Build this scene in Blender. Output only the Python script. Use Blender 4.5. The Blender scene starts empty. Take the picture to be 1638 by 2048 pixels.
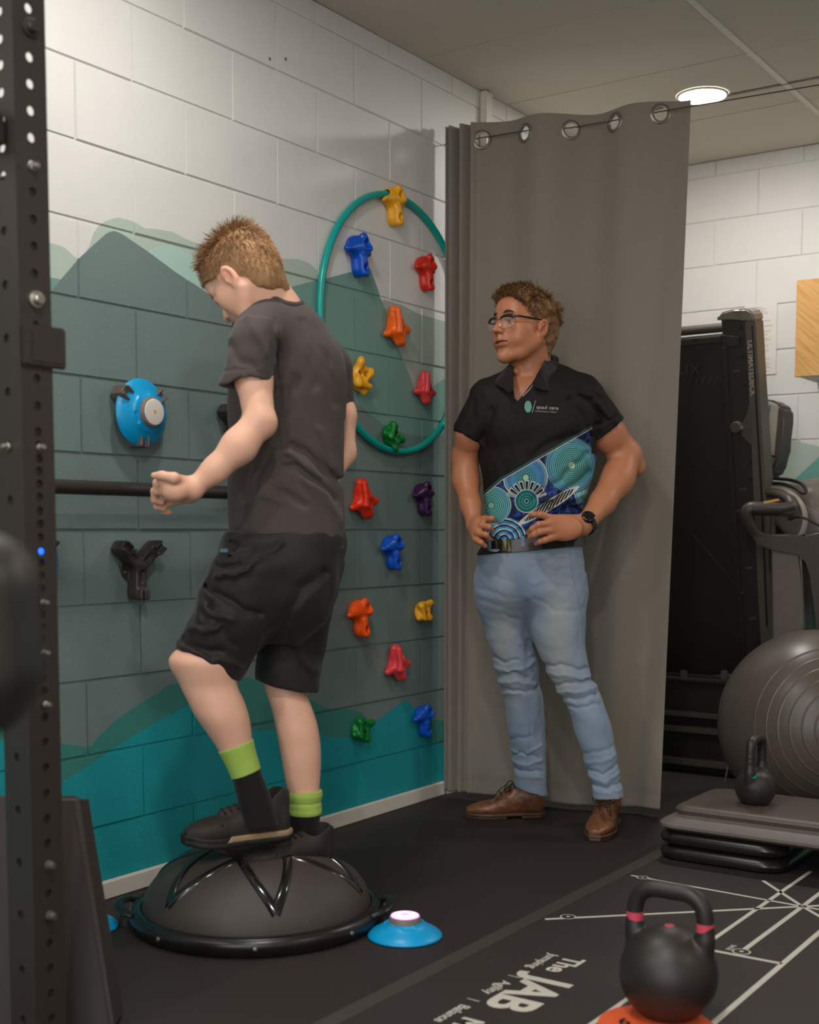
import bpy, bmesh, math, random
import numpy as np
from mathutils import Vector, Matrix
from mathutils.bvhtree import BVHTree

random.seed(4); RNG = np.random.default_rng(7)
PI = math.pi
scn = bpy.context.scene
COL = scn.collection

# ------------------------------------------------------------------ camera
# x = distance from the long block wall, y = along that wall, z = up
CAM_F, CAM_YAW, CAM_PITCH = 2582.0, 0.5978, -0.08
CAM = np.array([2.6258, -2.3335, 1.0]); CAM_CY = 1268.0
FWD = np.array([-math.sin(CAM_YAW), math.cos(CAM_YAW), 0.0])
RT = np.array([math.cos(CAM_YAW), math.sin(CAM_YAW), 0.0])
UPV = np.array([0, 0, 1.0])
cF = FWD*math.cos(CAM_PITCH)+UPV*math.sin(CAM_PITCH)
cU = UPV*math.cos(CAM_PITCH)-FWD*math.sin(CAM_PITCH)
cd = bpy.data.cameras.new('camera'); cam = bpy.data.objects.new('camera', cd); COL.objects.link(cam)
cd.sensor_fit = 'VERTICAL'; cd.sensor_height = 36.0; cd.sensor_width = 28.8
cd.lens = CAM_F/2048*36.0
cd.shift_y = (CAM_CY-1024)/2048
cd.clip_start = 0.05
cd.dof.use_dof = True; cd.dof.focus_distance = 4.0; cd.dof.aperture_fstop = 3.2
Rm = Matrix((tuple(RT), tuple(cU), tuple(-cF))).transposed().to_4x4()
cam.matrix_world = Matrix.Translation(Vector(CAM)) @ Rm
scn.camera = cam

# ------------------------------------------------------------------ world, exposure, lamps
w = bpy.data.worlds.new('world'); scn.world = w; w.use_nodes = True
w.node_tree.nodes['Background'].inputs[0].default_value = (0.5, 0.5, 0.5, 1)
w.node_tree.nodes['Background'].inputs[1].default_value = 0.0
scn.view_settings.view_transform = 'Standard'
scn.view_settings.look = 'None'
scn.view_settings.gamma = 1.0
scn.view_settings.use_curve_mapping = False
scn.view_settings.exposure = 0.0
CEIL = 2.668
LAMPS = [  # x, y, watts
    (0.68, 2.524, 13.0), (0.68, -0.10, 12.0), (0.75, -2.75, 27.0),
    (2.55, 2.524, 14.0), (1.85, -1.25, 22.0), (2.55, -2.75, 16.0), (4.3, -0.1, 14.0)]
LAMP_COL = (1.0, 0.975, 0.94)
FILL_STRENGTH = 3.6
for i, (lx, ly, lw) in enumerate(LAMPS):
    ld = bpy.data.lights.new('downlight_beam', 'AREA'); ld.shape = 'DISK'; ld.size = 0.15
    ld.energy = lw; ld.color = LAMP_COL
    lo = bpy.data.objects.new('downlight_beam', ld); COL.objects.link(lo)
    lo.location = (lx, ly, CEIL-0.012)

def ray(px, py): return cF + RT*(px-819)/CAM_F - cU*(py-CAM_CY)/CAM_F
def onz(px, py, z=0.0): d = ray(px, py); return CAM+d*(z-CAM[2])/d[2]
def onx(px, py, x=0.0): d = ray(px, py); return CAM+d*(x-CAM[0])/d[0]
def ony(px, py, y): d = ray(px, py); return CAM+d*(y-CAM[1])/d[1]
def atd(px, py, D): d = ray(px, py); return CAM+d*D/(d@FWD)
def L(px, py, D):
    "photo point at horizontal distance D -> (right, forward, up) frame used for the figures"
    q = atd(px, py, D)-CAM
    return np.array([q@RT, q@FWD, q[2]+CAM[2]])
FIG = Matrix.Translation(Vector((CAM[0], CAM[1], 0))) @ Matrix.Rotation(CAM_YAW, 4, 'Z')

# ------------------------------------------------------------------ materials
def lin(c):
    return tuple((v/255/12.92) if v/255 <= 0.04045 else (((v/255)+0.055)/1.055)**2.4 for v in c)

class NT:
    "tiny expression helper over shader nodes"
    def __init__(s, name):
        s.m = bpy.data.materials.new(name); s.m.use_nodes = True
        s.t = s.m.node_tree; s.b = s.t.nodes['Principled BSDF']
    def n(s, t, **k):
        o = s.t.nodes.new(t)
        for a, v in k.items(): setattr(o, a, v)
        return o
    def put(s, inp, v):
        if isinstance(v, X): s.t.links.new(v.s, inp)
        elif isinstance(v, bpy.types.NodeSocket): s.t.links.new(v, inp)
        else:
            if hasattr(inp.default_value, '__len__') and len(inp.default_value) == 4 and len(v) == 3: v = (*v, 1)
            inp.default_value = v
    def math(s, op, *a):
        o = s.n('ShaderNodeMath', operation=op)
        for i, v in enumerate(a): s.put(o.inputs[i], v)
        return X(s, o.outputs[0])
    def mix(s, f, a, b):
        o = s.n('ShaderNodeMix', data_type='RGBA')
        s.put(o.inputs[0], f); s.put(o.inputs[6], a); s.put(o.inputs[7], b)
        return X(s, o.outputs[2])
    def ramp(s, f, stops, interp='LINEAR'):
        o = s.n('ShaderNodeValToRGB'); o.color_ramp.interpolation = interp
        e = o.color_ramp.elements
        while len(e) > 1: e.remove(e[-1])
        for i, (p, c) in enumerate(stops):
            q = e[0] if i == 0 else e.new(p)
            q.position = p
            q.color = (c, c, c, 1) if not hasattr(c, '__len__') else (*c, 1)
        s.put(o.inputs[0], f); return X(s, o.outputs[0])
    def pos(s, kind='world'):
        if kind == 'world': o = s.n('ShaderNodeNewGeometry'); v = o.outputs['Position']
        else: o = s.n('ShaderNodeTexCoord'); v = o.outputs['Object']
        x = s.n('ShaderNodeSeparateXYZ'); s.t.links.new(v, x.inputs[0]); s.vec = v
        return [X(s, x.outputs[i]) for i in range(3)]
    def comb(s, x, y, z):
        o = s.n('ShaderNodeCombineXYZ')
        for i, v in enumerate((x, y, z)): s.put(o.inputs[i], v)
        return X(s, o.outputs[0])
    def noise(s, scale, detail=3, rough=0.5, vec=None, color=False):
        o = s.n('ShaderNodeTexNoise'); o.inputs['Scale'].default_value = scale
        o.inputs['Detail'].default_value = detail; o.inputs['Roughness'].default_value = rough
        s.put(o.inputs['Vector'], vec if vec is not None else s.objvec())
        return X(s, o.outputs['Color' if color else 'Fac'])
    def objvec(s):
        if not hasattr(s, '_ov'): s._ov = s.n('ShaderNodeTexCoord').outputs['Object']
        return s._ov
    def bump(s, h, strength=0.3, dist=0.002):
        o = s.n('ShaderNodeBump'); o.inputs['Strength'].default_value = strength
        o.inputs['Distance'].default_value = dist; s.put(o.inputs['Height'], h)
        s.t.links.new(o.outputs[0], s.b.inputs['Normal'])
    def set(s, **k):
        nm = dict(col='Base Color', rough='Roughness', metal='Metallic', spec='Specular IOR Level', coat='Coat Weight',
                  alpha='Alpha', trans='Transmission Weight', sheen='Sheen Weight', em='Emission Color', ems='Emission Strength', ior='IOR',
                  sss='Subsurface Weight')
        for a, v in k.items(): s.put(s.b.inputs[nm[a]], v)
        return s
class X:
    def __init__(s, nt, sock): s.nt = nt; s.s = sock
    def __add__(s, o): return s.nt.math('ADD', s, o)
    __radd__ = __add__
    def __mul__(s, o): return s.nt.math('MULTIPLY', s, o)
    __rmul__ = __mul__
    def __sub__(s, o): return s.nt.math('SUBTRACT', s, o)
    def __rsub__(s, o): return s.nt.math('SUBTRACT', o, s)
    def __truediv__(s, o): return s.nt.math('DIVIDE', s, o)
    def __lt__(s, o): return s.nt.math('LESS_THAN', s, o)
    def __gt__(s, o): return s.nt.math('GREATER_THAN', s, o)

def simple(name, rgb, rough=0.5, metal=0.0, var=0.12, scale=30, bump=0.0, bscale=400, spec=0.5, **k):
    m = NT(name); c = lin(rgb)
    n = m.noise(scale, 4)
    lo = tuple(v*(1-var) for v in c); hi = tuple(min(1, v*(1+var)) for v in c)
    m.set(col=m.mix(n, lo, hi), rough=rough, metal=metal, spec=spec, **k)
    if bump: m.bump(m.noise(bscale, 3), bump, 0.001)
    return m.m

M = {}
M['black_steel'] = simple('black powder-coated steel', (50, 42, 39), 0.45, bump=0.15, bscale=900)
M['black_plastic'] = simple('black plastic', (34, 30, 28), 0.4)
M['dark_plastic'] = simple('charcoal plastic', (42, 37, 34), 0.5, bump=0.2, bscale=700)
M['grey_plastic'] = simple('warm grey plastic', (112, 104, 94), 0.4)
M['mid_plastic'] = simple('dark grey plastic', (78, 70, 63), 0.45)
M['bright_metal'] = simple('brushed metal', (190, 184, 172), 0.3, metal=0.9)
M['white_trim'] = simple('white painted trim', (214, 206, 196), 0.45, var=0.04)
M['rubber'] = simple('black rubber', (30, 27, 26), 0.6, bump=0.2)
M['foam_cover'] = simple('dark brown vinyl', (50, 42, 38), 0.6, bump=0.2)
M['blue_plastic'] = simple('cyan blue plastic', (0, 150, 205), 0.35, var=0.05)
M['orange_rubber'] = simple('orange rubber', (222, 88, 42), 0.6, var=0.08)
M['wire'] = simple('steel wire', (90, 84, 76), 0.4, metal=0.8)

# ------------------------------------------------------------------ object helpers
def prop(o, label=None, cat=None, group=None, kind=None):
    if label: o['label'] = label
    if cat: o['category'] = cat
    if group: o['group'] = group
    if kind: o['kind'] = kind
    return o
def thing(name, label, cat, loc=(0, 0, 0), group=None, mat=None):
    o = bpy.data.objects.new(name, None); COL.objects.link(o); o.empty_display_size = 0.05
    if mat is not None: o.matrix_world = mat
    else: o.location = loc
    return prop(o, label, cat, group)
def link(name, me, mats=None, parent=None, loc=None, mat=None, smooth=False, **k):
    if mats is not None:
        for m in (mats if isinstance(mats, (list, tuple)) else [mats]):
            me.materials.append(M[m] if isinstance(m, str) else m)
    if smooth: me.polygons.foreach_set('use_smooth', [True]*len(me.polygons))
    o = bpy.data.objects.new(name, me); COL.objects.link(o)
    if parent: o.parent = parent
    if loc is not None: o.location = loc
    if mat is not None: o.matrix_local = mat
    return prop(o, **k)
def bm_obj(name, bm, mats=None, parent=None, bevel=0, seg=2, auto=None, **k):
    if bevel:
        bmesh.ops.bevel(bm, geom=[e for e in bm.edges], offset=bevel, segments=seg, affect='EDGES', clamp_overlap=True)
    bmesh.ops.recalc_face_normals(bm, faces=bm.faces)
    me = bpy.data.meshes.new(name); bm.to_mesh(me); bm.free()
    o = link(name, me, mats, parent, **k)
    if auto is not None: shade(me, auto)
    return o
def shade(me, deg=35):
    me.polygons.foreach_set('use_smooth', [True]*len(me.polygons))
    me.set_sharp_from_angle(angle=math.radians(deg))
def boxm(bm, lo, hi, mat=None):
    lo = Vector(lo); hi = Vector(hi); c = (lo+hi)/2; s = hi-lo
    T = Matrix.Translation(c) @ Matrix.Diagonal((*s, 1))
    if mat is not None: T = mat @ T
    return bmesh.ops.create_cube(bm, size=1, matrix=T)['verts']
def box(name, lo, hi, mats, parent=None, bevel=0.0, seg=2, **k):
    bm = bmesh.new(); boxm(bm, lo, hi)
    return bm_obj(name, bm, mats, parent, bevel, seg, auto=(30 if bevel else None), **k)
def tube_bm(bm, pts, rad, n=12, closed=False, caps=True, flat=None):
    "sweep a circle (or ellipse) along points"
    pts = [Vector(p) for p in pts]; N = len(pts)
    rads = rad if hasattr(rad, '__len__') else [rad]*N
    rings = []; up = None
    for i, p in enumerate(pts):
        if closed: t = pts[(i+1) % N]-pts[i-1]
        else: t = pts[min(i+1, N-1)]-pts[max(i-1, 0)]
        t.normalize()
        if up is None:
            up = Vector((0, 0, 1)) if abs(t.z) < 0.9 else Vector((1, 0, 0))
        u = t.cross(up)
        if u.length < 1e-5: u = t.cross(Vector((0.3, 0.8, 0.1)))
        u.normalize(); v = u.cross(t).normalized(); up = v
        r = rads[i]; ra, rb = (r, r) if flat is None else (r*flat[0], r*flat[1])
        rings.append([bm.verts.new(p+u*math.cos(2*PI*k/n)*ra+v*math.sin(2*PI*k/n)*rb) for k in range(n)])
    M_ = N if closed else N-1
    for i in range(M_):
        a, b = rings[i], rings[(i+1) % N]
        for k in range(n): bm.faces.new((a[k], a[(k+1) % n], b[(k+1) % n], b[k]))
    if caps and not closed:
        bm.faces.new(rings[0][::-1]); bm.faces.new(rings[-1])
def tube(name, pts, rad, mats, parent=None, n=12, closed=False, flat=None, **k):
    bm = bmesh.new(); tube_bm(bm, pts, rad, n, closed, flat=flat)
    return bm_obj(name, bm, mats, parent, auto=40, **k)
def lathe_bm(bm, prof, n=48, mat=None, cap=False):
    mat = mat or Matrix.Identity(4); rings = []
    for r, z in prof:
        if r < 1e-6: rings.append([bm.verts.new(mat @ Vector((0, 0, z)))])
        else: rings.append([bm.verts.new(mat @ Vector((r*math.cos(2*PI*k/n), r*math.sin(2*PI*k/n), z))) for k in range(n)])
    for a, b in zip(rings, rings[1:]):
        for k in range(n):
            k2 = (k+1) % n
            if len(a) == 1 and len(b) == 1: continue
            if len(a) == 1: bm.faces.new((a[0], b[k], b[k2]))
            elif len(b) == 1: bm.faces.new((a[k], a[k2], b[0]))
            else: bm.faces.new((a[k], a[k2], b[k2], b[k]))
def lathe(name, prof, mats, parent=None, n=48, mat=None, deg=40, **k):
    bm = bmesh.new(); lathe_bm(bm, prof, n, mat)
    return bm_obj(name, bm, mats, parent, auto=deg, **k)
def catmull(pts, sub=8, closed=False):
    P = [np.array(p, float) for p in pts]; n = len(P); out = []
    rng = range(n) if closed else range(n-1)
    for i in rng:
        if closed: a, b, c, d = P[i-1], P[i], P[(i+1) % n], P[(i+2) % n]
        else: a, b, c, d = P[max(i-1, 0)], P[i], P[i+1], P[min(i+2, n-1)]
        for j in range(sub):
            t = j/sub
            out.append(0.5*((2*b)+(-a+c)*t+(2*a-5*b+4*c-d)*t*t+(-a+3*b-3*c+d)*t**3))
    if not closed: out.append(P[-1])
    return out
def text_mesh(body, size, extrude=0.0, bold=0.0, align='LEFT', shear=0.0, spacing=1.0):
    cu = bpy.data.curves.new('txt', 'FONT'); cu.body = body; cu.size = size; cu.extrude = extrude
    cu.offset = bold; cu.align_x = align; cu.shear = shear; cu.space_character = spacing; cu.resolution_u = 4
    ob = bpy.data.objects.new('txt', cu); COL.objects.link(ob)
    dg = bpy.context.evaluated_depsgraph_get(); dg.update()
    me = bpy.data.meshes.new_from_object(ob.evaluated_get(dg))
    bpy.data.objects.remove(ob); bpy.data.curves.remove(cu)
    me.name = 'lettering'; me.materials.clear()
    return me
def frame(o, xd, yd):
    "matrix with origin o, x axis xd, y axis yd"
    xd = Vector(xd).normalized(); yd = Vector(yd).normalized(); zd = xd.cross(yd)
    m = Matrix((xd, yd, zd)).transposed().to_4x4(); m.translation = Vector(o); return m

# ------------------------------------------------------------------ signed-distance modelling
def f3(v): return np.asarray(v, dtype=np.float32)
class Field:
    def __init__(s, lo, hi, h):
        s.h = h; s.ax = [np.arange(lo[i], hi[i]+h, h, dtype=np.float32) for i in range(3)]
        s.d = np.full([len(a) for a in s.ax], 0.5, np.float32)
    def add(s, prim, k=0.01, op='u'):
        fn, lo, hi = prim; m = k+3*s.h
        sl = []
        for i in range(3):
            a = np.searchsorted(s.ax[i], lo[i]-m); b = np.searchsorted(s.ax[i], hi[i]+m)
            if b <= a: return s
            sl.append(slice(a, b))
        sl = tuple(sl)
        q = fn(s.ax[0][sl[0]][:, None, None], s.ax[1][sl[1]][None, :, None], s.ax[2][sl[2]][None, None, :])
        q = np.broadcast_to(q, s.d[sl].shape); o = s.d[sl]
        if op == 'u':
            if k > 0: hh = np.maximum(k-np.abs(o-q), 0)/k; r = np.minimum(o, q)-hh*hh*k*0.25
            else: r = np.minimum(o, q)
        elif op == 's':
            q = -q
            if k > 0: hh = np.maximum(k-np.abs(o-q), 0)/k; r = np.maximum(o, q)+hh*hh*k*0.25
            else: r = np.maximum(o, q)
        elif op == 'i': r = np.maximum(o, q)
        elif op == '+': r = o+q
        s.d[sl] = r; return s
    def everywhere(s, fn, op='+', k=0):
        return s.add((fn, [a[0] for a in s.ax], [a[-1] for a in s.ax]), k, op)
    def mesh(s, smooth=1):
        d = s.d
        d[0] = d[-1] = 0.5; d[:, 0] = d[:, -1] = 0.5; d[:, :, 0] = d[:, :, -1] = 0.5
        ins = d < 0
        c = ins[:-1, :-1, :-1].astype(np.int8)
        cnt = np.zeros_like(c)
        for i in (0, 1):
            for j in (0, 1):
                for k in (0, 1):
                    cnt += ins[i:d.shape[0]-1+i, j:d.shape[1]-1+j, k:d.shape[2]-1+k]
        act = (cnt > 0) & (cnt < 8)
        I = np.argwhere(act); idx = -np.ones(act.shape, np.int64); idx[act] = np.arange(len(I))
        acc = np.zeros((len(I), 3)); w_ = np.zeros(len(I))
        off = [(i, j, k) for i in (0, 1) for j in (0, 1) for k in (0, 1)]
        for a in range(8):
            for b in range(a+1, 8):
                da = np.array(off[a]); db = np.array(off[b])
                if np.abs(da-db).sum() != 1: continue
                va = d[I[:, 0]+da[0], I[:, 1]+da[1], I[:, 2]+da[2]]; vb = d[I[:, 0]+db[0], I[:, 1]+db[1], I[:, 2]+db[2]]
                cr = (va < 0) != (vb < 0)
                t = np.where(cr, va/np.where(cr, va-vb, 1), 0)
                p = da[None]+(db-da)[None]*t[:, None]
                acc += p*cr[:, None]; w_ += cr
        V = (I+acc/w_[:, None])*s.h+np.array([a[0] for a in s.ax])
        Q = []
        for ax in range(3):
            u, v = [(1, 2), (2, 0), (0, 1)][ax]
            sl0 = [slice(None)]*3; sl1 = [slice(None)]*3
            sl0[ax] = slice(0, -1); sl1[ax] = slice(1, None)
            A = ins[tuple(sl0)]; B = ins[tuple(sl1)]
            E = np.argwhere(A != B)
            E = E[(E[:, u] > 0) & (E[:, v] > 0)]
            f = A[E[:, 0], E[:, 1], E[:, 2]]
            def g(du, dv):
                q = E.copy(); q[:, u] -= du; q[:, v] -= dv
                return idx[q[:, 0], q[:, 1], q[:, 2]]
            q = np.stack([g(1, 1), g(0, 1), g(0, 0), g(1, 0)], 1)
            q[~f] = q[~f][:, ::-1]
            Q.append(q)
        Q = np.concatenate(Q)
        for _ in range(smooth):
            S = np.zeros_like(V); n = np.zeros(len(V))
            for a in range(4):
                b = (a+1) % 4
                np.add.at(S, Q[:, a], V[Q[:, b]]); np.add.at(S, Q[:, b], V[Q[:, a]])
                np.add.at(n, Q[:, a], 1); np.add.at(n, Q[:, b], 1)
            V = V*0.4+0.6*S/n[:, None]
        return V, Q
def to_mesh(name, V, Q):
    me = bpy.data.meshes.new(name)
    me.vertices.add(len(V)); me.vertices.foreach_set('co', np.ascontiguousarray(V, np.float32).ravel())
    me.loops.add(Q.size); me.loops.foreach_set('vertex_index', Q.astype(np.int32).ravel())
    me.polygons.add(len(Q)); me.polygons.foreach_set('loop_start', np.arange(0, Q.size, Q.shape[1], dtype=np.int32))
    me.update(calc_edges=True); me.validate()
    me.polygons.foreach_set('use_smooth', np.ones(len(me.polygons), bool))
    return me
def join_vq(parts):
    Vs, Qs, n = [], [], 0
    for V, Q in parts: Vs.append(V); Qs.append(Q+n); n += len(V)
    return np.concatenate(Vs), np.concatenate(Qs)
# primitives: (fn, lo, hi)
def bounds(pts, r):
    P = np.array(pts, float); r = np.array(r) if hasattr(r, '__len__') else r
    return (P-(np.array(r)[:, None] if hasattr(r, '__len__') else r)).min(0), (P+(np.array(r)[:, None] if hasattr(r, '__len__') else r)).max(0)
def cone(a, b, ra, rb=None):
    rb = ra if rb is None else rb; a = f3(a); b = f3(b); ab = b-a; l2 = float(ab@ab)+1e-12
    def fn(x, y, z):
        px, py, pz = x-a[0], y-a[1], z-a[2]
        t = np.clip((px*ab[0]+py*ab[1]+pz*ab[2])/l2, 0, 1)
        return np.sqrt((px-t*ab[0])**2+(py-t*ab[1])**2+(pz-t*ab[2])**2)-(ra+(rb-ra)*t)
    lo, hi = bounds([a, b], [ra, rb]); return fn, lo, hi
def ell(c, r, R=None):
    c = f3(c); r = f3(r); R = np.eye(3, dtype=np.float32) if R is None else f3(R)
    def fn(x, y, z):
        p = [x-c[0], y-c[1], z-c[2]]
        q = [sum(R[j][i]*p[j] for j in range(3))/r[i] for i in range(3)]
        k0 = np.sqrt(q[0]**2+q[1]**2+q[2]**2)
        k1 = np.sqrt((q[0]/r[0])**2+(q[1]/r[1])**2+(q[2]/r[2])**2)+1e-9
        return k0*(k0-1)/k1
    m = float(max(r)) if not np.allclose(R, np.eye(3)) else r
    return fn, c-m, c+m
def sph(c, r): return ell(c, (r, r, r))
def plane(p, n):
    p = f3(p); n = f3(n); n = n/np.linalg.norm(n)
    return lambda x, y, z: (x-p[0])*n[0]+(y-p[1])*n[1]+(z-p[2])*n[2]
def rbox(c, half, r, R=None):
    c = f3(c); hf = f3(half)-r; R = np.eye(3, dtype=np.float32) if R is None else f3(R)
    def fn(x, y, z):
        p = [x-c[0], y-c[1], z-c[2]]
        q = [np.abs(sum(R[j][i]*p[j] for j in range(3)))-hf[i] for i in range(3)]
        o = np.sqrt(sum(np.maximum(v, 0)**2 for v in q))
        return o+np.minimum(np.maximum(q[0], np.maximum(q[1], q[2])), 0)-r
    m = np.linalg.norm(half); return fn, c-m, c+m
def tor(c, R_, r, ax):
    c = f3(c); ax = f3(ax); ax /= np.linalg.norm(ax)
    def fn(x, y, z):
        p = [x-c[0], y-c[1], z-c[2]]; h = sum(p[i]*ax[i] for i in range(3))
        l = np.sqrt(np.maximum(sum(v**2 for v in p)-h*h, 0))
        return np.sqrt((l-R_)**2+h*h)-r
    return fn, c-R_-r, c+R_+r
def smooth_lut(t, v, n=160):
    "monotone-ish cubic through stations"
    t = np.array(t, float); v = np.array(v, float); T = np.linspace(t[0], t[-1], n)
    m = np.gradient(v, t)
    i = np.clip(np.searchsorted(t, T)-1, 0, len(t)-2); h = t[i+1]-t[i]; s = (T-t[i])/h
    out = (2*s**3-3*s**2+1)*v[i]+(s**3-2*s**2+s)*h*m[i]+(-2*s**3+3*s**2)*v[i+1]+(s**3-s**2)*h*m[i+1]
    return T, out
def loft(st, org=(0, 0, 0), A=None, n=2.0):
    """st rows: t, u, v, a, b  (section centre u,v and half sizes a,b at distance t along axis 2 of A)"""
    st = np.array(sorted(st, key=lambda r: r[0]), float)
    A = np.eye(3) if A is None else np.array(A, float); org = f3(org); Af = f3(A)
    T, cu = smooth_lut(st[:, 0], st[:, 1]); _, cv = smooth_lut(st[:, 0], st[:, 2])
    _, sa = smooth_lut(st[:, 0], st[:, 3]); _, sb = smooth_lut(st[:, 0], st[:, 4])
    t0, t1 = st[0, 0], st[-1, 0]
    slope = np.sqrt(1+np.gradient(cu, T)**2*0.8)
    def fn(x, y, z):
        p = [x-org[0], y-org[1], z-org[2]]
        u, v, t = [p[0]*Af[0, i]+p[1]*Af[1, i]+p[2]*Af[2, i] for i in range(3)]
        tc = np.clip(t, t0, t1)
        a = np.interp(tc, T, sa).astype(np.float32); b = np.interp(tc, T, sb).astype(np.float32)
        du = np.abs(u-np.interp(tc, T, cu).astype(np.float32))/a; dv = np.abs(v-np.interp(tc, T, cv).astype(np.float32))/b
        rr = np.sqrt(du*du+dv*dv) if n == 2 else (du**n+dv**n)**(1/n)
        d = (rr-1)*np.minimum(a, b)/np.interp(tc, T, slope).astype(np.float32)
        e = np.abs(t-tc)
        return np.where(e > 0, np.sqrt(np.maximum(d, 0)**2+e*e)+np.minimum(d, 0)*0, d) if True else d
    cs = []
    for r in st:
        c = org+A[:, 0]*r[1]+A[:, 1]*r[2]+A[:, 2]*r[0]; m = max(r[3], r[4]); cs += [c-m, c+m]
    cs = np.array(cs); return fn, cs.min(0), cs.max(0)
def rows(tab, D, ratio=0.8, yoff=0.0, grow=0.0):
    "tab: (py, xl, xr[, ratio[, D]]) measured outline -> loft stations in figure frame (t = height)"
    out = []
    for r in tab:
        dd = r[4] if len(r) > 4 else D
        a = L(r[1], r[0], dd); b = L(r[2], r[0], dd)
        hw = (b[0]-a[0])/2+grow; k = r[3] if len(r) > 3 else ratio
        out.append((a[2], (a[0]+b[0])/2, dd+yoff, hw, (hw-grow)*k+grow))
    return out
def px_field(segs, D):
    "relief from creases drawn as photo-space polylines: (points, depth m, width m) ; + = groove"
    S = []
    for pts, dep, wd in segs:
        q = [L(x, y, D) for x, y in pts]
        for a, b in zip(q, q[1:]): S.append((a[0], a[2], b[0], b[2], dep, wd))
    def fn(x, y, z):
        X_ = x[:, 0, 0][:, None]; Z_ = z[0, 0, :][None, :]
        X_, Z_ = X_+0.0022*np.sin(Z_*95+1)+0.0015*np.sin(X_*140+Z_*60), Z_+0.0022*np.sin(X_*80+2)+0.0016*np.sin(X_*170+Z_*40)
        out = np.zeros((X_.shape[0], Z_.shape[1]), np.float32)
        for ax, az, bx, bz, dep, wd in S:
            dx, dz = bx-ax, bz-az
            t = np.clip(((X_-ax)*dx+(Z_-az)*dz)/(dx*dx+dz*dz+1e-9), 0, 1)
            d2 = (X_-ax-t*dx)**2+(Z_-az-t*dz)**2
            v = dep*np.exp(-d2/(wd*wd))
            out = np.where(np.abs(v) > np.abs(out), v, out)
        return out[:, None, :]
    return fn
def vnoise(fx, fy, fz, seed, amp):
    "cheap smooth pseudo noise"
    r = np.random.default_rng(seed); K = []
    for _ in range(7):
        K.append((r.normal()*fx, r.normal()*fy, r.normal()*fz, r.uniform(0, 6.28)))
    def fn(x, y, z):
        s = 0
        for a, b, c, ph in K: s = s+np.sin(a*x+b*y+c*z+ph)
        return s*(amp/3)
    return fn
# ------------------------------------------------------------------ mural paint
def wall_curve(pts, x=0.0): return [(lambda q: (q[1], q[2]))(onx(px, py, x)) for px, py in pts]
MUR_A, MUR_B, MUR_H = -1.0, 2.6, 2.668
def paint_curve(m, s01, pts):
    pts = sorted(pts); st = []
    for a, b in pts:
        p = (a-MUR_A)/(MUR_B-MUR_A)
        if 0 <= p <= 1: st.append((p, max(0, b/MUR_H)))
    return m.ramp(s01, st)*MUR_H
WHITE = lin((224, 221, 216))
def mural_material():
    m = NT('painted mural wall'); x, y, z = m.pos()
    s = (y-MUR_A)/(MUR_B-MUR_A)
    # tiny waviness of the brush edge
    layers = [
     # pale cloud
     ((182, 196, 184), [(92, 484), (101, 486), (127, 493), (149, 513), (160, 520), (176, 500), (184, 480), (189, 460), (211, 442), (236, 434.6), (266, 442), (288, 456.6), (317, 458.5), (346, 464), (372, 478.6), (401, 488), (450, 505), (500, 520), (556, 518), (594, 518), (615, 524.6), (628, 534), (637, 546), (643, 560), (650, 590), (660, 900), (700, 1300)]),
     ((176, 206, 196), [(240, 640), (285, 510), (317, 491), (346, 492), (372, 500), (410, 540), (470, 600), (520, 700), (560, 1300)]),
     ((170, 184, 172), [(745, 900), (765, 598), (781, 603), (807, 611), (825, 621), (843, 630), (885, 642), (930, 655), (1000, 690)]),
     ((118, 158, 149), [(520, 640), (564, 585), (586, 573), (623, 563), (642, 560), (656, 556), (713, 541), (740, 532.7), (760, 589), (772, 621), (796, 691.6), (810, 727), (831, 779.5), (843, 800), (862, 777), (887, 758), (930, 740), (1000, 760)]),
     ((112, 130, 127), [(20, 700), (104.6, 579), (158, 517), (189, 488), (214, 466), (229, 461), (244, 467.6), (295, 502), (354, 546), (409, 581), (455, 617), (560, 695), (695, 792), (728, 818), (769, 851), (812, 868), (855, 873), (887, 870), (1000, 870)]),
     ((58, 130, 120), [(20, 1400), (60, 1470), (115, 1486), (145, 1490), (180, 1496), (195, 1475), (233, 1440), (275, 1410), (313, 1389), (338, 1370), (359, 1366), (410, 1362), (466, 1358), (491, 1355), (515, 1359), (560, 1371), (608, 1390), (637, 1409), (662, 1420), (698, 1417), (721, 1425), (737, 1439), (757, 1440), (782, 1421), (807, 1400.6), (817, 1402), (831, 1421), (845, 1437), (880, 1440), (1000, 1470)]),
     ((14, 150, 158), [(20, 1480), (60, 1540), (115, 1570), (153, 1547), (180, 1530), (250, 1482), (325, 1438), (380, 1408), (430, 1415), (470, 1440), (505, 1463), (550, 1461), (642, 1470), (669, 1474), (698, 1476), (722, 1470), (740, 1450), (757, 1441), (782, 1422), (807, 1402), (817, 1403.5), (831, 1422), (845, 1440), (856, 1475), (880, 1490), (1000, 1500)]),
    ]
    col = WHITE
    for rgb, pts in layers:
        f = paint_curve(m, s, wall_curve(pts))
        col = m.mix(z < f, col, lin(rgb))
    # faint facets inside the slate mountain
    fa = (y-z*0.55 > -0.62)*(y+z*0.35 < 0.62)*(z < 1.95)*(z > 0.55)
    blot = m.noise(3.0, 4, vec=m.vec)
    col = m.mix(m.math('MULTIPLY', blot, 0.16), col, (0.09, 0.085, 0.075))
    sp = m.ramp(m.noise(160, 2, vec=m.vec), [(0.0, 0.0), (0.66, 0.0), (0.74, 1.0)])
    col = m.mix(sp*0.18, col, (0.75, 0.75, 0.7))
    m.set(col=col, rough=0.5, spec=0.35)
    h = m.noise(90, 4, 0.65, vec=m.vec)*0.7+m.noise(14, 2, vec=m.vec)*0.6
    m.bump(h, 0.35, 0.003)
    return m.m
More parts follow.
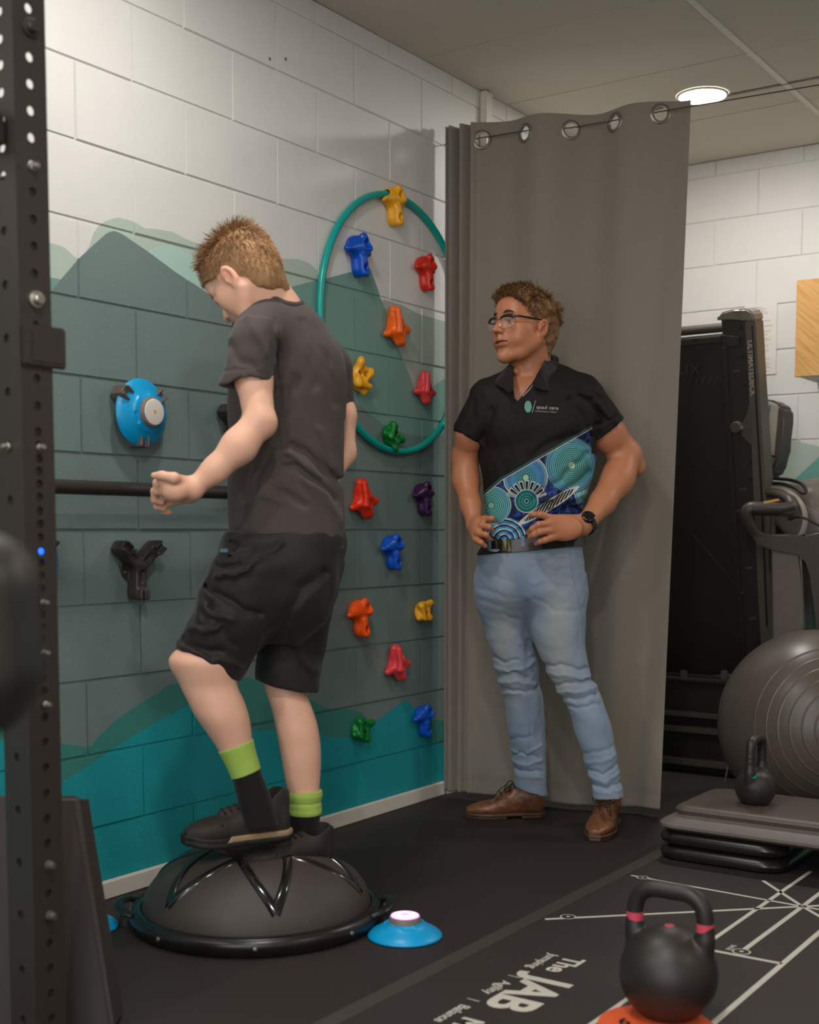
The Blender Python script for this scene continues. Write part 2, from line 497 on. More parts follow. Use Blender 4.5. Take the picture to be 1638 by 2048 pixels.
M['mural'] = mural_material()
def back_wall_material():
    m = NT('painted back wall'); x, y, z = m.pos()
    a = onb(1588, 960); b = onb(1638, 914)
    sl = (b[2]-a[2])/(b[0]-a[0])
    col = m.mix((z < onb(1561, 882)[2])*(x > 0.2), WHITE, lin((176, 190, 176)))
    e0 = onb(1600, 884); e1 = onb(1638, 893)
    col = m.mix((z > e0[2]+(x-e0[0])*((e1[2]-e0[2])/(e1[0]-e0[0])))*(x > e0[0]), col, WHITE)
    col = m.mix((z < a[2]+(x-a[0])*sl)*(z < 1.42), col, lin((104, 160, 150)))
    col = m.mix(m.noise(3.0, 4, vec=m.vec)*0.12, col, (0.3, 0.3, 0.28))
    m.set(col=col, rough=0.5, spec=0.35)
    m.bump(m.noise(90, 4, 0.65, vec=m.vec), 0.35, 0.003)
    return m.m
BACK = 3.40
def onb(px, py): return ony(px, py, BACK)
M['back_paint'] = back_wall_material()
M['plain_wall'] = simple('plain white wall', (222, 215, 206), 0.6, var=0.03, scale=3)
def ceiling_mat():
    m = NT('ceiling tile'); c = lin((212, 204, 190))
    m.set(col=m.mix(m.noise(70, 5, 0.7), tuple(v*0.9 for v in c), c), rough=0.85, spec=0.2)
    m.bump(m.noise(260, 3), 0.25, 0.0015); return m.m
M['ceiling_tile'] = ceiling_mat()
def floor_mat():
    m = NT('rubber gym floor')
    n = m.noise(2.2, 5); f = m.noise(420, 3, 0.7)
    c = m.mix(n, lin((37, 30, 29)), lin((51, 42, 40)))
    c = m.mix(m.ramp(f, [(0, 0), (0.68, 0), (0.72, 1)])*0.5, c, lin((78, 72, 68)))
    m.set(col=c, rough=0.62, spec=0.35); m.bump(f, 0.5, 0.002); return m.m
M['floor'] = floor_mat()

# ------------------------------------------------------------------ room shell
XR, YF = 5.2, -4.4
def shell(name, lo, hi, mat, **k): return box(name, lo, hi, mat, kind='structure', **k)
floor = shell('floor', (-0.25, YF, -0.12), (XR, BACK+0.25, 0.0), 'floor')
wall_l = shell('wall_left', (-0.22, YF, 0.0), (-0.0045, BACK+0.2, CEIL), 'mural')
wall_b = shell('wall_back', (-0.0045, BACK+0.0045, 0.0), (XR, BACK+0.22, CEIL), 'back_paint')
shell('wall_right', (XR, YF, 0), (XR+0.15, BACK+0.2, CEIL), 'plain_wall')
shell('wall_front', (-0.22, YF-0.15, 0), (XR+0.15, YF, CEIL), 'plain_wall')
# added unseen glowing panel behind the camera, fill light for ceiling and figures
def fill_mat():
    m = NT('added fill glow'); m.set(col=(0.6, 0.62, 0.65), em=(0.93, 0.97, 1.0), ems=FILL_STRENGTH, rough=0.1); return m.m
M['fill_glow'] = fill_mat()
wn = shell('fill_panel_1', (1.3, YF+0.001, 0.5), (4.9, YF+0.012, 2.3), 'fill_glow')
for a, b in (((1.25, 0.45), (4.95, 0.5)), ((1.25, 2.3), (4.95, 2.36)), ((1.25, 0.5), (1.3, 2.3)), ((4.9, 0.5), (4.95, 2.3)), ((3.07, 0.5), (3.13, 2.3))):
    box('fill_panel_frame', (a[0], YF+0.001, a[1]), (b[0], YF+0.05, b[1]), 'white_trim', wn)
ceil = shell('ceiling', (-0.22, YF, CEIL+0.006), (XR+0.15, BACK+0.2, CEIL+0.15), 'ceiling_tile')

def block_mesh(name, lx, jag=0):
    "one 390 x 190 block face, long axis X, thickness -Y, rounded arrises"
    bm = bmesh.new(); boxm(bm, (0.0016, 0, 0.0028), (lx-0.0016, 0.05, 0.1972))
    bmesh.ops.bevel(bm, geom=[e for e in bm.edges if all(v.co.y < 0.001 for v in e.verts)], offset=0.0024, segments=2, affect='EDGES')
    bmesh.ops.recalc_face_normals(bm, faces=bm.faces)
    me = bpy.data.meshes.new(name); bm.to_mesh(me); bm.free(); shade(me, 50); return me
def lay_blocks(wall, a0, a1, to_mat, mat, zoff=0.0, phase=0):
    cache = {}
    nrow = 14
    for r in range(nrow):
        z0 = r*0.2+zoff
        top = min(z0+0.2, CEIL)
        if z0 >= CEIL-0.01: continue
        off = 0.0 if (r+phase) % 2 == 0 else 0.2
        k = math.floor((a0-off)/0.4)
        while True:
            s0 = off+k*0.4; s1 = s0+0.4; k += 1
            if s0 >= a1-0.02: break
            s0 = max(s0, a0); s1 = min(s1, a1)
            if s1-s0 < 0.03: continue
            ln = round(s1-s0, 3); key = (ln,)
            if key not in cache:
                cache[key] = block_mesh('block', ln); cache[key].materials.append(M[mat])
            o = bpy.data.objects.new('block', cache[key]); COL.objects.link(o); o.parent = wall
            sc = (top-z0)/0.2
            d = RNG.uniform(-0.0012, 0.0012)
            o.matrix_local = to_mat(s0, z0+RNG.uniform(-0.0006, 0.0006), d) @ Matrix.Diagonal((1, 1, sc, 1))
# left wall: joints at multiples of 0.2, courses at multiples of 0.2
lay_blocks(wall_l, -1.0, BACK, lambda s, z, d: frame((d, s, z), (0, 1, 0), (-1, 0, 0)), 'mural', phase=0)
jb = onb(1540, 590)[0]
lay_blocks(wall_b, 0.0, 3.0, lambda s, z, d: frame((s, BACK+d, z), (1, 0, 0), (0, 1, 0)), 'back_paint', zoff=0.0, phase=1)
# left wall columns start on odd rows where measured

# baseboards and small trims
def skirting(name, pts, t, h):
    (x0, y0), (x1, y1) = pts
    bm = bmesh.new(); boxm(bm, (min(x0, x1), min(y0, y1), 0), (max(x0, x1)+(t if x0 == x1 else 0), max(y0, y1)+(0 if x0 == x1 else t), h))
    return bm_obj(name, bm, 'white_trim', bevel=0.004, auto=30, kind='structure')
skirting('baseboard_left', [(0.0015, YF), (0.0015, 1.742)], 0.014, 0.052)
bm = bmesh.new(); boxm(bm, (0.0015, 1.76, 0), (0.014, BACK-0.002, 0.052)); bm_obj('baseboard_left', bm, 'white_trim', kind='structure')
bm = bmesh.new(); boxm(bm, (0.016, BACK-0.016, 0), (XR, BACK-0.0015, 0.052)); bm_obj('baseboard_back', bm, 'white_trim', kind='structure')
box('trim_1', (0.0015, 1.995, 2.2), (0.03, 2.045, CEIL-0.004), 'white_trim', bevel=0.004, kind='structure')
# marks left on the wall above: two old anchor screws
for px, py in ((539, 118), (571, 118)):
    q = onx(px, py)
    bm = bmesh.new(); lathe_bm(bm, [(0, 0.003), (0.004, 0.002), (0.005, 0)], 10, frame((0.001, q[1], q[2]), (0, 1, 0), (0, 0, 1)))
    bm_obj('wall_anchor', bm, 'grey_plastic', label='tiny screw plug on the white blocks, %s of the pair' % ('left' if px < 550 else 'right'), cat='screw plug')
# ceiling tiles (parts) and grid bars
ys = [y for y in np.arange(1.60-0.603*4, BACK, 0.603)]
xs = [-0.0065, 0.985, 2.185, 3.385]
tile_cache = {}
for i in range(len(xs)-1):
    for j in range(len(ys)):
        y0 = ys[j]; y1 = ys[j+1] if j+1 < len(ys) else BACK
        if y1-y0 < 0.03: continue
        key = (i, round(y1-y0, 3))
        if key not in tile_cache:
            bm = bmesh.new(); boxm(bm, (0.004, 0.004, 0.0), (xs[i+1]-xs[i]-0.004, y1-y0-0.004, 0.0058))
            bmesh.ops.bevel(bm, geom=[e for e in bm.edges if all(v.co.z < 0.001 for v in e.verts)], offset=0.002, segments=1, affect='EDGES')
            me = bpy.data.meshes.new('ceiling_tile'); bm.to_mesh(me); bm.free(); me.materials.append(M['ceiling_tile']); tile_cache[key] = me
        o = bpy.data.objects.new('ceiling_tile', tile_cache[key]); COL.objects.link(o); o.parent = ceil
        o.location = (xs[i], y0, CEIL+RNG.uniform(-0.0004, 0.0004))
for x in xs[1:]:
    box('grid_bar', (x-0.012, ys[0], CEIL-0.0035), (x+0.012, BACK, CEIL-0.0005), 'white_trim', ceil)
for y in ys[1:]:
    box('grid_bar', (0.0, y-0.004, CEIL-0.0015), (3.385, y+0.004, CEIL-0.0003), 'ceiling_tile', ceil)
# slotted track across the ceiling
tq = onz(1500, 187, CEIL)
yt = onz(1600, 161, CEIL)[1]
box('trim_2', (0.3, yt-0.006, CEIL-0.004), (3.2, yt+0.006, CEIL-0.0016), simple('track slot', (110, 100, 88), 0.6), kind='structure')
# the downlights
def lens_mat():
    m = NT('lit diffuser'); m.set(col=(0.9, 0.9, 0.88), em=(1.0, 0.96, 0.9), ems=22.0, rough=0.4); return m.m
M['lens'] = lens_mat()
proto = None
LLAB = ['round lit ceiling downlight above the top right corner of the grey curtain', 'round lit ceiling downlight over the balance dome']
for i, (lx, ly, lw) in enumerate(LAMPS):
    t = thing('downlight', ['round lit downlight in the ceiling by the right end of the grey curtain', 'round downlight in the ceiling above the balance dome, out of frame', 'round downlight in the ceiling near the left wall behind the camera', 'round downlight in the ceiling near the back wall, right of the frame', 'round downlight in the ceiling above the floor mat, out of frame', 'round downlight in the ceiling directly behind the camera', 'round downlight in the ceiling by the right wall'][i], 'ceiling light', (lx, ly, CEIL), 'ceiling downlights')
    if proto is None:
        a = lathe('bezel', [(0.0885, -0.006), (0.092, -0.008), (0.097, -0.004), (0.098, -0.0006)], 'white_trim', t, 40)
        b = lathe('diffuser', [(0.0001, -0.0065), (0.086, -0.0065), (0.0885, -0.006)], 'lens', t, 40)
        proto = (a.data, b.data)
    else:
        for nm, me in zip(('bezel', 'diffuser'), proto):
            o = bpy.data.objects.new(nm, me); COL.objects.link(o); o.parent = t

# ------------------------------------------------------------------ training mat with printed lines
def mat_mat():
    m = NT('black training mat'); n = m.noise(3, 5); f = m.noise(500, 3, 0.7)
    c = m.mix(n, lin((40, 34, 32)), lin((54, 47, 44)))
    m.set(col=c, rough=0.55, spec=0.4); m.bump(f, 0.4, 0.0015); return m.m
M['mat'] = mat_mat()
M['mat_edge'] = simple('mat border', (60, 54, 47), 0.6, bump=0.2)
M['print'] = simple('white mat print', (196, 190, 178), 0.6, var=0.1, scale=60)
MT = 0.004
mat_o = box('training_mat', (1.075, -1.6, 0.0005), (2.15, 1.88, MT), 'mat', bevel=0.0015, label='black agility mat printed with white lines and big lettering, on the floor at the right', cat='mat')
box('border', (1.03, -1.6, 0.0006), (1.0745, 1.88, 0.0035), 'mat_edge', mat_o, label='olive dark strip along the left edge')
def strip(pts, wd, name='printed_line'):
    bm = bmesh.new()
    for (x0, y0), (x1, y1) in zip(pts, pts[1:]):
        d = Vector((x1-x0, y1-y0, 0)).normalized(); nn = Vector((-d.y, d.x, 0))*wd/2
        a, b = Vector((x0, y0, 0)), Vector((x1, y1, 0))
        v = [bm.verts.new(p+Vector((0, 0, z))) for z in (MT-0.0003, MT+0.0005) for p in (a-nn, a+nn, b+nn, b-nn)]
        for f in ((4, 5, 6, 7), (0, 1, 5, 4), (1, 2, 6, 5), (2, 3, 7, 6), (3, 0, 4, 7)): bm.faces.new([v[i] for i in f])
    return bm_obj(name, bm, 'print', mat_o)
CX, CY = 1.597, 1.033
strip([(1.085, 0.548), (CX, CY), (2.1, 1.51)], 0.012)
strip([(1.09, 1.063), (CX, 1.033), (2.1, 1.003)], 0.010)
strip([(1.425, 1.222), (CX, CY), (2.09, 0.545)], 0.011)
strip([(CX, 1.45), (CX, CY), (1.593, 0.60)], 0.013)
strip([(1.506, 1.40), (1.500, 0.0), (1.492, -0.9)], 0.012)
strip([(1.70, 1.40), (1.702, 0.0), (1.70, -0.9)], 0.014)
strip([(1.50, 0.553), (1.70, 0.553)], 0.013)
for x, y, r in ((1.125, 0.599, 0.021), (1.128, 1.058, 0.018), (1.593, 0.582, 0.022), (CX, CY, 0.016)):
    bm = bmesh.new(); lathe_bm(bm, [(r-0.004, MT+0.0008), (r, MT+0.0008)], 32); lathe_bm(bm, [(0.0001, MT+0.0011), (r-0.004, MT+0.0011)], 32)
    o = bm_obj('printed_ring', bm, None, mat_o, label='small printed circle with a black centre'); o.location = (x, y, 0)
    o.data.materials.append(M['print']); o.data.materials.append(M['mat'])
    for p in o.data.polygons:
        if p.center.z > MT+0.00095: p.material_index = 1
    bm = bmesh.new(); lathe_bm(bm, [(0.0001, MT+0.0014), (r*0.25, MT+0.0014)], 16); o2 = bm_obj('printed_dot', bm, 'print', mat_o); o2.location = (x, y, 0)
def lay_text(body, size, x, y, bold=0.0, z=MT, mat='print', parent=None, name='lettering', sp=1.0):
    "baseline towards -x, reading towards -y"
    me = text_mesh(body, size, 0.0002, bold, spacing=sp)
    o = link(name, me, mat, parent or mat_o)
    o.matrix_local = frame((x, y, z+0.0003), (0, -1, 0), (1, 0, 0)); return o
lay_text('The', 0.070, 1.268, 0.318, 0.0018)
lay_text('JAB', 0.148, 1.262, 0.163, 0.0045)
lay_text('Mat', 0.070, 1.268, -0.135, 0.0018)
lay_text('Jumping', 0.036, 1.224, 0.315, 0.0004, sp=1.0)
lay_text('|', 0.034, 1.224, 0.135, 0.0)
lay_text('Agility', 0.036, 1.224, 0.095, 0.0004)
lay_text('|', 0.034, 1.224, -0.04, 0.0)
lay_text('Balance', 0.036, 1.224, -0.08, 0.0004)
lay_text('BASE', 0.02, 1.555, 0.62, 0.0)
lay_text('CATCH', 0.02, 1.64, 1.17, 0.0)
for px, py in ((974, 1926), (983, 1926)):
    q = onz(px, py); bm = bmesh.new(); lathe_bm(bm, [(0.0001, MT+0.0006), (0.0022, MT+0.0004)], 10); o = bm_obj('printed_dot', bm, 'grey_plastic', mat_o); o.location = (q[0], q[1], 0)
# ------------------------------------------------------------------ grey eyelet curtain
def curtain_mat():
    m = NT('grey woven curtain'); ox, oy, oz = m.pos('obj')
    c = lin((134, 125, 114))
    weave = m.noise(900, 2, 0.6)*0.5+m.noise(1, 1, vec=m.comb(ox*260, oy*260, oz*14))*0.3+m.noise(1, 1, vec=m.comb(ox*14, oy*14, oz*300))*0.3
    m.set(col=m.mix(weave, tuple(v*0.8 for v in c), tuple(v*1.18 for v in c)), rough=0.8, spec=0.2, sheen=0.15)
    m.bump(weave, 0.25, 0.001); return m.m
M['curtain'] = curtain_mat()
ctr = thing('curtain', 'grey floor-length eyelet curtain hanging behind the man in jeans', 'curtain', (0, 1.76, 0))
WIRE_Z = 2.418
gx = [978, 1062, 1149, 1236, 1324]; gy = [289, 275, 262, 246, 232]
top_n = [ony(x, y, 1.76+0.155*(x-890)/477)[0] for x, y in zip(gx, gy)]
gz = [ony(x, y, 1.76+0.155*(x-890)/477)[2] for x, y in zip(gx, gy)]
LAM = (top_n[-1]-top_n[0])/2
def cur_pt(u, v):
    "u across 0..1, v 0 top .. 1 bottom"
    nt = 0.032+u*0.842; nb = 0.032+u*0.810
    n = nt+(nb-nt)*v
    s = 1.706+(0.204+(0.139-0.204)*v)*u
    ph = 2*PI*(nt-top_n[0])/LAM
    amp = 0.030*(1-v)+0.016*v
    wv = math.sin(ph)*amp
    k = max(0.0, min(1.0, (nt-0.110)/0.05))
    low = 0.020*math.sin(nt*17+0.8+v*0.7)*v+0.010*math.sin(nt*41+v*1.5)*v**1.5*(0.4+0.6*math.sin(nt*6)**2)
    pleat = 0.028*math.sin((nt-0.032)*2*PI/0.040)*(1-0.45*v)
    s += (wv+low)*k+pleat*(1-k)
    z1 = 2.452+0.006*math.sin(ph*0.5+0.6)*k+0.004*math.sin(nt*60)*(1-k)
    z0 = 0.022+0.004*math.sin(nt*9)
    return Vector((n, s, z1+(z0-z1)*v))
NU = 300; vs = [0, 0.0012]+list(np.linspace(0.003, 0.04, 26))+list(np.linspace(0.045, 0.975, 110))+[0.978, 0.981, 0.99, 0.997, 1.0]
bm = bmesh.new(); G = [[None]*(NU+1) for _ in vs]
for i, v in enumerate(vs):
    for j in range(NU+1):
        p = cur_pt(j/NU, v); p.z += 0
        if abs(v-0.978) < 0.0005 or abs(v-0.981) < 0.0005: p.y += 0.0015
        G[i][j] = bm.verts.new(p)
us = [(tn-0.032)/0.842 for tn in top_n]; centers = [cur_pt(u, (2.452-z)/2.43) for u, z in zip(us, gz)]
def gframe(u, v):
    a = cur_pt(u-0.012, v); b = cur_pt(u+0.012, v); t = (b-a).normalized(); up = (cur_pt(u, v-0.004)-cur_pt(u, v+0.004)).normalized()
    nrm = t.cross(up).normalized(); return t, up, nrm
fr = [gframe(u, (2.452-z)/2.43) for u, z in zip(us, gz)]
for i in range(len(vs)-1):
    for j in range(NU):
        q = (G[i][j], G[i][j+1], G[i+1][j+1], G[i+1][j]); c = sum((a.co for a in q), Vector())/4
        if any((c-ce).length < 0.0265 for ce in centers): continue
        bm.faces.new(q)
loose = [v for v in bm.verts if not v.link_faces]; bmesh.ops.delete(bm, geom=loose, context='VERTS')
cur = bm_obj('fabric', bm, 'curtain', ctr); shade(cur.data, 60); cur.location = (0, -1.76, 0)
md = cur.modifiers.new('thick', 'SOLIDIFY'); md.thickness = 0.0016
# hem band at the bottom
M['eyelet'] = simple('brushed nickel eyelet', (138, 132, 122), 0.35, metal=0.75)
for c, (t, up, nr) in zip(centers, fr):
    bm = bmesh.new()
    prof = [(0.0235, -0.004), (0.0235, 0.004), (0.026, 0.0055), (0.031, 0.0045), (0.0355, 0.0016), (0.0355, -0.0016), (0.031, -0.0045), (0.026, -0.0055), (0.0235, -0.004)]
    lathe_bm(bm, prof, 36, frame(c, t, up))
    o = bm_obj('eyelet', bm, 'eyelet', ctr, auto=50); o.location = (0, -1.76, 0)
w0 = Vector((0.002, 1.76, centers[0].z-0.0)); 
pts = [Vector((0.002, 1.745, centers[0].z+0.012))]+[c+Vector((0, 0, 0.008)) for c in centers]+[onz(1500, 200, 2.43)*0+np.array([2.3, 1.99, centers[-1].z+0.008])]
we = onz(1638, 176, 2.43)
pts[-1] = Vector((we[0]+0.9, we[1]+0.02, centers[-1].z+0.01))
tube('curtain_wire', [Vector(p) for p in pts], 0.0022, 'wire', None, 8, label='thin steel cable through the eyelets of the grey curtain', cat='cable')

# ------------------------------------------------------------------ hoop on the wall
M['hoop'] = simple('teal plastic hoop', (0, 158, 150), 0.28, var=0.05)
t_ = onx(768, 380, 0.03); b_ = onx(797, 902, 0.03); l_ = onx(648, 612, 0.03)
zc = (t_[2]+b_[2])/2; R0 = (t_[2]-b_[2])/2; yc = l_[1]+R0
bm = bmesh.new()
tube_bm(bm, [Vector((0.014, yc+R0*math.cos(a), zc+R0*math.sin(a))) for a in np.linspace(0, 2*PI, 97)[:-1]], 0.0122, 14, True)
bm_obj('hula_hoop', bm, 'hoop', auto=60, label='large teal hoop hung on the wall around the climbing holds', cat='hoop')

# ------------------------------------------------------------------ climbing holds
def hold_sdf(kind, carve=None):
    F = Field((-0.012, -0.075, -0.09), (0.085, 0.075, 0.09), 0.0019)
    k = 0.016
    if kind == 'a':
        F.add(ell((0.012, 0.004, 0.026), (0.030, 0.034, 0.036)), k).add(ell((0.012, 0.010, -0.030), (0.026, 0.020, 0.038)), k)
        F.add(cone((0.016, -0.008, 0.022), (0.022, -0.038, 0.012), 0.020, 0.012), k)
        F.add(cone((0.036, 0.008, 0.060), (0.045, 0.018, 0.022), 0.010, 0.012), 0.012).add(cone((0.036, 0.006, -0.008), (0.038, 0.012, -0.056), 0.011, 0.012), 0.012)
        F.add(cone((0.020, 0.030, 0.024), (0.018, 0.038, 0.014), 0.014, 0.012), 0.012)
        F.add(ell((0.052, 0.012, 0.036), (0.026, 0.008, 0.015)), 0.006, 's').add(ell((0.048, 0.010, -0.038), (0.022, 0.0065, 0.012)), 0.006, 's')
        F.add(ell((0.030, -0.028, -0.03), (0.02, 0.016, 0.03)), 0.014, 's')
    elif kind == 'b':
        F.add(ell((0.014, 0.000, 0.000), (0.030, 0.028, 0.038)), k).add(cone((0.018, 0, 0.01), (0.024, -0.010, 0.052), 0.024, 0.018), k)
        F.add(cone((0.02, 0.01, -0.005), (0.026, 0.040, -0.006), 0.022, 0.015), 0.014).add(cone((0.018, 0, -0.01), (0.024, 0.014, -0.050), 0.025, 0.019), k)
        F.add(cone((0.014, -0.01, -0.015), (0.014, -0.034, -0.030), 0.018, 0.012), 0.012)
        F.add(cone((0.045, -0.016, 0.052), (0.050, -0.012, -0.022), 0.009, 0.009), 0.010).add(cone((0.044, -0.012, -0.022), (0.04, 0.008, -0.052), 0.009, 0.010), 0.010)
        F.add(ell((0.060, 0.004, 0.032), (0.030, 0.009, 0.022)), 0.007, 's').add(ell((0.060, 0.010, -0.018), (0.026, 0.010, 0.018)), 0.010, 's')
        F.add(ell((0.020, -0.036, 0.008), (0.03, 0.012, 0.018)), 0.014, 's')
    else:
        F.add(ell((0.012, 0.000, 0.000), (0.030, 0.040, 0.044)), k)
        F.add(sph((0.032, -0.022, 0.034), 0.017), 0.014).add(sph((0.028, 0.034, 0.028), 0.016), 0.014).add(sph((0.030, 0.020, -0.038), 0.015), 0.014).add(sph((0.026, -0.034, -0.022), 0.014), 0.014)
        F.add(cone((0.044, -0.030, 0.030), (0.046, -0.022, -0.030), 0.008, 0.008), 0.012)
        F.add(ell((0.060, 0.006, 0.006), (0.036, 0.023, 0.025)), 0.010, 's').add(ell((0.034, 0.004, 0.02), (0.024, 0.007, 0.012)), 0.005, 's').add(ell((0.034, 0.010, -0.014), (0.024, 0.008, 0.010)), 0.005, 's')
        F.add(ell((0.034, 0.004, 0.052), (0.020, 0.012, 0.014)), 0.008, 's')
    F.add((plane((0.0015, 0, 0), (-1, 0, 0)), (-1, -1, -1), (1, 1, 1)), 0, 'i')
    if carve:
        y0, z0, sc, rot = carve; r_ = math.radians(rot); c_, s_ = math.cos(r_), math.sin(r_)
        def fn(x, y, z):
            Y, Z = y*sc*1.38, z*sc
            wy = y0+Y*c_-Z*s_; wz = z0+Y*s_+Z*c_
            l = np.sqrt((wy-yc)**2+(wz-zc)**2)
            return (np.sqrt((l-R0)**2+(x*sc-0.014)**2)-0.0165)/sc/1.2
        F.everywhere(lambda x, y, z: -fn(x, y, z), 'i')
    V, Q = F.mesh(2); return to_mesh('climbing_hold', V, Q)
HM = {k: hold_sdf(k) for k in 'abc'}
HC = {'yellow': (238, 168, 30), 'blue': (0, 78, 190), 'red': (205, 38, 16), 'orange': (255, 104, 20), 'coral': (222, 62, 66), 'green': (0, 116, 42), 'vermilion': (232, 48, 18), 'purple': (56, 16, 66), 'pink': (232, 66, 74), 'rust': (242, 84, 12)}
for k, c in HC.items(): M['hold_'+k] = simple('hold '+k, c, 0.32, var=0.05, scale=60)
holds = [
 (787, 411, 'a', 'yellow', 0, 1.0, 'yellow climbing hold at the very top, over the teal hoop\'s upper edge'),
 (716, 510, 'a', 'blue', 0, 1.05, 'blue climbing hold inside the teal hoop, upper left'),
 (851, 545, 'a', 'red', 0, 0.95, 'red climbing hold inside the teal hoop, upper right by the curtain'),
 (793, 653, 'b', 'orange', 0, 1.0, 'bright orange climbing hold at the centre of the teal hoop'),
 (725, 753, 'c', 'yellow', 75, 0.9, 'yellow climbing hold inside the teal hoop, by the boy\'s shoulder'),
 (851, 776, 'b', 'coral', -12, 0.85, 'coral pink climbing hold inside the teal hoop, lower right'),
 (787, 874, 'c', 'green', -35, 0.85, 'green climbing hold at the bottom edge of the teal hoop'),
 (727, 998, 'b', 'vermilion', 0, 1.0, 'red-orange climbing hold just below the teal hoop, by the boy\'s T-shirt'),
 (847, 998, 'a', 'purple', 0, 0.92, 'dark purple climbing hold below the hoop by the curtain'),
 (785, 1104, 'a', 'blue', 0, 0.95, 'blue climbing hold at the middle of the dark grey wall'),
 (720, 1236, 'a', 'rust', 0, 1.0, 'orange climbing hold beside the boy\'s shorts'),
 (850, 1222, 'c', 'yellow', 10, 0.8, 'yellow climbing hold on the dark lower wall by the curtain'),
 (795, 1326, 'b', 'pink', 0, 0.98, 'pink climbing hold above the teal painted peak'),
 (726, 1459, 'c', 'green', -8, 0.85, 'green climbing hold lowest on the wall, on the dark teal paint'),
 (848, 1442, 'a', 'blue', 0, 0.9, 'blue climbing hold lowest on the right, beside the curtain'),
]
M['screw'] = simple('zinc screw', (150, 145, 135), 0.35, metal=0.8)
for px, py, kd, col, rot, sc, lab in holds:
    q = onx(px, py, 0.022)
    if lab.startswith('yellow climbing hold at the very') or lab.startswith('green climbing hold at the bottom'): CARVE = (q[1], q[2], sc, rot)
    else: CARVE = None
    th = thing('climbing_hold', lab, 'climbing hold', group='climbing holds on the painted wall',
               mat=Matrix.Translation((0.0, q[1], q[2])) @ Matrix.Rotation(math.radians(rot), 4, 'X') @ Matrix.Diagonal((sc, sc*1.38, sc, 1)))
    hm = hold_sdf(kd, CARVE) if CARVE else HM[kd]
    o = bpy.data.objects.new('grip', hm); COL.objects.link(o); o.parent = th
    if not hm.materials: hm.materials.append(M['hold_yellow'])
    o.material_slots[0].link = 'OBJECT'; o.material_slots[0].material = M['hold_'+col]
    for (a, b) in {'a': ((0.010, 0.036), (0.008, -0.038)), 'b': ((0.003, 0.03), (0.010, -0.018)), 'c': ((0.004, 0.018), (0.010, -0.014))}[kd]:
        key = 'screwmesh'
        if key not in M:
            bm = bmesh.new(); lathe_bm(bm, [(0.0001, 0.0025), (0.0035, 0.002), (0.0042, 0)], 12, frame((0, 0, 0), (0, 1, 0), (0, 0, 1)))
            me = bpy.data.meshes.new('screw'); bm.to_mesh(me); bm.free(); me.materials.append(M['screw']); M[key] = me
        s_ = bpy.data.objects.new('screw', M[key]); COL.objects.link(s_); s_.parent = th; s_.location = (0.024, a, b)

# ------------------------------------------------------------------ reaction-light pods and their wall brackets
def pod_mesh():
    F = Field((-0.1, -0.1, -0.004), (0.1, 0.1, 0.05), 0.0018)
    F.add(loft([(0.0, 0, 0, 0.0925, 0.0925), (0.005, 0, 0, 0.0925, 0.0925), (0.012, 0, 0, 0.086, 0.086), (0.030, 0, 0, 0.056, 0.056), (0.036, 0, 0, 0.048, 0.048), (0.037, 0, 0, 0.044, 0.044)]), 0)
    for a in (20, 110, 200, 290):
        a = math.radians(a); c, s_ = math.cos(a), math.sin(a)
        F.add(rbox((0.064*c, 0.064*s_, 0.046), (0.020, 0.016, 0.014), 0.004, [[c, -s_, 0], [s_, c, 0], [0, 0, 1]]), 0.005, 's')
    F.add((plane((0, 0, 0.0005), (0, 0, -1)), (-1, -1, -1), (1, 1, 1)), 0, 'i')
    return to_mesh('pod_skirt', *F.mesh(2))
PODM = pod_mesh(); PODM.materials.append(M['blue_plastic'])
def lens2(name, rgb, em):
    m = NT(name); x, y, z = m.pos('obj')
    r = m.math('SQRT', x*x+y*y)
    dots = m.math('ABSOLUTE', m.math('SINE', r*420))
    cc = lin(rgb)
    m.set(col=m.mix(dots*0.25, cc, tuple(min(1, v*1.15) for v in cc)), rough=0.25)
    if em: m.set(em=m.mix(m.ramp(r, [(0, 0.3), (0.008, 0.0), (0.012, 1.0), (0.026, 1.0), (0.034, 0.25)]), lin((225, 120, 215)), lin((255, 205, 250))), ems=em)
    return m.m
M['lens_pink'] = lens2('lit pink lens', (240, 190, 235), 1.25)
M['lens_white'] = lens2('unlit white lens', (212, 202, 192), 0)
M['puck'] = simple('grey pod body', (120, 110, 104), 0.45)
M['amber'] = simple('amber sensor', (200, 165, 90), 0.4)
def pod(mat, label, lit):
    t = thing('light_pod', label, 'light pod', mat=mat, group='light pods')
    link('skirt', PODM, None, t)
    lathe('body', [(0.0395, 0.024), (0.0395, 0.0485), (0.038, 0.051), (0.034, 0.052), (0.0001, 0.052)], 'puck', t, 40)
    lathe('light_lens', [(0.0355, 0.0521), (0.0345, 0.0545), (0.030, 0.0555), (0.0001, 0.0558)], 'lens_pink' if lit else 'lens_white', t, 40, label='glowing pink light lens' if lit else 'unlit white lens')
    if not lit: lathe('sensor', [(0.0001, 0.0562), (0.0055, 0.0560), (0.006, 0.0555)], 'amber', t, 16)
    return t
q = onz(810, 1873, 0.0)
pod(Matrix.Translation((q[0], q[1], 0.0005)) @ Matrix.Rotation(0.4, 4, 'Z'), 'blue light pod glowing pink on the floor in front of the balance dome', True)
q = onz(163, 1856, 0.0)
pod(Matrix.Translation((q[0], q[1], 0.0005)), 'blue light pod on the floor, mostly hidden behind the dark foam block', False)
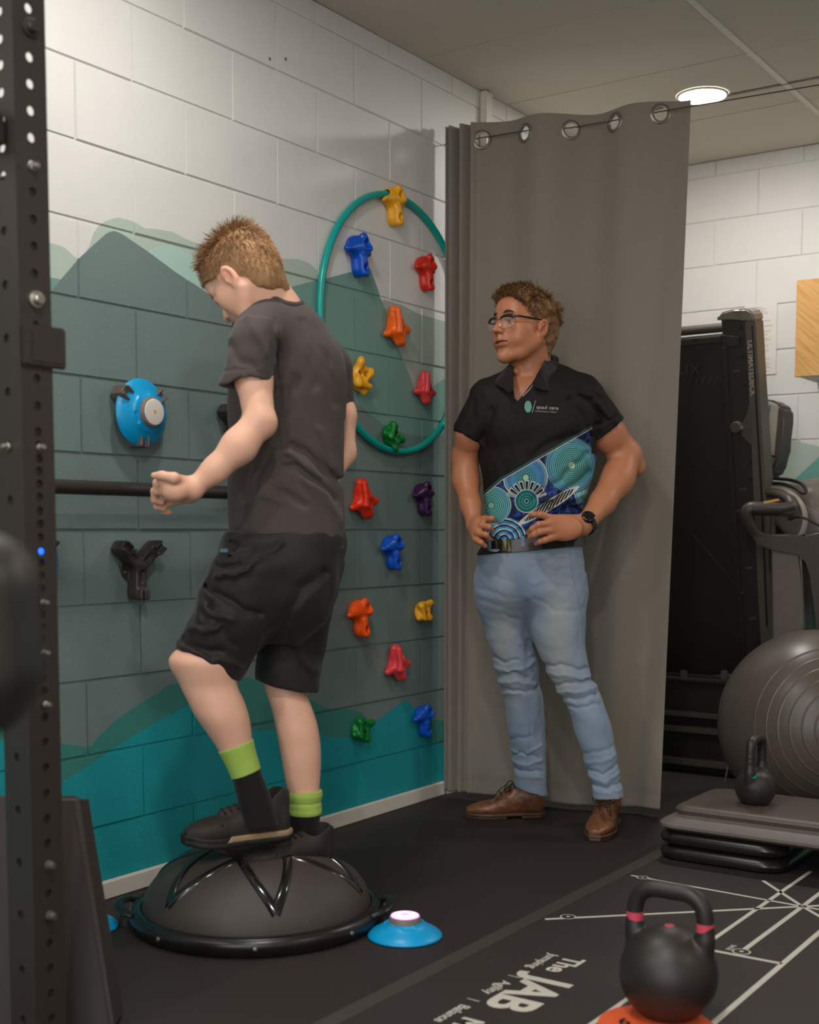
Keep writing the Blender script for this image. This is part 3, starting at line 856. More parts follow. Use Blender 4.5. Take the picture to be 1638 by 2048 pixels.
def bracket_mesh():
    F = Field((-0.11, -0.11, -0.004), (0.11, 0.11, 0.062), 0.002)
    for a in (90+52, 90-52, -92):
        a = math.radians(a); d = np.array([math.cos(a), math.sin(a), 0]); nn = np.array([-d[1], d[0], 0])
        R = np.stack([d, nn, [0, 0, 1]], 1)
        F.add(rbox(d*0.038+np.array([0, 0, 0.022]), (0.046, 0.019, 0.020), 0.006, R), 0.010)
        F.add(rbox(d*0.078+np.array([0, 0, 0.030]), (0.016, 0.017, 0.028), 0.006, R), 0.006)
        F.add(rbox(d*0.074+np.array([0, 0, 0.062]), (0.020, 0.009, 0.016), 0.005, R), 0.005, 's')
        F.add(rbox(d*0.030+nn*0.0+np.array([0, 0, 0.048]), (0.016, 0.006, 0.010), 0.004, R), 0.006, 's')
    F.add(cone((0, 0, 0.002), (0, 0, 0.006), 0.042, 0.042), 0.0) if False else None
    F.add(loft([(0, 0, 0, 0.046, 0.046), (0.005, 0, 0, 0.046, 0.046), (0.007, 0, 0, 0.044, 0.044)]), 0.003)
    F.add((plane((0, 0, 0.0005), (0, 0, -1)), (-1, -1, -1), (1, 1, 1)), 0, 'i')
    return to_mesh('bracket', *F.mesh(2))
BRM = bracket_mesh(); BRM.materials.append(M['black_steel'])
M['clamp_brown'] = simple('brown grey clamp', (92, 80, 74), 0.45)
def bracket(px, py, label):
    q = onx(px, py, 0.02)
    m = frame((0.0012, q[1], q[2]), (0, 1, 0), (0, 0, 1))
    t = thing('wall_bracket', label, 'bracket', mat=m, group='three-armed wall brackets')
    ar = link('arms', BRM, None, t)
    if 'gripping' in label: ar.material_slots[0].link = 'OBJECT'; ar.material_slots[0].material = M['clamp_brown']
    for a in (90, -30, 210):
        a = math.radians(a)
        bm = bmesh.new(); lathe_bm(bm, [(0.0001, 0.0105), (0.0035, 0.010), (0.0048, 0.0075)], 12, Matrix.Translation((0.036*math.cos(a), 0.036*math.sin(a), 0)))
        bm_obj('screw', bm, 'screw', t)
    return q
bracket(273, 1131, 'dark three-armed wall bracket with no pod on it, left of the boy\'s shorts')
qb = bracket(273, 826, 'wall bracket gripping the blue pod above the handrail')
pod(frame((0.030, qb[1]+0.005, qb[2]), (0, 1, 0), (0, 0, 1)) , 'blue light pod with an unlit white lens clipped high on the wall above the handrail', False)
bracket(478, 858, 'wall bracket half hidden behind the boy\'s sleeve')
qc = bracket(50, 1122, 'wall bracket almost hidden behind the rack upright')
pod(frame((0.030, qc[1], qc[2]), (0, 1, 0), (0, 0, 1)), 'blue light pod on the wall, a sliver showing behind the rack upright', False)

# ------------------------------------------------------------------ handrail on the wall
qa = onx(110, 973, 0.10); qe = onx(600, 990, 0.10)
hr = thing('handrail', 'long dark round handrail fixed along the wall behind the boy', 'handrail', (0.1, qa[1], qa[2]))
tube('rail', [(0, -0.75, 0), (0, qe[1]-qa[1], 0)], 0.0185, 'black_steel', hr, 20)
for yy in (-0.6, qe[1]-qa[1]-0.06):
    tube('rail_mount', [(-0.0985, yy, -0.05), (-0.05, yy, -0.05), (-0.008, yy, -0.036), (0, yy, -0.018)], 0.008, 'black_steel', hr, 10)
    bm = bmesh.new(); lathe_bm(bm, [(0.0001, 0.006), (0.028, 0.006), (0.032, 0)], 24, frame((-0.099, yy, -0.05), (0, 1, 0), (0, 0, 1))); bm_obj('mount_plate', bm, 'black_steel', hr)

# ------------------------------------------------------------------ rack upright with holes
PW = 0.073
qp = L(38, 600, 2.36); rk_xy = (CAM+RT*qp[0]+FWD*2.36)[:2]    # nearest vertical edge of the post
rack = thing('rack_upright', 'black perforated steel rack upright at the left edge', 'rack', (rk_xy[0], rk_xy[1], 0))
def zpx(px, py, D=2.38): return L(px, py, D)[2]
def perforated(zs, r, side):
    """plate with holes at heights zs; side 'x' = face looking +x, 'y' = face looking -y"""
    bm = bmesh.new(); H = 2.64; n = 16; hw = PW/2
    zs = sorted(zs); edges = [0.0]
    for a, b in zip(zs, zs[1:]): edges.append((a+b)/2)
    edges = [0.0]+[(a+b)/2 for a, b in zip(zs, zs[1:])]+[H]
    def P(u, z, d):
        return Vector((d, u, z)) if side == 'x' else Vector((-u, -d, z))
    first, last = zs[0], zs[-1]
    for i, zc in enumerate(zs):
        z0, z1 = edges[i], edges[i+1]
        ring = []; out = []
        for k in range(n):
            a = 2*PI*(k+0.5)/n; c, s = math.cos(a), math.sin(a)
            ring.append((hw+r*c, zc+r*s))
            sc = 1/max(abs(c), abs(s))
            out.append((hw+hw*c*sc if True else 0, (zc+(z1-zc)*s*sc) if s > 0 else (zc+(zc-z0)*s*sc)))
        for lay, d in (('f', 0.0), ('b', -0.003)):
            A = [bm.verts.new(P(u, z, d)) for u, z in ring]; B = [bm.verts.new(P(u, z, d)) for u, z in out]
            for k in range(n):
                k2 = (k+1) % n
                q = (A[k], A[k2], B[k2], B[k]); bm.faces.new(q)
            if lay == 'f': AF = A
            else:
                for k in range(n): bm.faces.new((AF[k], AF[(k+1) % n], A[(k+1) % n], A[k]))
            # corner fill
            for k in range(n):
                k2 = (k+1) % n
                (u0, w0), (u1, w1) = out[k], out[k2]
                if abs(u0-u1) > 1e-6 and abs(w0-w1) > 1e-6:
                    cu = u0 if abs(u0-hw) > abs(u1-hw) else u1; cz = w0 if (w0 in (z0, z1)) or abs(w0-zc) > abs(w1-zc) else w1
                    bm.faces.new((B[k], B[k2], bm.verts.new(P(cu, cz, d))))
    return bm
ys_r = [12, 51, 110, 164, 218, 272, 327, 381, 436, 490, 545, 597, 650, 703, 756, 811, 863, 890, 917, 942, 968, 994, 1022, 1048, 1075, 1102, 1127, 1152, 1178, 1206, 1230, 1255, 1280, 1306, 1332, 1358, 1384, 1410, 1436, 1486, 1537, 1589, 1640, 1689, 1733, 1790, 1841, 1890, 1940, 1990, 2040]
ys_l = [23, 78, 130, 185, 240, 295, 352, 462, 570, 677, 784, 892, 1000, 1100, 1206, 1306, 1410, 1515, 1620, 1725, 1830, 1940, 2040]
zr = [zpx(75, y) for y in ys_r]; zl = [zpx(13, y) for y in ys_l]
bm_obj('front_plate', perforated([z for z in zr if z > 0.05], 0.0085, 'x'), 'black_steel', rack)
bm_obj('side_plate', perforated([z for z in zl if z > 0.05], 0.0085, 'y'), 'black_steel', rack)
zj = zpx(75, 350)
box('dark_core', (-PW+0.004, 0.004, 0.0), (-0.004, PW-0.002, zj), 'black_plastic', rack)  # added dark core, stands for the shade inside the lower holes
box('back_plate', (-PW, PW-0.003, 0.0), (-0.001, PW, zj), 'black_steel', rack)
box('back_plate', (-PW, 0.001, 0.0), (-PW+0.003, PW, zj), 'black_steel', rack)
box('foot', (-0.10, -0.04, 0.0), (0.02, PW+0.006, 0.012), 'black_steel', rack, bevel=0.003)
z0, z1 = zpx(85, 733), zpx(85, 648)
bm = bmesh.new(); boxm(bm, (0.001, -0.002, z0), (0.010, 0.100, z1)); o = bm_obj('hook_plate', bm, 'black_steel', rack, bevel=0.004, auto=30, label='square steel plate with rounded corner')
box('hook_plate', (0.0102, 0.02, z0+0.01), (0.012, 0.09, z1-0.012), 'black_steel', rack)
def bolt(px, py, sid='x', r=0.011, mt='bright_metal'):
    z = zpx(px, py)
    bm = bmesh.new()
    m = frame((0.001, PW/2, z), (0, 1, 0), (0, 0, 1)) if sid == 'x' else frame((-PW/2, -0.001, z), (1, 0, 0), (0, 0, 1))
    lathe_bm(bm, [(0.0001, 0.016), (r*0.8, 0.016), (r, 0.013), (r, 0.005), (r*1.4, 0.004), (r*1.4, 0)], 18, m)
    bm_obj('bolt', bm, mt, rack, auto=40)
bolt(78, 597); bolt(82, 894, r=0.005); bolt(82, 1205, r=0.004); bolt(82, 1306, r=0.0045); bolt(82, 1410, r=0.0045); bolt(90, 1733, r=0.007, mt='mid_plastic'); bolt(90, 1834, r=0.007, mt='mid_plastic'); bolt(70, 330, r=0.006)  # last bolt is added in place of a bright spot in a hole
bolt(20, 893, 'y', 0.005); bolt(22, 1410, 'y', 0.006); bolt(66, 50, r=0.012, mt='black_steel')
# clamp on the side face high up
zc_ = zpx(15, 262)
cl = thing('rack_clamp', 'small black clamp with bright knobs on the rack upright, high on the left', 'clamp', (rk_xy[0]-PW/2, rk_xy[1]-0.003, zc_))
box('jaw', (-0.03, -0.05, -0.035), (0.02, -0.001, 0.03), 'black_plastic', cl, bevel=0.008, seg=3)
tube('knob', [(-0.03, -0.035, 0.02), (0.012, -0.058, 0.012)], [0.006, 0.009], 'bright_metal', cl, 12)
tube('knob', [(-0.05, -0.03, 0.045), (-0.015, -0.045, 0.045)], [0.008, 0.006], 'bright_metal', cl, 12)
tube('pin', [(0.0, -0.03, -0.03), (-0.02, -0.03, -0.075)], 0.006, 'black_steel', cl, 10)
# blue indicator lamp seen through a hole
bq = L(83, 1103, 2.375); bw = CAM+RT*bq[0]+FWD*2.375
m_ = NT('blue indicator'); m_.set(col=(0, 0.1, 0.9), em=(0.02, 0.15, 1), ems=1.6); M['led'] = m_.m
bm = bmesh.new(); lathe_bm(bm, [(0.0001, 0.003), (0.005, 0.002), (0.0065, 0.0)], 14, frame((0.0006, PW/2, bq[2]), (0, 1, 0), (0, 0, 1))); bm_obj('indicator_light', bm, 'led', rack, label='small glowing blue indicator')

# ------------------------------------------------------------------ dark tapered foam block behind the upright
def px_prism(name, front, back, mats, parent=None, bevel=0.006, **k):
    bm = bmesh.new(); A = [bm.verts.new(Vector(p)) for p in front]; B = [bm.verts.new(Vector(p)) for p in back]; n = len(A)
    bm.faces.new(A); bm.faces.new(B[::-1])
    for i in range(n): bm.faces.new((A[i], B[i], B[(i+1) % n], A[(i+1) % n]))
    return bm_obj(name, bm, mats, parent, bevel, 3, auto=35, **k)
def T3(px, py, D): return atd(px, py, D)
fr_b = onz(228, 2064, 0.001); bk_b = onz(250, 2028, 0.001)
Df = (fr_b-CAM)@FWD; Db = (bk_b-CAM)@FWD
zt = 0.445
ft = T3(150, 1601, Df+0.07); bt = T3(184, 1582, Db-0.01)
ft[2] = bt[2] = (ft[2]+bt[2])/2
def leftof(p, wd): return p-RT*wd
px_prism('foam_block', [fr_b, ft, leftof(ft, 0.34), leftof(fr_b, 0.42)], [bk_b, bt, leftof(bt, 0.36), leftof(bk_b, 0.45)], 'foam_cover', None, 0.010,
         label='dark tapered foam block standing on the floor behind the rack upright', cat='foam block')
# out-of-focus padded roller near the lens
F = Field((-0.16, -0.12, -0.22), (0.12, 0.12, 0.14), 0.005)
F.add(rbox((-0.01, 0, -0.02), (0.055, 0.06, 0.075), 0.045), 0.0).add(cone((-0.03, 0, -0.06), (-0.08, 0, -0.15), 0.05, 0.030), 0.05)
pd = to_mesh('bench_pad', *F.mesh(3)); c = atd(-48, 1205, 1.0)
bp = thing('padded_roller', 'blurred black padded roller on a steel leg, close to the lens at the left edge', 'bench pad', (c[0]-RT[0]*0.085, c[1]-RT[1]*0.085, 0))
o = link('pad', pd, simple('black vinyl pad', (46, 42, 40), 0.35), bp)
o.matrix_local = Matrix.Translation(Vector(c)-bp.location) @ Matrix.Rotation(CAM_YAW, 4, 'Z')
tube('leg', [(0, 0, c[2]-0.14), (0, 0, 0.012)], 0.02, 'black_steel', bp, 14)
box('foot', (-0.12, -0.05, 0.0), (0.06, 0.05, 0.012), 'black_steel', bp, bevel=0.003)

# ------------------------------------------------------------------ balance dome
BC = np.array([0.462, 0.146]); BD = 3.27; BR, DR = 0.328, 0.293
M['dome'] = simple('dark grey dome rubber', (60, 52, 48), 0.55, var=0.06, bump=0.25, bscale=600)
M['gloss_black'] = simple('glossy black rubber strip', (22, 20, 19), 0.14, var=0.05, spec=0.8)
M['base_black'] = simple('black moulded base', (26, 23, 22), 0.3)
bosu = thing('balance_dome', 'half-ball balance trainer, dark grey dome with a black base, under the boy\'s feet', 'balance trainer', (BC[0], BC[1], 0))
FEET = [(L(486, 1695, 3.22), L(420, 1700, 3.18), 0.05), (L(640, 1740, 3.36), L(560, 1735, 3.3), 0.045)]
def dome_z(x, y):
    r = math.hypot(x, y)/DR
    z = 0.040+0.160*(max(0.0, 1-r**2.25))**0.56
    return z
prof = []
for i in range(41):
    a = i/40*PI/2; r = DR*math.cos(a)**0.95 if i < 40 else 0.0
    prof.append((max(r, 0), dome_z(max(r, 0), 0) if i < 40 else dome_z(0, 0)))
bm = bmesh.new(); lathe_bm(bm, [(DR, 0.030)]+[(r if r > 1e-5 else 0.0, z) for r, z in prof], 96)
dome = bm_obj('dome', bm, 'dome', bosu, auto=60)
lathe('base', [(0.0001, 0.0), (0.29, 0.0), (0.318, 0.004), (BR-0.003, 0.018), (BR, 0.028), (BR-0.004, 0.040), (0.316, 0.046), (0.302, 0.044), (0.294, 0.036), (0.0001, 0.034)], 'base_black', bosu, 96)
lathe('rim', [(DR-0.004, 0.038), (DR+0.004, 0.0465), (DR+0.012, 0.047), (DR+0.018, 0.043)], 'gloss_black', bosu, 96)
# raised zig-zag strips
view_a = math.atan2(-FWD[1], -FWD[0])
strip_pts = []
for i in range(7):
    strip_pts.append((view_a+math.radians(16)+(i)*2*PI/6, 0.93)); strip_pts.append((view_a+math.radians(16)+(i+0.5)*2*PI/6, 0.40))
strip_pts = strip_pts[:12]
for i in range(12):
    a0, r0 = strip_pts[i]; a1, r1 = strip_pts[(i+1) % 12]
    if a1-a0 > PI: a1 -= 2*PI
    if a1-a0 < -PI: a1 += 2*PI
    bm = bmesh.new(); N = 26; rows_ = []
    p0 = Vector((math.cos(a0)*r0*DR, math.sin(a0)*r0*DR, 0)); p1 = Vector((math.cos(a1)*r1*DR, math.sin(a1)*r1*DR, 0))
    for k in range(N+1):
        t = k/N; p = p0.lerp(p1, t); p += Vector((p.x, p.y, 0)).normalized()*(math.sin(t*PI)*0.028)
        rows_.append(p)
    prev = None
    for k, p in enumerate(rows_):
        t = (rows_[min(k+1, N)]-rows_[max(k-1, 0)]).normalized(); nn = Vector((-t.y, t.x, 0)); sec = []
        for w_, hgt in ((-0.0125, -0.002), (-0.0105, 0.003), (-0.004, 0.0048), (0.004, 0.0048), (0.0105, 0.003), (0.0125, -0.002)):
            q = p+nn*w_; z = dome_z(q.x, q.y)
            rad = Vector((q.x, q.y, 0)); out = rad.normalized() if rad.length > 1e-6 else Vector((0, 0, 0))
            sl = min(1, (rad.length/DR)**2)
            q = q+out*hgt*sl; q.z = z+hgt*(1-0.3*sl); sec.append(bm.verts.new(q))
        if prev:
            for a, b, c_, d_ in zip(prev, prev[1:], sec[1:], sec): bm.faces.new((a, b, c_, d_))
        prev = sec
    bm_obj('grip_strip', bm, 'gloss_black', bosu, auto=60)
# carrying handles and rubber feet/screws on the base
for sgn in (-1, 1):
    v = RT*sgn*(BR+0.004); ang = math.atan2(RT[1]*sgn, RT[0]*sgn)+(0.12 if sgn < 0 else -0.12)
    pts = [(math.cos(ang+d)*(BR+e), math.sin(ang+d)*(BR+e), 0.040+h) for d, e, h in ((-0.24, -0.012, 0.0), (-0.17, 0.010, 0.008), (-0.06, 0.020, 0.012), (0.06, 0.020, 0.012), (0.17, 0.010, 0.008), (0.24, -0.012, 0.0))]
    tube('handle', catmull(pts, 5), 0.0095, 'base_black', bosu, 10, flat=(1.4, 0.8))
for a in np.linspace(0, 2*PI, 9)[:-1]:
    an = view_a+0.1+a
    bm = bmesh.new(); lathe_bm(bm, [(0.0001, 0.004), (0.005, 0.003), (0.006, 0)], 12, frame((math.cos(an)*(BR-0.0005), math.sin(an)*(BR-0.0005), 0.027), (-math.sin(an), math.cos(an), 0), (0, 0, 1)))
    bm_obj('screw', bm, 'screw', bosu)

# ------------------------------------------------------------------ kettlebells
def kb_mesh(R, h, tube_r, hw, hh, flat):
    F = Field((-R*1.3, -R*1.3, -0.005), (R*1.3, R*1.3, hh+0.02), h)
    F.add(sph((0, 0, R*0.97), R), 0.0)
    path = catmull([(-hw, 0, R*1.35), (-hw*1.06, 0, R*1.9), (-hw*0.98, 0, hh-tube_r*2.6), (-hw*0.62, 0, hh-tube_r*1.15), (0, 0, hh-tube_r), (hw*0.62, 0, hh-tube_r*1.15), (hw*0.98, 0, hh-tube_r*2.6), (hw*1.06, 0, R*1.9), (hw, 0, R*1.35)], 5)
    for a, b in zip(path, path[1:]): F.add(cone(a, b, tube_r, tube_r), 0.004)
    for s in (-1, 1): F.add(cone((s*hw*0.9, 0, R*1.2), (s*hw*1.02, 0, R*1.75), tube_r*1.2, tube_r), 0.018)
    F.add((plane((0, 0, flat), (0, 0, -1)), (-1, -1, -1), (1, 1, 1)), 0, 'i')
    V, Q = F.mesh(2); V[:, 2] -= flat; return to_mesh('kettlebell_body', V, Q)
M['kb'] = simple('matte black powder coat', (40, 34, 31), 0.42, bump=0.2, bscale=800)
M['pink_band'] = simple('pink band', (205, 70, 92), 0.45, var=0.05)
M['teal_band'] = simple('teal band', (0, 140, 110), 0.4, var=0.05)
od = onz(1313, 2052, 0.006); 
disc = thing('floor_marker', 'flat orange rubber marker disc under the large kettlebell', 'marker disc', (od[0], od[1], MT))
lathe('disc', [(0.0001, 0.0045), (0.111, 0.0045), (0.117, 0.003), (0.118, 0.0005)], 'orange_rubber', disc, 64)
me = text_mesh('6', 0.05, 0.0003, 0.001); o = link('number', me, 'black_plastic', disc); o.matrix_local = frame(tuple(Vector((-RT[0], -RT[1], 0))*0.075+Vector((-FWD[0], -FWD[1], 0))*0.0+Vector((0, 0, 0.0047))), tuple(RT), tuple(FWD))
kbp = onz(1336, 2036, 0.0)
KZ = MT+0.005
kb = thing('kettlebell', 'large black kettlebell with pink bands on an orange disc in the foreground', 'kettlebell', mat=Matrix.Translation((kbp[0], kbp[1], KZ)) @ Matrix.Rotation(CAM_YAW-0.6, 4, 'Z'))
KR = 0.1005
link('body', kb_mesh(KR, 0.0028, 0.0165, 0.073, 0.286, 0.012), 'kb', kb)
for s in (-1, 1):
    bm = bmesh.new(); lathe_bm(bm, [(0.0164, -0.012), (0.0178, -0.011), (0.0178, 0.011), (0.0164, 0.012)], 32, Matrix.Translation((s*0.0765, 0, 0.192)))
    bm_obj('colour_band', bm, 'pink_band', kb, auto=50, label='pink band around the handle')
bm = bmesh.new(); lathe_bm(bm, [(0.0001, 0.0012), (0.006, 0.0012), (0.010, 0.0012), (0.011, 0)], 24, Matrix.Translation((0, 0, KR*1.97-0.013))); bm_obj('badge', bm, 'pink_band', kb, label='small round pink badge')
me = text_mesh('8 KG', 0.034, 0.0006, 0.001, 'CENTER')
o = link('lettering', me, 'kb', kb)
cv = []
for v in o.data.vertices:
    a = v.co.x/KR; x = math.sin(a)*(KR+0.0003+v.co.z); yv = -math.cos(a)*(KR+0.0003+v.co.z); zz = KR*0.97-0.012-0.025+v.co.y
    dz = zz-(KR*0.97-0.012); rr = math.sqrt(max(1e-6, 1-(dz/KR)**2)); v.co = Vector((x*rr, yv*rr, zz))
o.rotation_euler = (0, 0, 0.6)
def small_kb(): pass

# ------------------------------------------------------------------ aerobic step on risers
M['step_grey'] = simple('grey step plastic', (104, 95, 88), 0.5, bump=0.1)
M['step_pad'] = simple('dark step pad', (84, 74, 67), 0.42, bump=0.3, bscale=700)
SX0, SX1, SY0, SY1 = 1.065, 2.16, 1.285, 1.715
step = thing('aerobic_step', 'grey aerobic step deck with a dark rubber top', 'exercise step', (SX0, SY0, 0.095))
def rrect(x0, y0, x1, y1, r, z, n=7):
    out = []
    for cx, cy, a0 in ((x1-r, y1-r, 0), (x0+r, y1-r, 90), (x0+r, y0+r, 180), (x1-r, y0+r, 270)):
        for k in range(n): a = math.radians(a0+90*k/(n-1)); out.append(Vector((cx+r*math.cos(a), cy+r*math.sin(a), z)))
    return out
def ringstack(name, rings, mats, parent, deg=40, **k):
    bm = bmesh.new(); R_ = [[bm.verts.new(p) for p in r] for r in rings]
    for a, b in zip(R_, R_[1:]):
        n = len(a)
        for i in range(n): bm.faces.new((a[i], a[(i+1) % n], b[(i+1) % n], b[i]))
    bm.faces.new(R_[0][::-1]); bm.faces.new(R_[-1])
    return bm_obj(name, bm, mats, parent, auto=deg, **k)
W_, H_ = SX1-SX0, SY1-SY0
def inset(d, z, r): return rrect(d, d, W_-d, H_-d, r, z)
ringstack('deck', [inset(0.01, 0.0, 0.06), inset(-0.004, 0.010, 0.065), inset(-0.004, 0.018, 0.065), inset(0.006, 0.026, 0.06), inset(0.052, 0.052, 0.05), inset(0.06, 0.053, 0.045)], 'step_grey', step)
ringstack('top_pad', [inset(0.040, 0.046, 0.045), inset(0.036, 0.058, 0.045), inset(0.042, 0.067, 0.045), inset(0.056, 0.071, 0.045)], 'step_pad', step, label='dark rubber top pad')
for k, zz in enumerate((0.0, 0.0475)):
    t = thing('step_riser', ['lower black riser ring under the left end of the step', 'upper black riser ring under the left end of the step'][k], 'step riser', (1.06, 1.285, zz+0.0003+0.004*0), 'step risers')
    if k == 0: t.location.z = MT-0.0003+0.0006 if False else 0.0042
    else: t.location.z = 0.0042+0.0455
    def ri(d, z, r=0.07): return rrect(d, d, 0.40-d, 0.40-d, r, z)
    ringstack('ring', [ri(0.016, 0.0), ri(0.004, 0.006), ri(0.0, 0.020), ri(0.006, 0.034), ri(0.018, 0.041), ri(0.022, 0.045)], 'base_black', t)
for k, zz in enumerate((0.0042, 0.0497)):
    t = thing('step_riser', ['lower black riser ring under the right end of the step, outside the frame', 'upper black riser ring under the right end of the step, outside the frame'][k], 'step riser', (1.765, 1.285, zz+0.0004), 'step risers')
    ringstack('ring', [rrect(d, d, 0.40-d, 0.40-d, 0.07, z) for d, z in ((0.016, 0), (0.004, 0.006), (0.0, 0.02), (0.006, 0.034), (0.018, 0.041), (0.022, 0.045))], 'base_black', t)
step.location.z = 0.0952
q = onz(1508, 1608, 0.0952+0.071)
kb2 = thing('kettlebell', 'small black kettlebell with teal bands standing on the grey step', 'kettlebell', mat=Matrix.Translation((q[0], q[1]+0.01, 0.0952+0.0712)) @ Matrix.Rotation(CAM_YAW+0.95, 4, 'Z'))
link('body', kb_mesh(0.062, 0.0022, 0.0135, 0.047, 0.222, 0.010), 'kb', kb2)
for s in (-1, 1):
    bm = bmesh.new(); lathe_bm(bm, [(0.0205, -0.012), (0.0215, -0.004), (0.0165, 0.006), (0.0138, 0.008)], 28, Matrix.Translation((s*0.0465, 0, 0.098)) @ Matrix.Rotation(s*0.25, 4, 'Y'))
    bm_obj('colour_band', bm, 'teal_band', kb2, auto=50, label='teal band at the base of the handle')

# ------------------------------------------------------------------ exercise ball
BLR = 0.33
q1 = L(1642, 1428, 4.40); bc = CAM+RT*q1[0]+FWD*4.47; bc = Vector((bc[0], bc[1], BLR-0.004))
def ball_mat():
    m = NT('grey gym ball'); x, y, z = m.pos('obj')
    c = lin((88, 78, 70)); m.set(col=m.mix(m.noise(4, 4), tuple(v*0.85 for v in c), tuple(v*1.1 for v in c)), rough=0.36, spec=0.5)
    m.bump(m.noise(300, 2), 0.1, 0.001); return m.m
M['ball'] = ball_mat()
axis = Vector((-FWD[0]*1.0-RT[0]*0.0, -FWD[1]-RT[1]*0.0, 0.10)).normalized()
prof = []
for i in range(121):
    a = PI*i/120; r = BLR
    prof.append((BLR*math.sin(a), -BLR*math.cos(a)))
bmb = bmesh.new()
rings_deg = [9, 17, 24, 31, 38, 45, 53]
prof2 = []
for i in range(0, 901):
    a = 180*i/900
    e = min(abs((180-a)-g) for g in rings_deg); e2 = min(abs(a-g) for g in rings_deg)
    rr = BLR-0.0*BLR+0.0016*math.exp(-(min(e, e2)/0.42)**2)
    if i % 3 == 0 or min(e, e2) < 1.0:
        prof2.append((rr*math.sin(math.radians(a)) if 0 < i < 900 else 0.0, -rr*math.cos(math.radians(a))))
lathe_bm(bmb, prof2, 96)
zq = axis.to_track_quat('Z', 'Y').to_matrix().to_4x4()
ball = thing('exercise_ball', 'large dark grey gym ball with concentric ribs at the right edge', 'gym ball', tuple(bc))
o = bm_obj('shell', bmb, 'ball', ball, auto=60); o.matrix_local = zq
bm = bmesh.new(); lathe_bm(bm, [(0.0001, BLR+0.0025), (0.009, BLR+0.002), (0.0115, BLR-0.001)], 20); o = bm_obj('valve_plug', bm, 'dark_plastic', ball); o.matrix_local = zq
# ================================================================== PEOPLE
def skin_mat(name, rgb, red=(0.62, 0.28, 0.2), rough=0.48):
    m = NT(name); c = lin(rgb)
    at = m.n('ShaderNodeAttribute'); at.attribute_name = 'tint'
    n = m.noise(18, 4)
    base = m.mix(n, tuple(v*0.90 for v in c), tuple(min(1, v*1.08) for v in c))
    base = m.mix(m.noise(7, 3)*0.22, base, tuple(a*b for a, b in zip(c, (1.0, 0.78, 0.72))))
    mx = m.n('ShaderNodeMix', data_type='RGBA'); mx.blend_type = 'MULTIPLY'; mx.inputs[0].default_value = 1
    m.put(mx.inputs[6], base); m.t.links.new(at.outputs['Color'], mx.inputs[7])
    m.set(col=X(m, mx.outputs[2]), rough=rough, spec=0.4, sss=0.06)
    m.b.inputs['Subsurface Radius'].default_value = (0.6, 0.25, 0.12); m.b.inputs['Subsurface Scale'].default_value = 0.01
    m.bump(m.noise(380, 3), 0.12, 0.0006)
    return m.m
def tint(me, fn):
    "per-vertex skin tint (lips, brows) ; fn(V)->(N,3)"
    n = len(me.vertices); V = np.zeros(n*3, np.float32); me.vertices.foreach_get('co', V); V = V.reshape(-1, 3)
    c = np.ones((n, 4), np.float32); c[:, :3] = fn(V)
    a = me.color_attributes.new('tint', 'FLOAT_COLOR', 'POINT'); a.data.foreach_set('color', c.ravel())
def rotm(f, up):
    "columns: x (figure's left of face), y forward, z up"
    f = np.array(f, float); f /= np.linalg.norm(f); up = np.array(up, float); z = up-f*(up@f); z /= np.linalg.norm(z)
    x = np.cross(f, z); return np.stack([x, f, z], 1)
def in_frame(prim, O, R, s=1.0):
    "re-express a primitive given in local coordinates"
    fn, lo, hi = prim; O = f3(O); Rf = f3(R); s3 = f3(np.ones(3)*s)
    def g(x, y, z):
        p = [x-O[0], y-O[1], z-O[2]]
        q = [(Rf[0, i]*p[0]+Rf[1, i]*p[1]+Rf[2, i]*p[2])/s3[i] for i in range(3)]
        return fn(*q)*float(min(s3))
    c = np.array([[a, b, d] for a in (lo[0], hi[0]) for b in (lo[1], hi[1]) for d in (lo[2], hi[2])])*np.asarray(s3, float)
    c = c@np.array(R).T+np.array(O); return g, c.min(0), c.max(0)
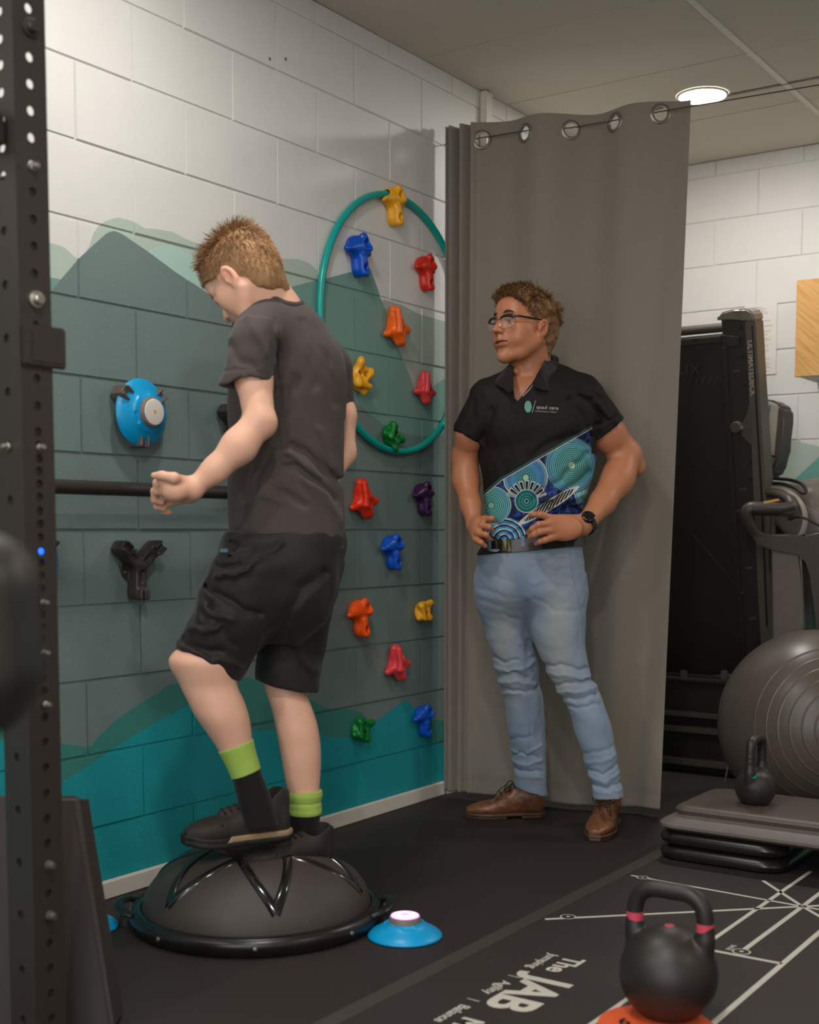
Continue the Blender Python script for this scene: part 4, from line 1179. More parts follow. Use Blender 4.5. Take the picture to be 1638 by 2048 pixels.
def head_prims(F, O, R, s, smile=0.0, nose=1.0, jaw=1.0):
    A = lambda p, k=0.012, op='u': F.add(in_frame(p, O, R, s), k, op)
    A(ell((0, -0.014, 0.034), (0.073, 0.094, 0.084)), 0)
    A(ell((0, 0.012, 0.040), (0.066, 0.078, 0.066)), 0.02)
    A(ell((0, 0.030, -0.030), (0.056*jaw, 0.058, 0.078)), 0.025)
    for e in (-1, 1):
        A(cone((e*0.054*jaw, -0.006, -0.048), (e*0.034*jaw, 0.040, -0.092), 0.016, 0.016), 0.022)
        A(cone((e*0.036*jaw, 0.038, -0.092), (0, 0.066, -0.103), 0.015, 0.017), 0.016)
        A(ell((e*0.046, 0.052, -0.018), (0.021, 0.022, 0.022)), 0.022)
        A(ell((e*0.043, 0.028, -0.045), (0.019, 0.034, 0.034)), 0.03)
        A(cone((e*0.042, 0.068, 0.024), (e*0.014, 0.082, 0.020), 0.009, 0.010), 0.014)
        A(sph((e*0.060, 0.010, 0.015), 0.016), 0.02)
    A(sph((0, 0.072, -0.103), 0.017), 0.016)
    A(ell((0, 0.060, 0.050), (0.045, 0.024, 0.035)), 0.025)
    A(ell((0, 0.064, -0.056), (0.032, 0.028, 0.032)), 0.02)
    # eye sockets, eyeballs added later
    for e in (-1, 1): A(ell((e*0.032, 0.092, 0.003), (0.017, 0.014, 0.012)), 0.012, 's')
    for e in (-1, 1):
        A(ell((e*0.032, 0.0735, 0.003), (0.0145, 0.0125, 0.0125)), 0.003)
        A(ell((e*0.032, 0.089, 0.001), (0.0125, 0.006, 0.0034)), 0.003, 's')
        A(cone((e*0.019, 0.083, 0.008), (e*0.033, 0.087, 0.0105), 0.0028), 0.004); A(cone((e*0.033, 0.087, 0.0105), (e*0.045, 0.078, 0.006), 0.0028), 0.004)
    # nose
    A(cone((0, 0.080, 0.018), (0, 0.100*nose, -0.016), 0.0075, 0.0095), 0.010)
    A(cone((0, 0.098*nose, -0.014), (0, 0.108*nose, -0.027), 0.008, 0.0098), 0.008)
    for e in (-1, 1):
        A(ell((e*0.0125, 0.095, -0.030), (0.0078, 0.010, 0.0075)), 0.007)
        A(ell((e*0.0065, 0.100, -0.0395), (0.0036, 0.006, 0.004)), 0.002, 's')
    A(cone((0, 0.094, -0.040), (0, 0.093, -0.052), 0.004, 0.005), 0.008)
    # mouth
    wl = 0.021+0.013*smile; up = 0.005*smile; ly = 0.0035*smile
    for e in (-1, 1):
        m1 = (e*wl*0.55, 0.0885-ly, -0.0590+up*0.2); c_ = (e*wl, 0.0785-0.006*smile, -0.0625+up)
        A(cone((0, 0.0945-ly, -0.0585), m1, 0.0040, 0.0036), 0.006); A(cone(m1, c_, 0.0036, 0.0022), 0.006)
        m2 = (e*wl*0.55, 0.0870-ly, -0.0700-0.002*smile+up*0.3)
        A(cone((0, 0.0925-ly, -0.0700-0.004*smile), m2, 0.0048, 0.0042), 0.006); A(cone(m2, c_, 0.0042, 0.0024), 0.006)
    if smile:
        A(ell((0, 0.080, -0.0632), (0.0285, 0.0200, 0.0038)), 0.002, 's')
        for e in (-1, 1):
            A(sph((e*0.043, 0.058, -0.052), 0.013), 0.022)
    else:
        A(ell((0, 0.103, -0.0640), (0.024, 0.012, 0.0011)), 0.002, 's')
    A(ell((0, 0.090, -0.084), (0.018, 0.008, 0.006)), 0.010, 's')
    # ears
    for e in (-1, 1):
        Re = rotm((e*0.28, -0.15+0.0, 0.0) if False else (0, 1, 0.0), (e*0.22, -0.22, 1))
        ear = ell((0, 0, 0), (0.0085, 0.0185, 0.031)); c = (e*0.0765, -0.008, -0.012)
        A(in_frame(ear, c, Re), 0.004)
        A(in_frame(ell((e*0.008, 0.003, 0.003), (0.0078, 0.0115, 0.0195)), c, Re), 0.003, 's')
        A(in_frame(cone((e*0.003, 0.014, -0.004), (e*0.003, 0.004, 0.012), 0.0035), c, Re), 0.004)
        A(in_frame(ell((0, 0.006, -0.026), (0.0055, 0.009, 0.009)), c, Re), 0.006)
def skin_tint(V, O, R, s):
    q = (V-np.array(O))@np.array(R)/s; c = np.ones((len(V), 3), np.float32)
    def blend(mask, col): 
        nonlocal c
        c = c*(1-mask[:, None])+c*np.array(col)[None]*mask[:, None]
    g = lambda p, r: np.exp(-(((q-np.array(p))/np.array(r))**2).sum(1))
    lips = np.clip(1.4*np.exp(-(((q[:, 2]+0.0640)/0.0085)**4))*np.exp(-((q[:, 0]/0.030)**4))*(q[:, 1] > 0.078), 0, 1)
    blend(lips, (0.80, 0.56, 0.56))
    for e in (-1, 1):
        br = np.clip(1.5*np.exp(-(((q[:, 2]-0.0245-0.05*(0.03-np.abs(q[:, 0])))/0.0048)**2))*np.exp(-(((q[:, 0]-e*0.031)/0.017)**4))*(q[:, 1] > 0.05), 0, 1)
        blend(br, (0.42, 0.34, 0.30))
        blend(0.45*g((e*0.045, 0.07, -0.025), (0.02, 0.03, 0.02)), (1.0, 0.80, 0.76))
        blend(0.6*g((e*0.080, -0.008, -0.008), (0.016, 0.03, 0.036)), (1.0, 0.74, 0.70))
        blend(0.45*g((e*0.032, 0.08, -0.012), (0.016, 0.02, 0.008)), (0.86, 0.78, 0.78))
    blend(0.4*g((0, 0.11, -0.028), (0.014, 0.02, 0.012)), (1.0, 0.80, 0.76))
    blend(np.clip(0.5*np.exp(-(((q[:, 2]+0.085)/0.03)**2))*(q[:, 1] > 0.0)*(q[:, 2] > -0.13), 0, 1)*(q[:, 1] < 0.2), (0.93, 0.88, 0.86))
    return c
def hair_strands(name, base, n, length, flow, mats, parent, seed, wid=0.0016, curl=0.0, lift=0.5):
    """tapered hair locks rooted on the mesh base (V,Q) ; flow(p, nrm)-> (direction, length factor) or None"""
    V, Q = base; r = np.random.default_rng(seed)
    P0 = V[Q[:, 0]]; P1 = V[Q[:, 1]]; P2 = V[Q[:, 2]]
    N = np.cross(P1-P0, P2-P0); ar = np.linalg.norm(N, axis=1); N = N/(ar[:, None]+1e-12)
    idx = r.choice(len(Q), n*3, p=ar/ar.sum()); verts = []; faces = []; cnt = 0
    for i in idx:
        if cnt >= n: break
        p = P0[i]*0.4+P1[i]*0.3+P2[i]*0.3; nr = N[i]
        f = flow(p, nr, r)
        if f is None: continue
        d, lf = f; cnt += 1
        ln = length*lf*r.uniform(0.75, 1.25); segs = 5
        side = np.cross(nr, d); side /= np.linalg.norm(side)+1e-9
        v = nr*lift+d*(1-lift); v = v/np.linalg.norm(v); q = p-nr*0.003; w0 = wid*r.uniform(0.7, 1.4)
        b = len(verts); ph = r.uniform(0, 6.28)
        for k in range(segs+1):
            t = k/segs; ww = w0*(1-t)**0.7+0.00012
            e = np.cross(side, v)
            verts += [tuple(q+side*ww), tuple(q-side*ww*0.6+e*ww*0.8), tuple(q-side*ww*0.6-e*ww*0.8)]
            q = q+v*ln/segs
            v = v+d*0.35+side*curl*math.sin(ph+t*5)+r.normal(0, 0.05, 3); v = v/np.linalg.norm(v)
        for k in range(segs):
            a = b+k*3
            for j in range(3): j2 = (j+1) % 3; faces.append((a+j, a+j2, a+3+j2, a+3+j))
    me = to_mesh(name, np.array(verts), np.array(faces))
    return link(name, me, mats, parent)
def hair_mat(name, rgb, rgb2):
    m = NT(name); rnd = m.n('ShaderNodeNewGeometry').outputs['Random Per Island']
    n = m.noise(60, 3)
    m.set(col=m.mix(n*0.6+X(m, rnd)*0.4, lin(rgb), lin(rgb2)), rough=0.62, spec=0.25); return m.m
def finger(F, pts, r0, r1, k=0.004):
    rs = np.linspace(r0, r1, len(pts))
    for i in range(len(pts)-1): F.add(cone(pts[i], pts[i+1], rs[i]*1.0, rs[i+1]), k)
def capmesh(prims, lo, hi, h, sm=2):
    F = Field(lo, hi, h)
    for p, k, op in prims: F.add(p, k, op)
    return F.mesh(sm)
def cyl_clip(V, Q, keep):
    m = keep[Q].all(1); return V, Q[m]
def fig_link(name, V, Q, mats, parent, **k):
    me = to_mesh(name, V, Q); return link(name, me, mats, parent, **k)
def fabric(name, rgb, var=0.15, weave=1400, rough=0.8, extra=None, bump=0.25, spec=0.2, wr=0.3):
    m = NT(name); c = lin(rgb); n = m.noise(12, 4); f = m.noise(weave, 2)
    col = m.mix(n*0.6+f*0.4, tuple(v*(1-var) for v in c), tuple(v*(1+var) for v in c))
    if extra: col = extra(m, col)
    m.set(col=col, rough=rough, spec=spec, sheen=0.1)
    m.bump(f*0.4+m.noise(45, 5, 0.6)*wr*3, bump, 0.0025); return m.m
CBLK = {}

# ------------------------------------------------------------------ THE BOY ON THE DOME
boy = thing('person', 'boy in charcoal T-shirt and black shorts balancing on the dome, head bowed towards the wall', 'person', mat=FIG)
M['skin_boy'] = skin_mat('boy skin', (228, 178, 152))
M['hair_boy'] = hair_mat('sandy hair', (104, 70, 44), (182, 140, 98))
M['tee'] = fabric('charcoal T-shirt', (76, 67, 65), 0.12, wr=0.35)
M['shorts'] = fabric('black shorts', (30, 24, 23), 0.15, rough=0.65, spec=0.35, wr=0.5)
def sock_green(m, c): return c
M['sock_lime'] = fabric('lime sock cuff', (160, 188, 86), 0.08, wr=0.2)
M['sock_black'] = fabric('black sock', (26, 23, 23), 0.1)
M['shoe_black'] = simple('black suede trainer', (44, 36, 32), 0.7, var=0.25, bump=0.4, bscale=500)
M['sole_pale'] = simple('tan midsole', (158, 132, 100), 0.6)
M['sole_black'] = simple('black outsole', (24, 21, 20), 0.6)
M['lace'] = simple('dark lace', (30, 26, 25), 0.7)
HO = L(489, 560, 3.24); yawF = np.array([-0.85, 0.52]); yawF /= np.linalg.norm(yawF); pit = math.radians(44)
hf = np.array([yawF[0]*math.cos(pit), yawF[1]*math.cos(pit), -math.sin(pit)])
hu = np.array([yawF[0]*math.sin(pit), yawF[1]*math.sin(pit), math.cos(pit)])
HR = rotm(hf, hu); HS = 0.97
def boy_head():
    lo = HO-0.19; hi = HO+0.17; hi[0] += 0.06; lo[2] -= 0.04
    F = Field(lo, hi, 0.0021)
    head_prims(F, HO, HR, HS, 0.0, nose=0.97)
    n0 = HO+HR@np.array([0, -0.030, -0.035]); n1 = L(556, 630, 3.27)
    F.add(cone(n0, n1, 0.049, 0.054), 0.03); F.add(cone(HO+HR@np.array([0, -0.050, -0.025]), L(570, 640, 3.28), 0.034, 0.042), 0.03)
    F.add(cone(n1, L(560, 700, 3.28), 0.058, 0.085), 0.03)
    return F.mesh(2)
bh = boy_head()
# arms and hands
SHn = L(506, 692, 3.15); ELn = L(519, 842, 3.08); WRn = L(384, 978, 3.04)
def boy_near_arm():
    lo = np.minimum.reduce([SHn, ELn, WRn])-[0.14, 0.10, 0.09]; hi = np.maximum.reduce([SHn, ELn, WRn])+[0.09, 0.1, 0.08]
    F = Field(lo, hi, 0.0021)
    F.add(cone(SHn, L(508, 760, 3.115), 0.042, 0.0425), 0.0); F.add(cone(L(508, 760, 3.115), ELn, 0.0425, 0.037), 0.02)
    F.add(sph(L(528, 850, 3.085), 0.028), 0.02)
    F.add(cone(ELn, L(478, 893, 3.06), 0.037, 0.0395), 0.012); F.add(cone(L(478, 893, 3.06), L(430, 940, 3.05), 0.0395, 0.029), 0.02)
    F.add(cone(L(430, 940, 3.05), WRn, 0.029, 0.0225), 0.02)
    F.add(ell(WRn+[0.0, 0, -0.004], (0.026, 0.030, 0.024)), 0.012)
    # back of the hand, fist pointing left
    K = [L(333, 958, 3.01), L(330, 974, 3.035), L(333, 990, 3.055), L(342, 1003, 3.075)]
    for i, kq in enumerate(K): F.add(cone(WRn+np.array([-0.012, 0.005*i, 0.008-0.007*i]), kq, 0.0195, 0.0125), 0.014)
    F.add(ell(L(350, 978, 3.012), (0.034, 0.026, 0.030)), 0.014); F.add(cone(L(376, 972, 3.03), L(326, 960, 3.0), 0.018, 0.012), 0.014)
    # fingers curled under, towards the palm
    pal = np.array([0.018, 0.020, -0.020])
    for i, kq in enumerate(K):
        l = [0.026, 0.028, 0.025, 0.020][i]
        p1 = kq+np.array([-0.9, 0.15, -0.35])*l/1.0; p2 = p1+np.array([-0.10, 0.35, -0.85])*l*0.85; p3 = p2+np.array([0.75, 0.3, -0.25])*l*0.75
        finger(F, [kq, p1, p2, p3], 0.0108, 0.0078, 0.003)
    # thumb along the top, tip pointing left
    finger(F, [WRn+[-0.015, -0.012, 0.012], L(348, 956, 2.985), L(324, 951, 2.985), L(308, 951, 2.99)], 0.0155, 0.0075, 0.006)
    return F.mesh(2)
def boy_far_arm():
    S = L(655, 712, 3.42); E_ = L(687, 905, 3.42); Wr = L(640, 985, 3.34)
    F = Field(np.minimum.reduce([S, E_, Wr])-0.08, np.maximum.reduce([S, E_, Wr])+0.08, 0.0032)
    F.add(cone(S, L(684, 830, 3.43), 0.045, 0.036), 0); F.add(cone(L(684, 830, 3.43), E_, 0.036, 0.032), 0.02); F.add(cone(E_, Wr, 0.033, 0.023), 0.015)
    H = Wr
    for i in range(4): finger(F, [H, H+np.array([-0.05, -0.006+0.004*i, -0.03-0.012*i]), H+np.array([-0.085, 0.0, -0.045-0.012*i]), H+np.array([-0.09, 0.02, -0.06-0.012*i])], 0.018, 0.008, 0.004)
    finger(F, [H, H+np.array([-0.04, -0.02, 0.0]), H+np.array([-0.07, -0.02, -0.005])], 0.014, 0.008)
    return F.mesh(2)
# legs
NL = [(1240, 400, 452, 0.8), (1285, 372, 464, 0.8), (1318, 342, 477, 0.88), (1345, 350, 474, 0.92), (1370, 360, 474, 0.9), (1400, 375, 487, 0.95), (1430, 390, 497, 1.0), (1460, 411, 502, 1.0), (1490, 431, 505, 0.98), (1520, 448, 512, 0.95), (1550, 462, 521, 0.95), (1590, 478, 533, 1.0)]
FL = [(1330, 520, 612, 0.95), (1370, 528, 608, 0.95), (1400, 537, 618, 1.0), (1430, 546, 629, 1.0), (1460, 552, 637, 1.02), (1490, 558, 641, 1.0), (1520, 563, 642, 1.0), (1550, 568, 641, 0.95), (1580, 574, 639, 0.92), (1620, 580, 638, 0.92), (1680, 584, 634, 1.0)]
DN, DF_ = 3.20, 3.38
def leg_mesh(tab, D, slant=None):
    st = rows(tab, D); F = Field([min(r[1]-r[3] for r in st)-0.02, D-0.12, min(r[0] for r in st)-0.02], [max(r[1]+r[3] for r in st)+0.02, D+0.12, max(r[0] for r in st)+0.02], 0.0028)
    F.add(loft(st), 0)
    return F
Fn = leg_mesh(NL, DN); Fn.add(sph(L(366, 1325, DN-0.01), 0.030), 0.02)
Ff = leg_mesh(FL, DF_)
body = [bh, boy_near_arm(), boy_far_arm(), Fn.mesh(2), Ff.mesh(2)]
# torso core joining everything under the clothes
TORSO = [(598, 538, 585, 1.2), (606, 508, 606, 0.85), (618, 484, 622, 0.8), (640, 470, 644, 0.78), (665, 466, 660, 0.78), (700, 463, 681, 0.78), (740, 461, 690, 0.76), (790, 459, 693, 0.74), (840, 459, 691, 0.72), (900, 460, 687, 0.70), (960, 458, 685, 0.70), (1010, 457, 687, 0.70), (1060, 457, 690, 0.70), (1110, 456, 692, 0.70)]
TD = 3.29
Ft = Field(L(430, 1400, TD)-[0, 0.25, 0], L(730, 590, TD)+[0, 0.25, 0.05], 0.006)
Ft.add(loft([(a, b, c, max(d-0.02, 0.01), max(e-0.02, 0.01)) for a, b, c, d, e in rows(TORSO, TD)]), 0)
Ft.add(cone(L(540, 1100, TD), L(425, 1260, DN), 0.065, 0.04), 0.03).add(cone(L(610, 1100, TD+0.04), L(575, 1340, DF_), 0.065, 0.045), 0.03)
Ft.add(cone(L(560, 680, TD), SHn, 0.05, 0.045), 0.03).add(cone(L(590, 690, TD), L(655, 712, 3.42), 0.05, 0.04), 0.03)
body.append(Ft.mesh(1))
V, Q = join_vq(body)
bme = to_mesh('body', V, Q); tint(bme, lambda v: skin_tint(v, HO, HR, HS))
link('body', bme, 'skin_boy', boy)
# eyes
def eyes(O, R, s, parent, look=(0, 1, 0)):
    for e in (-1, 1):
        c = np.array(O)+R@(np.array([e*0.032, 0.0755, 0.0025])*s)
        bm = bmesh.new(); bmesh.ops.create_uvsphere(bm, u_segments=24, v_segments=16, radius=0.0115*float(np.mean(s))); me = bpy.data.meshes.new('eye'); bm.to_mesh(me); bm.free()
        me.materials.append(M['eye_white']); me.materials.append(M['iris']); me.polygons.foreach_set('use_smooth', [True]*len(me.polygons))
        d = Vector(R@np.array(look)).normalized()
        for p in me.polygons:
            if p.center.normalized().dot(d) > 0.82: p.material_index = 1
        o = bpy.data.objects.new('eye', me); COL.objects.link(o); o.parent = parent; o.location = c
M['eye_white'] = simple('eye white', (138, 126, 118), 0.25, var=0.02); M['iris'] = simple('dark iris', (26, 19, 16), 0.45)
eyes(HO, HR, HS, boy)
# hair
FRONT_ONLY = [True]
def hair_base(O, R, s, cut, lo_, hi_, grow, h=0.003, noise=0.0, seed=1, extra=()):
    F = Field(np.array(O)-0.17, np.array(O)+0.17, h)
    for p, k in (((ell((0, -0.014, 0.034), (0.073+grow, 0.094+grow, 0.084+grow))), 0), (ell((0, 0.012, 0.040), (0.066+grow, 0.078+grow, 0.066+grow*1.3)), 0.02), (ell((0, -0.045, -0.010), (0.062+grow*0.6, 0.058+grow*0.7, 0.06)), 0.02)):
        F.add(in_frame(p, O, R, s), k)
    for p, k, op in extra: F.add(in_frame(p, O, R, s), k, op)
    if noise: F.everywhere(vnoise(110, 110, 110, seed, noise))
    for p, n in cut:
        lp = plane(np.array(p), n)
        if p[1] > 0.03 and FRONT_ONLY[0]:   # forehead hairline: only ahead of the ears
            def cutf(x, y, z, lp=lp): return np.where(y > 0.004, lp(x, y, z), -0.5)
            g = in_frame((cutf, np.array([-1, -1, -1.0]), np.array([1, 1, 1.0])), O, R, s)
            F.everywhere(g[0], 'i')
        else:
            P0 = np.array(O)+R@(np.array(p)*s); N0 = R@np.array(n)
            F.everywhere(plane(P0, N0), 'i')
    return F.mesh(1)
_n0 = HR.T@(L(0, 0, 1)*0+(HO+HR@np.array([0, -0.036, -0.035]))-HO); _n1 = HR.T@(L(556, 630, 3.275)-HO)/HS
_zu = HR.T@np.array([0, 0, 1.0]); _zl = HR.T@(L(520, 584, 3.24)-HO)/HS
def _nape():
    c, lo_, hi_ = cone(_n0, _n1, 0.056, 0.061)
    def fn(x, y, z):
        below = -((x-_zl[0])*_zu[0]+(y-_zl[1])*_zu[1]+(z-_zl[2])*_zu[2])
        return np.maximum(np.maximum(c(x, y, z), below+0.004*np.sin(x*150)), y+0.028+(z+0.03)*0.5)
    return fn, lo_, hi_
# hairline: forehead plane, and a lower limit behind the ears
hb = hair_base(HO, HR, HS, [((0, 0.045, 0.034), (0, 0.60, -0.80)), ((0, -0.05, -0.130), (0, 0.25, -1))], 0, 0, 0.007, noise=0.0016, extra=[(ell((0, -0.050, -0.040), (0.052, 0.038, 0.050)), 0.02, 'u'), (_nape(), 0.010, 'u')])
def carve(hbm, O, R, s, keepfn):
    V, Q = hbm; q = (V-np.array(O))@R/s; return V, Q[keepfn(q)[Q].all(1)]
fig_link('hair_cap', *hb, 'hair_boy', boy); FRONT_ONLY[0] = False
crown = np.array([0, -0.045, 0.115])
def boy_flow(p, nr, r):
    q = HR.T@(p-HO)/HS
    zb = p[2]-L(520, 578, 3.24)[2]+r.normal(0, 0.004)
    if zb < 0 or (q[1] > -0.028 and q[2] < -0.03): return None
    d = q-crown; d = d-nr_l(nr, HR)*(d@nr_l(nr, HR)); dl = np.linalg.norm(d)+1e-6
    dd = d/dl+r.normal(0, 0.28, 3)
    top = max(0, min(1, (q[2]-0.02)/0.08)); lf = 0.55+0.75*top
    if q[1] > 0.045 and q[2] > 0.02: dd = dd*0.6+np.array([0, 0.6, 0.55]); lf = 0.8
    lf *= min(1.0, 0.4+zb*9)
    if top > 0.75: dd = dd+nr_l(nr, HR)*0.9
    return HR@(dd/np.linalg.norm(dd)), lf
def nr_l(nr, R): return R.T@nr
hair_strands('hair', hb, 5200, 0.026, boy_flow, 'hair_boy', boy, 5, 0.0011, lift=0.42)

# T-shirt
def tee():
    lo = L(425, 1120, TD)-[0, 0.27, 0]; hi = L(735, 590, TD)+[0, 0.25, 0.03]
    F = Field(lo, hi, 0.0036)
    F.add(loft(rows(TORSO, TD, grow=0.002), n=2.15), 0)
    # near shoulder and sleeve
    S2 = L(500, 768, 3.105)
    F.add(cone(L(533, 655, 3.22), L(506, 690, 3.15), 0.068, 0.063), 0.03)
    F.add(loft(rows([(640, 478, 560, 0.8), (665, 462, 562, 0.95), (700, 453, 560, 0.98), (735, 447, 557, 1.0), (765, 440, 553, 1.02), (800, 432, 552, 1.02)], 3.12)), 0.016)
    # far shoulder and sleeve
    F.add(cone(L(618, 680, 3.36), L(660, 735, 3.42), 0.055, 0.056), 0.03)
    F.add(cone(L(660, 735, 3.42), L(676, 860, 3.44), 0.056, 0.048), 0.012)
    # neckline
    ncol = HO+HR@np.array([0, -0.030, -0.035]); n1 = L(567, 612, 3.27)
    F.add(in_frame(ell((0, 0, 0), (0.063, 0.063, 0.05)), L(556, 600, 3.255), rotm((0.0, 1, 0), (-0.45, 0.2, 1))), 0.004, 's')
    F.add((plane(L(440, 769, 3.1), (-0.02, 0, -1)), L(425, 1000, 3.1)-[0, 0.2, 0], L(553, 769, 3.1)+[0.0, 0.0, 0.05]), 0, 'i') if False else None
    # hem planes
    A = L(438, 768, 3.1); B = L(552, 776, 3.1); nrm = np.array([-(A[2]-B[2])*-1, 0, -(B[0]-A[0])]); nrm = np.array([(B[2]-A[2]), 0, -(B[0]-A[0])]); nrm /= np.linalg.norm(nrm)
    # cut the sleeve only: a local half space near the arm
    pl = plane((A+B)/2, nrm)
    tl = F.d.copy()
    ax = F.ax
    x = ax[0][:, None, None]; y = ax[1][None, :, None]; z = ax[2][None, None, :]
    torso = Field(lo, hi, 0.0036); torso.add(loft(rows(TORSO, TD, grow=0.002), n=2.15), 0)
    torso.add(cone(L(618, 680, 3.36), L(660, 735, 3.42), 0.055, 0.056), 0.03); torso.add(cone(L(660, 735, 3.42), L(676, 860, 3.44), 0.056, 0.048), 0.012)
    below = np.clip(pl(x, y, z), -1, 1)
    F.d = np.where(below > -0.0, np.minimum(np.maximum(F.d, below), torso.d), F.d)
    # open sleeve: hollow around the arm
    F.add(loft(rows([(752, 464, 530, 0.9), (768, 450, 537, 0.98), (815, 440, 541, 1.0)], 3.095)), 0.003, 's')
    fh = plane(L(690, 848, 3.43), (0.05, 0, -1)); msk = (x > L(692, 850, 3.3)[0]-0.004)
    F.d = np.where(msk & (fh(x, y, z) > 0), np.maximum(F.d, fh(x, y, z)), F.d)
    a = L(457, 1073, TD); b = L(692, 1099, TD); n2 = np.array([(b[2]-a[2]), 0, -(b[0]-a[0])]); n2 /= np.linalg.norm(n2)
    F.everywhere(plane((a+b)/2, n2), 'i')
    # folds measured from the picture (grooves positive)
    S = [([(552, 650), (556, 690), (553, 740), (552, 765)], 0.0045, 0.009), ([(556, 780), (548, 860), (520, 930), (495, 990)], 0.008, 0.016),
         ([(590, 760), (575, 830), (560, 900), (540, 960)], 0.006, 0.014), ([(603, 640), (618, 700), (628, 770)], 0.003, 0.010),
         ([(545, 905), (580, 890), (615, 905), (650, 945), (683, 962)], 0.007, 0.010), ([(560, 930), (600, 935), (640, 970), (668, 1000)], 0.005, 0.007),
         ([(520, 960), (565, 985), (610, 1010)], 0.004, 0.009), ([(478, 905), (500, 930), (480, 985)], 0.005, 0.009), ([(575, 905), (610, 930), (640, 950)], -0.004, 0.008),
         ([(610, 960), (650, 990), (680, 1040)], -0.004, 0.012), ([(480, 1010), (520, 990), (560, 1000)], -0.003, 0.010),
         ([(470, 700), (490, 730), (520, 745)], 0.003, 0.010), ([(500, 640), (530, 690), (545, 720)], -0.003, 0.012), ([(458, 1062), (560, 1069), (690, 1088)], 0.0022, 0.0030),
         ([(441, 757), (500, 749), (551, 764)], 0.0016, 0.0030), ([(640, 860), (655, 900), (660, 930)], -0.003, 0.012), ([(610, 640), (650, 720), (670, 800)], 0.003, 0.012)]
    F.everywhere(px_field([(a, b*1.6, c) for a, b, c in S], 3.18))
    F.everywhere(vnoise(28, 22, 16, 3, 0.0022)); F.everywhere(vnoise(60, 50, 34, 4, 0.0009))
    return F.mesh(1)
tv = tee(); fig_link('t_shirt', *tv, 'tee', boy)
# collar ribbing
nc = rotm((0.0, 1, 0), (-0.45, 0.2, 1)); cc = L(556, 602, 3.255)
tee_bvh = BVHTree.FromPolygons([tuple(v) for v in tv[0]], [tuple(q) for q in tv[1]])
pts = []
for a in np.linspace(0, 2*PI, 41)[:-1]:
    v = cc+nc@np.array([0.064*math.cos(a), 0.064*math.sin(a), 0.0])
    hit = tee_bvh.find_nearest(Vector(v)); pts.append(hit[0])
pts = [Vector(p) for p in catmull([tuple((pts[i-1]+pts[i]*2+pts[(i+1) % 40])/4) for i in range(0, 40, 2)], 4, True)]
tube('collar_rib', pts, 0.0055, 'tee', boy, 8, True, flat=(0.7, 1.5))

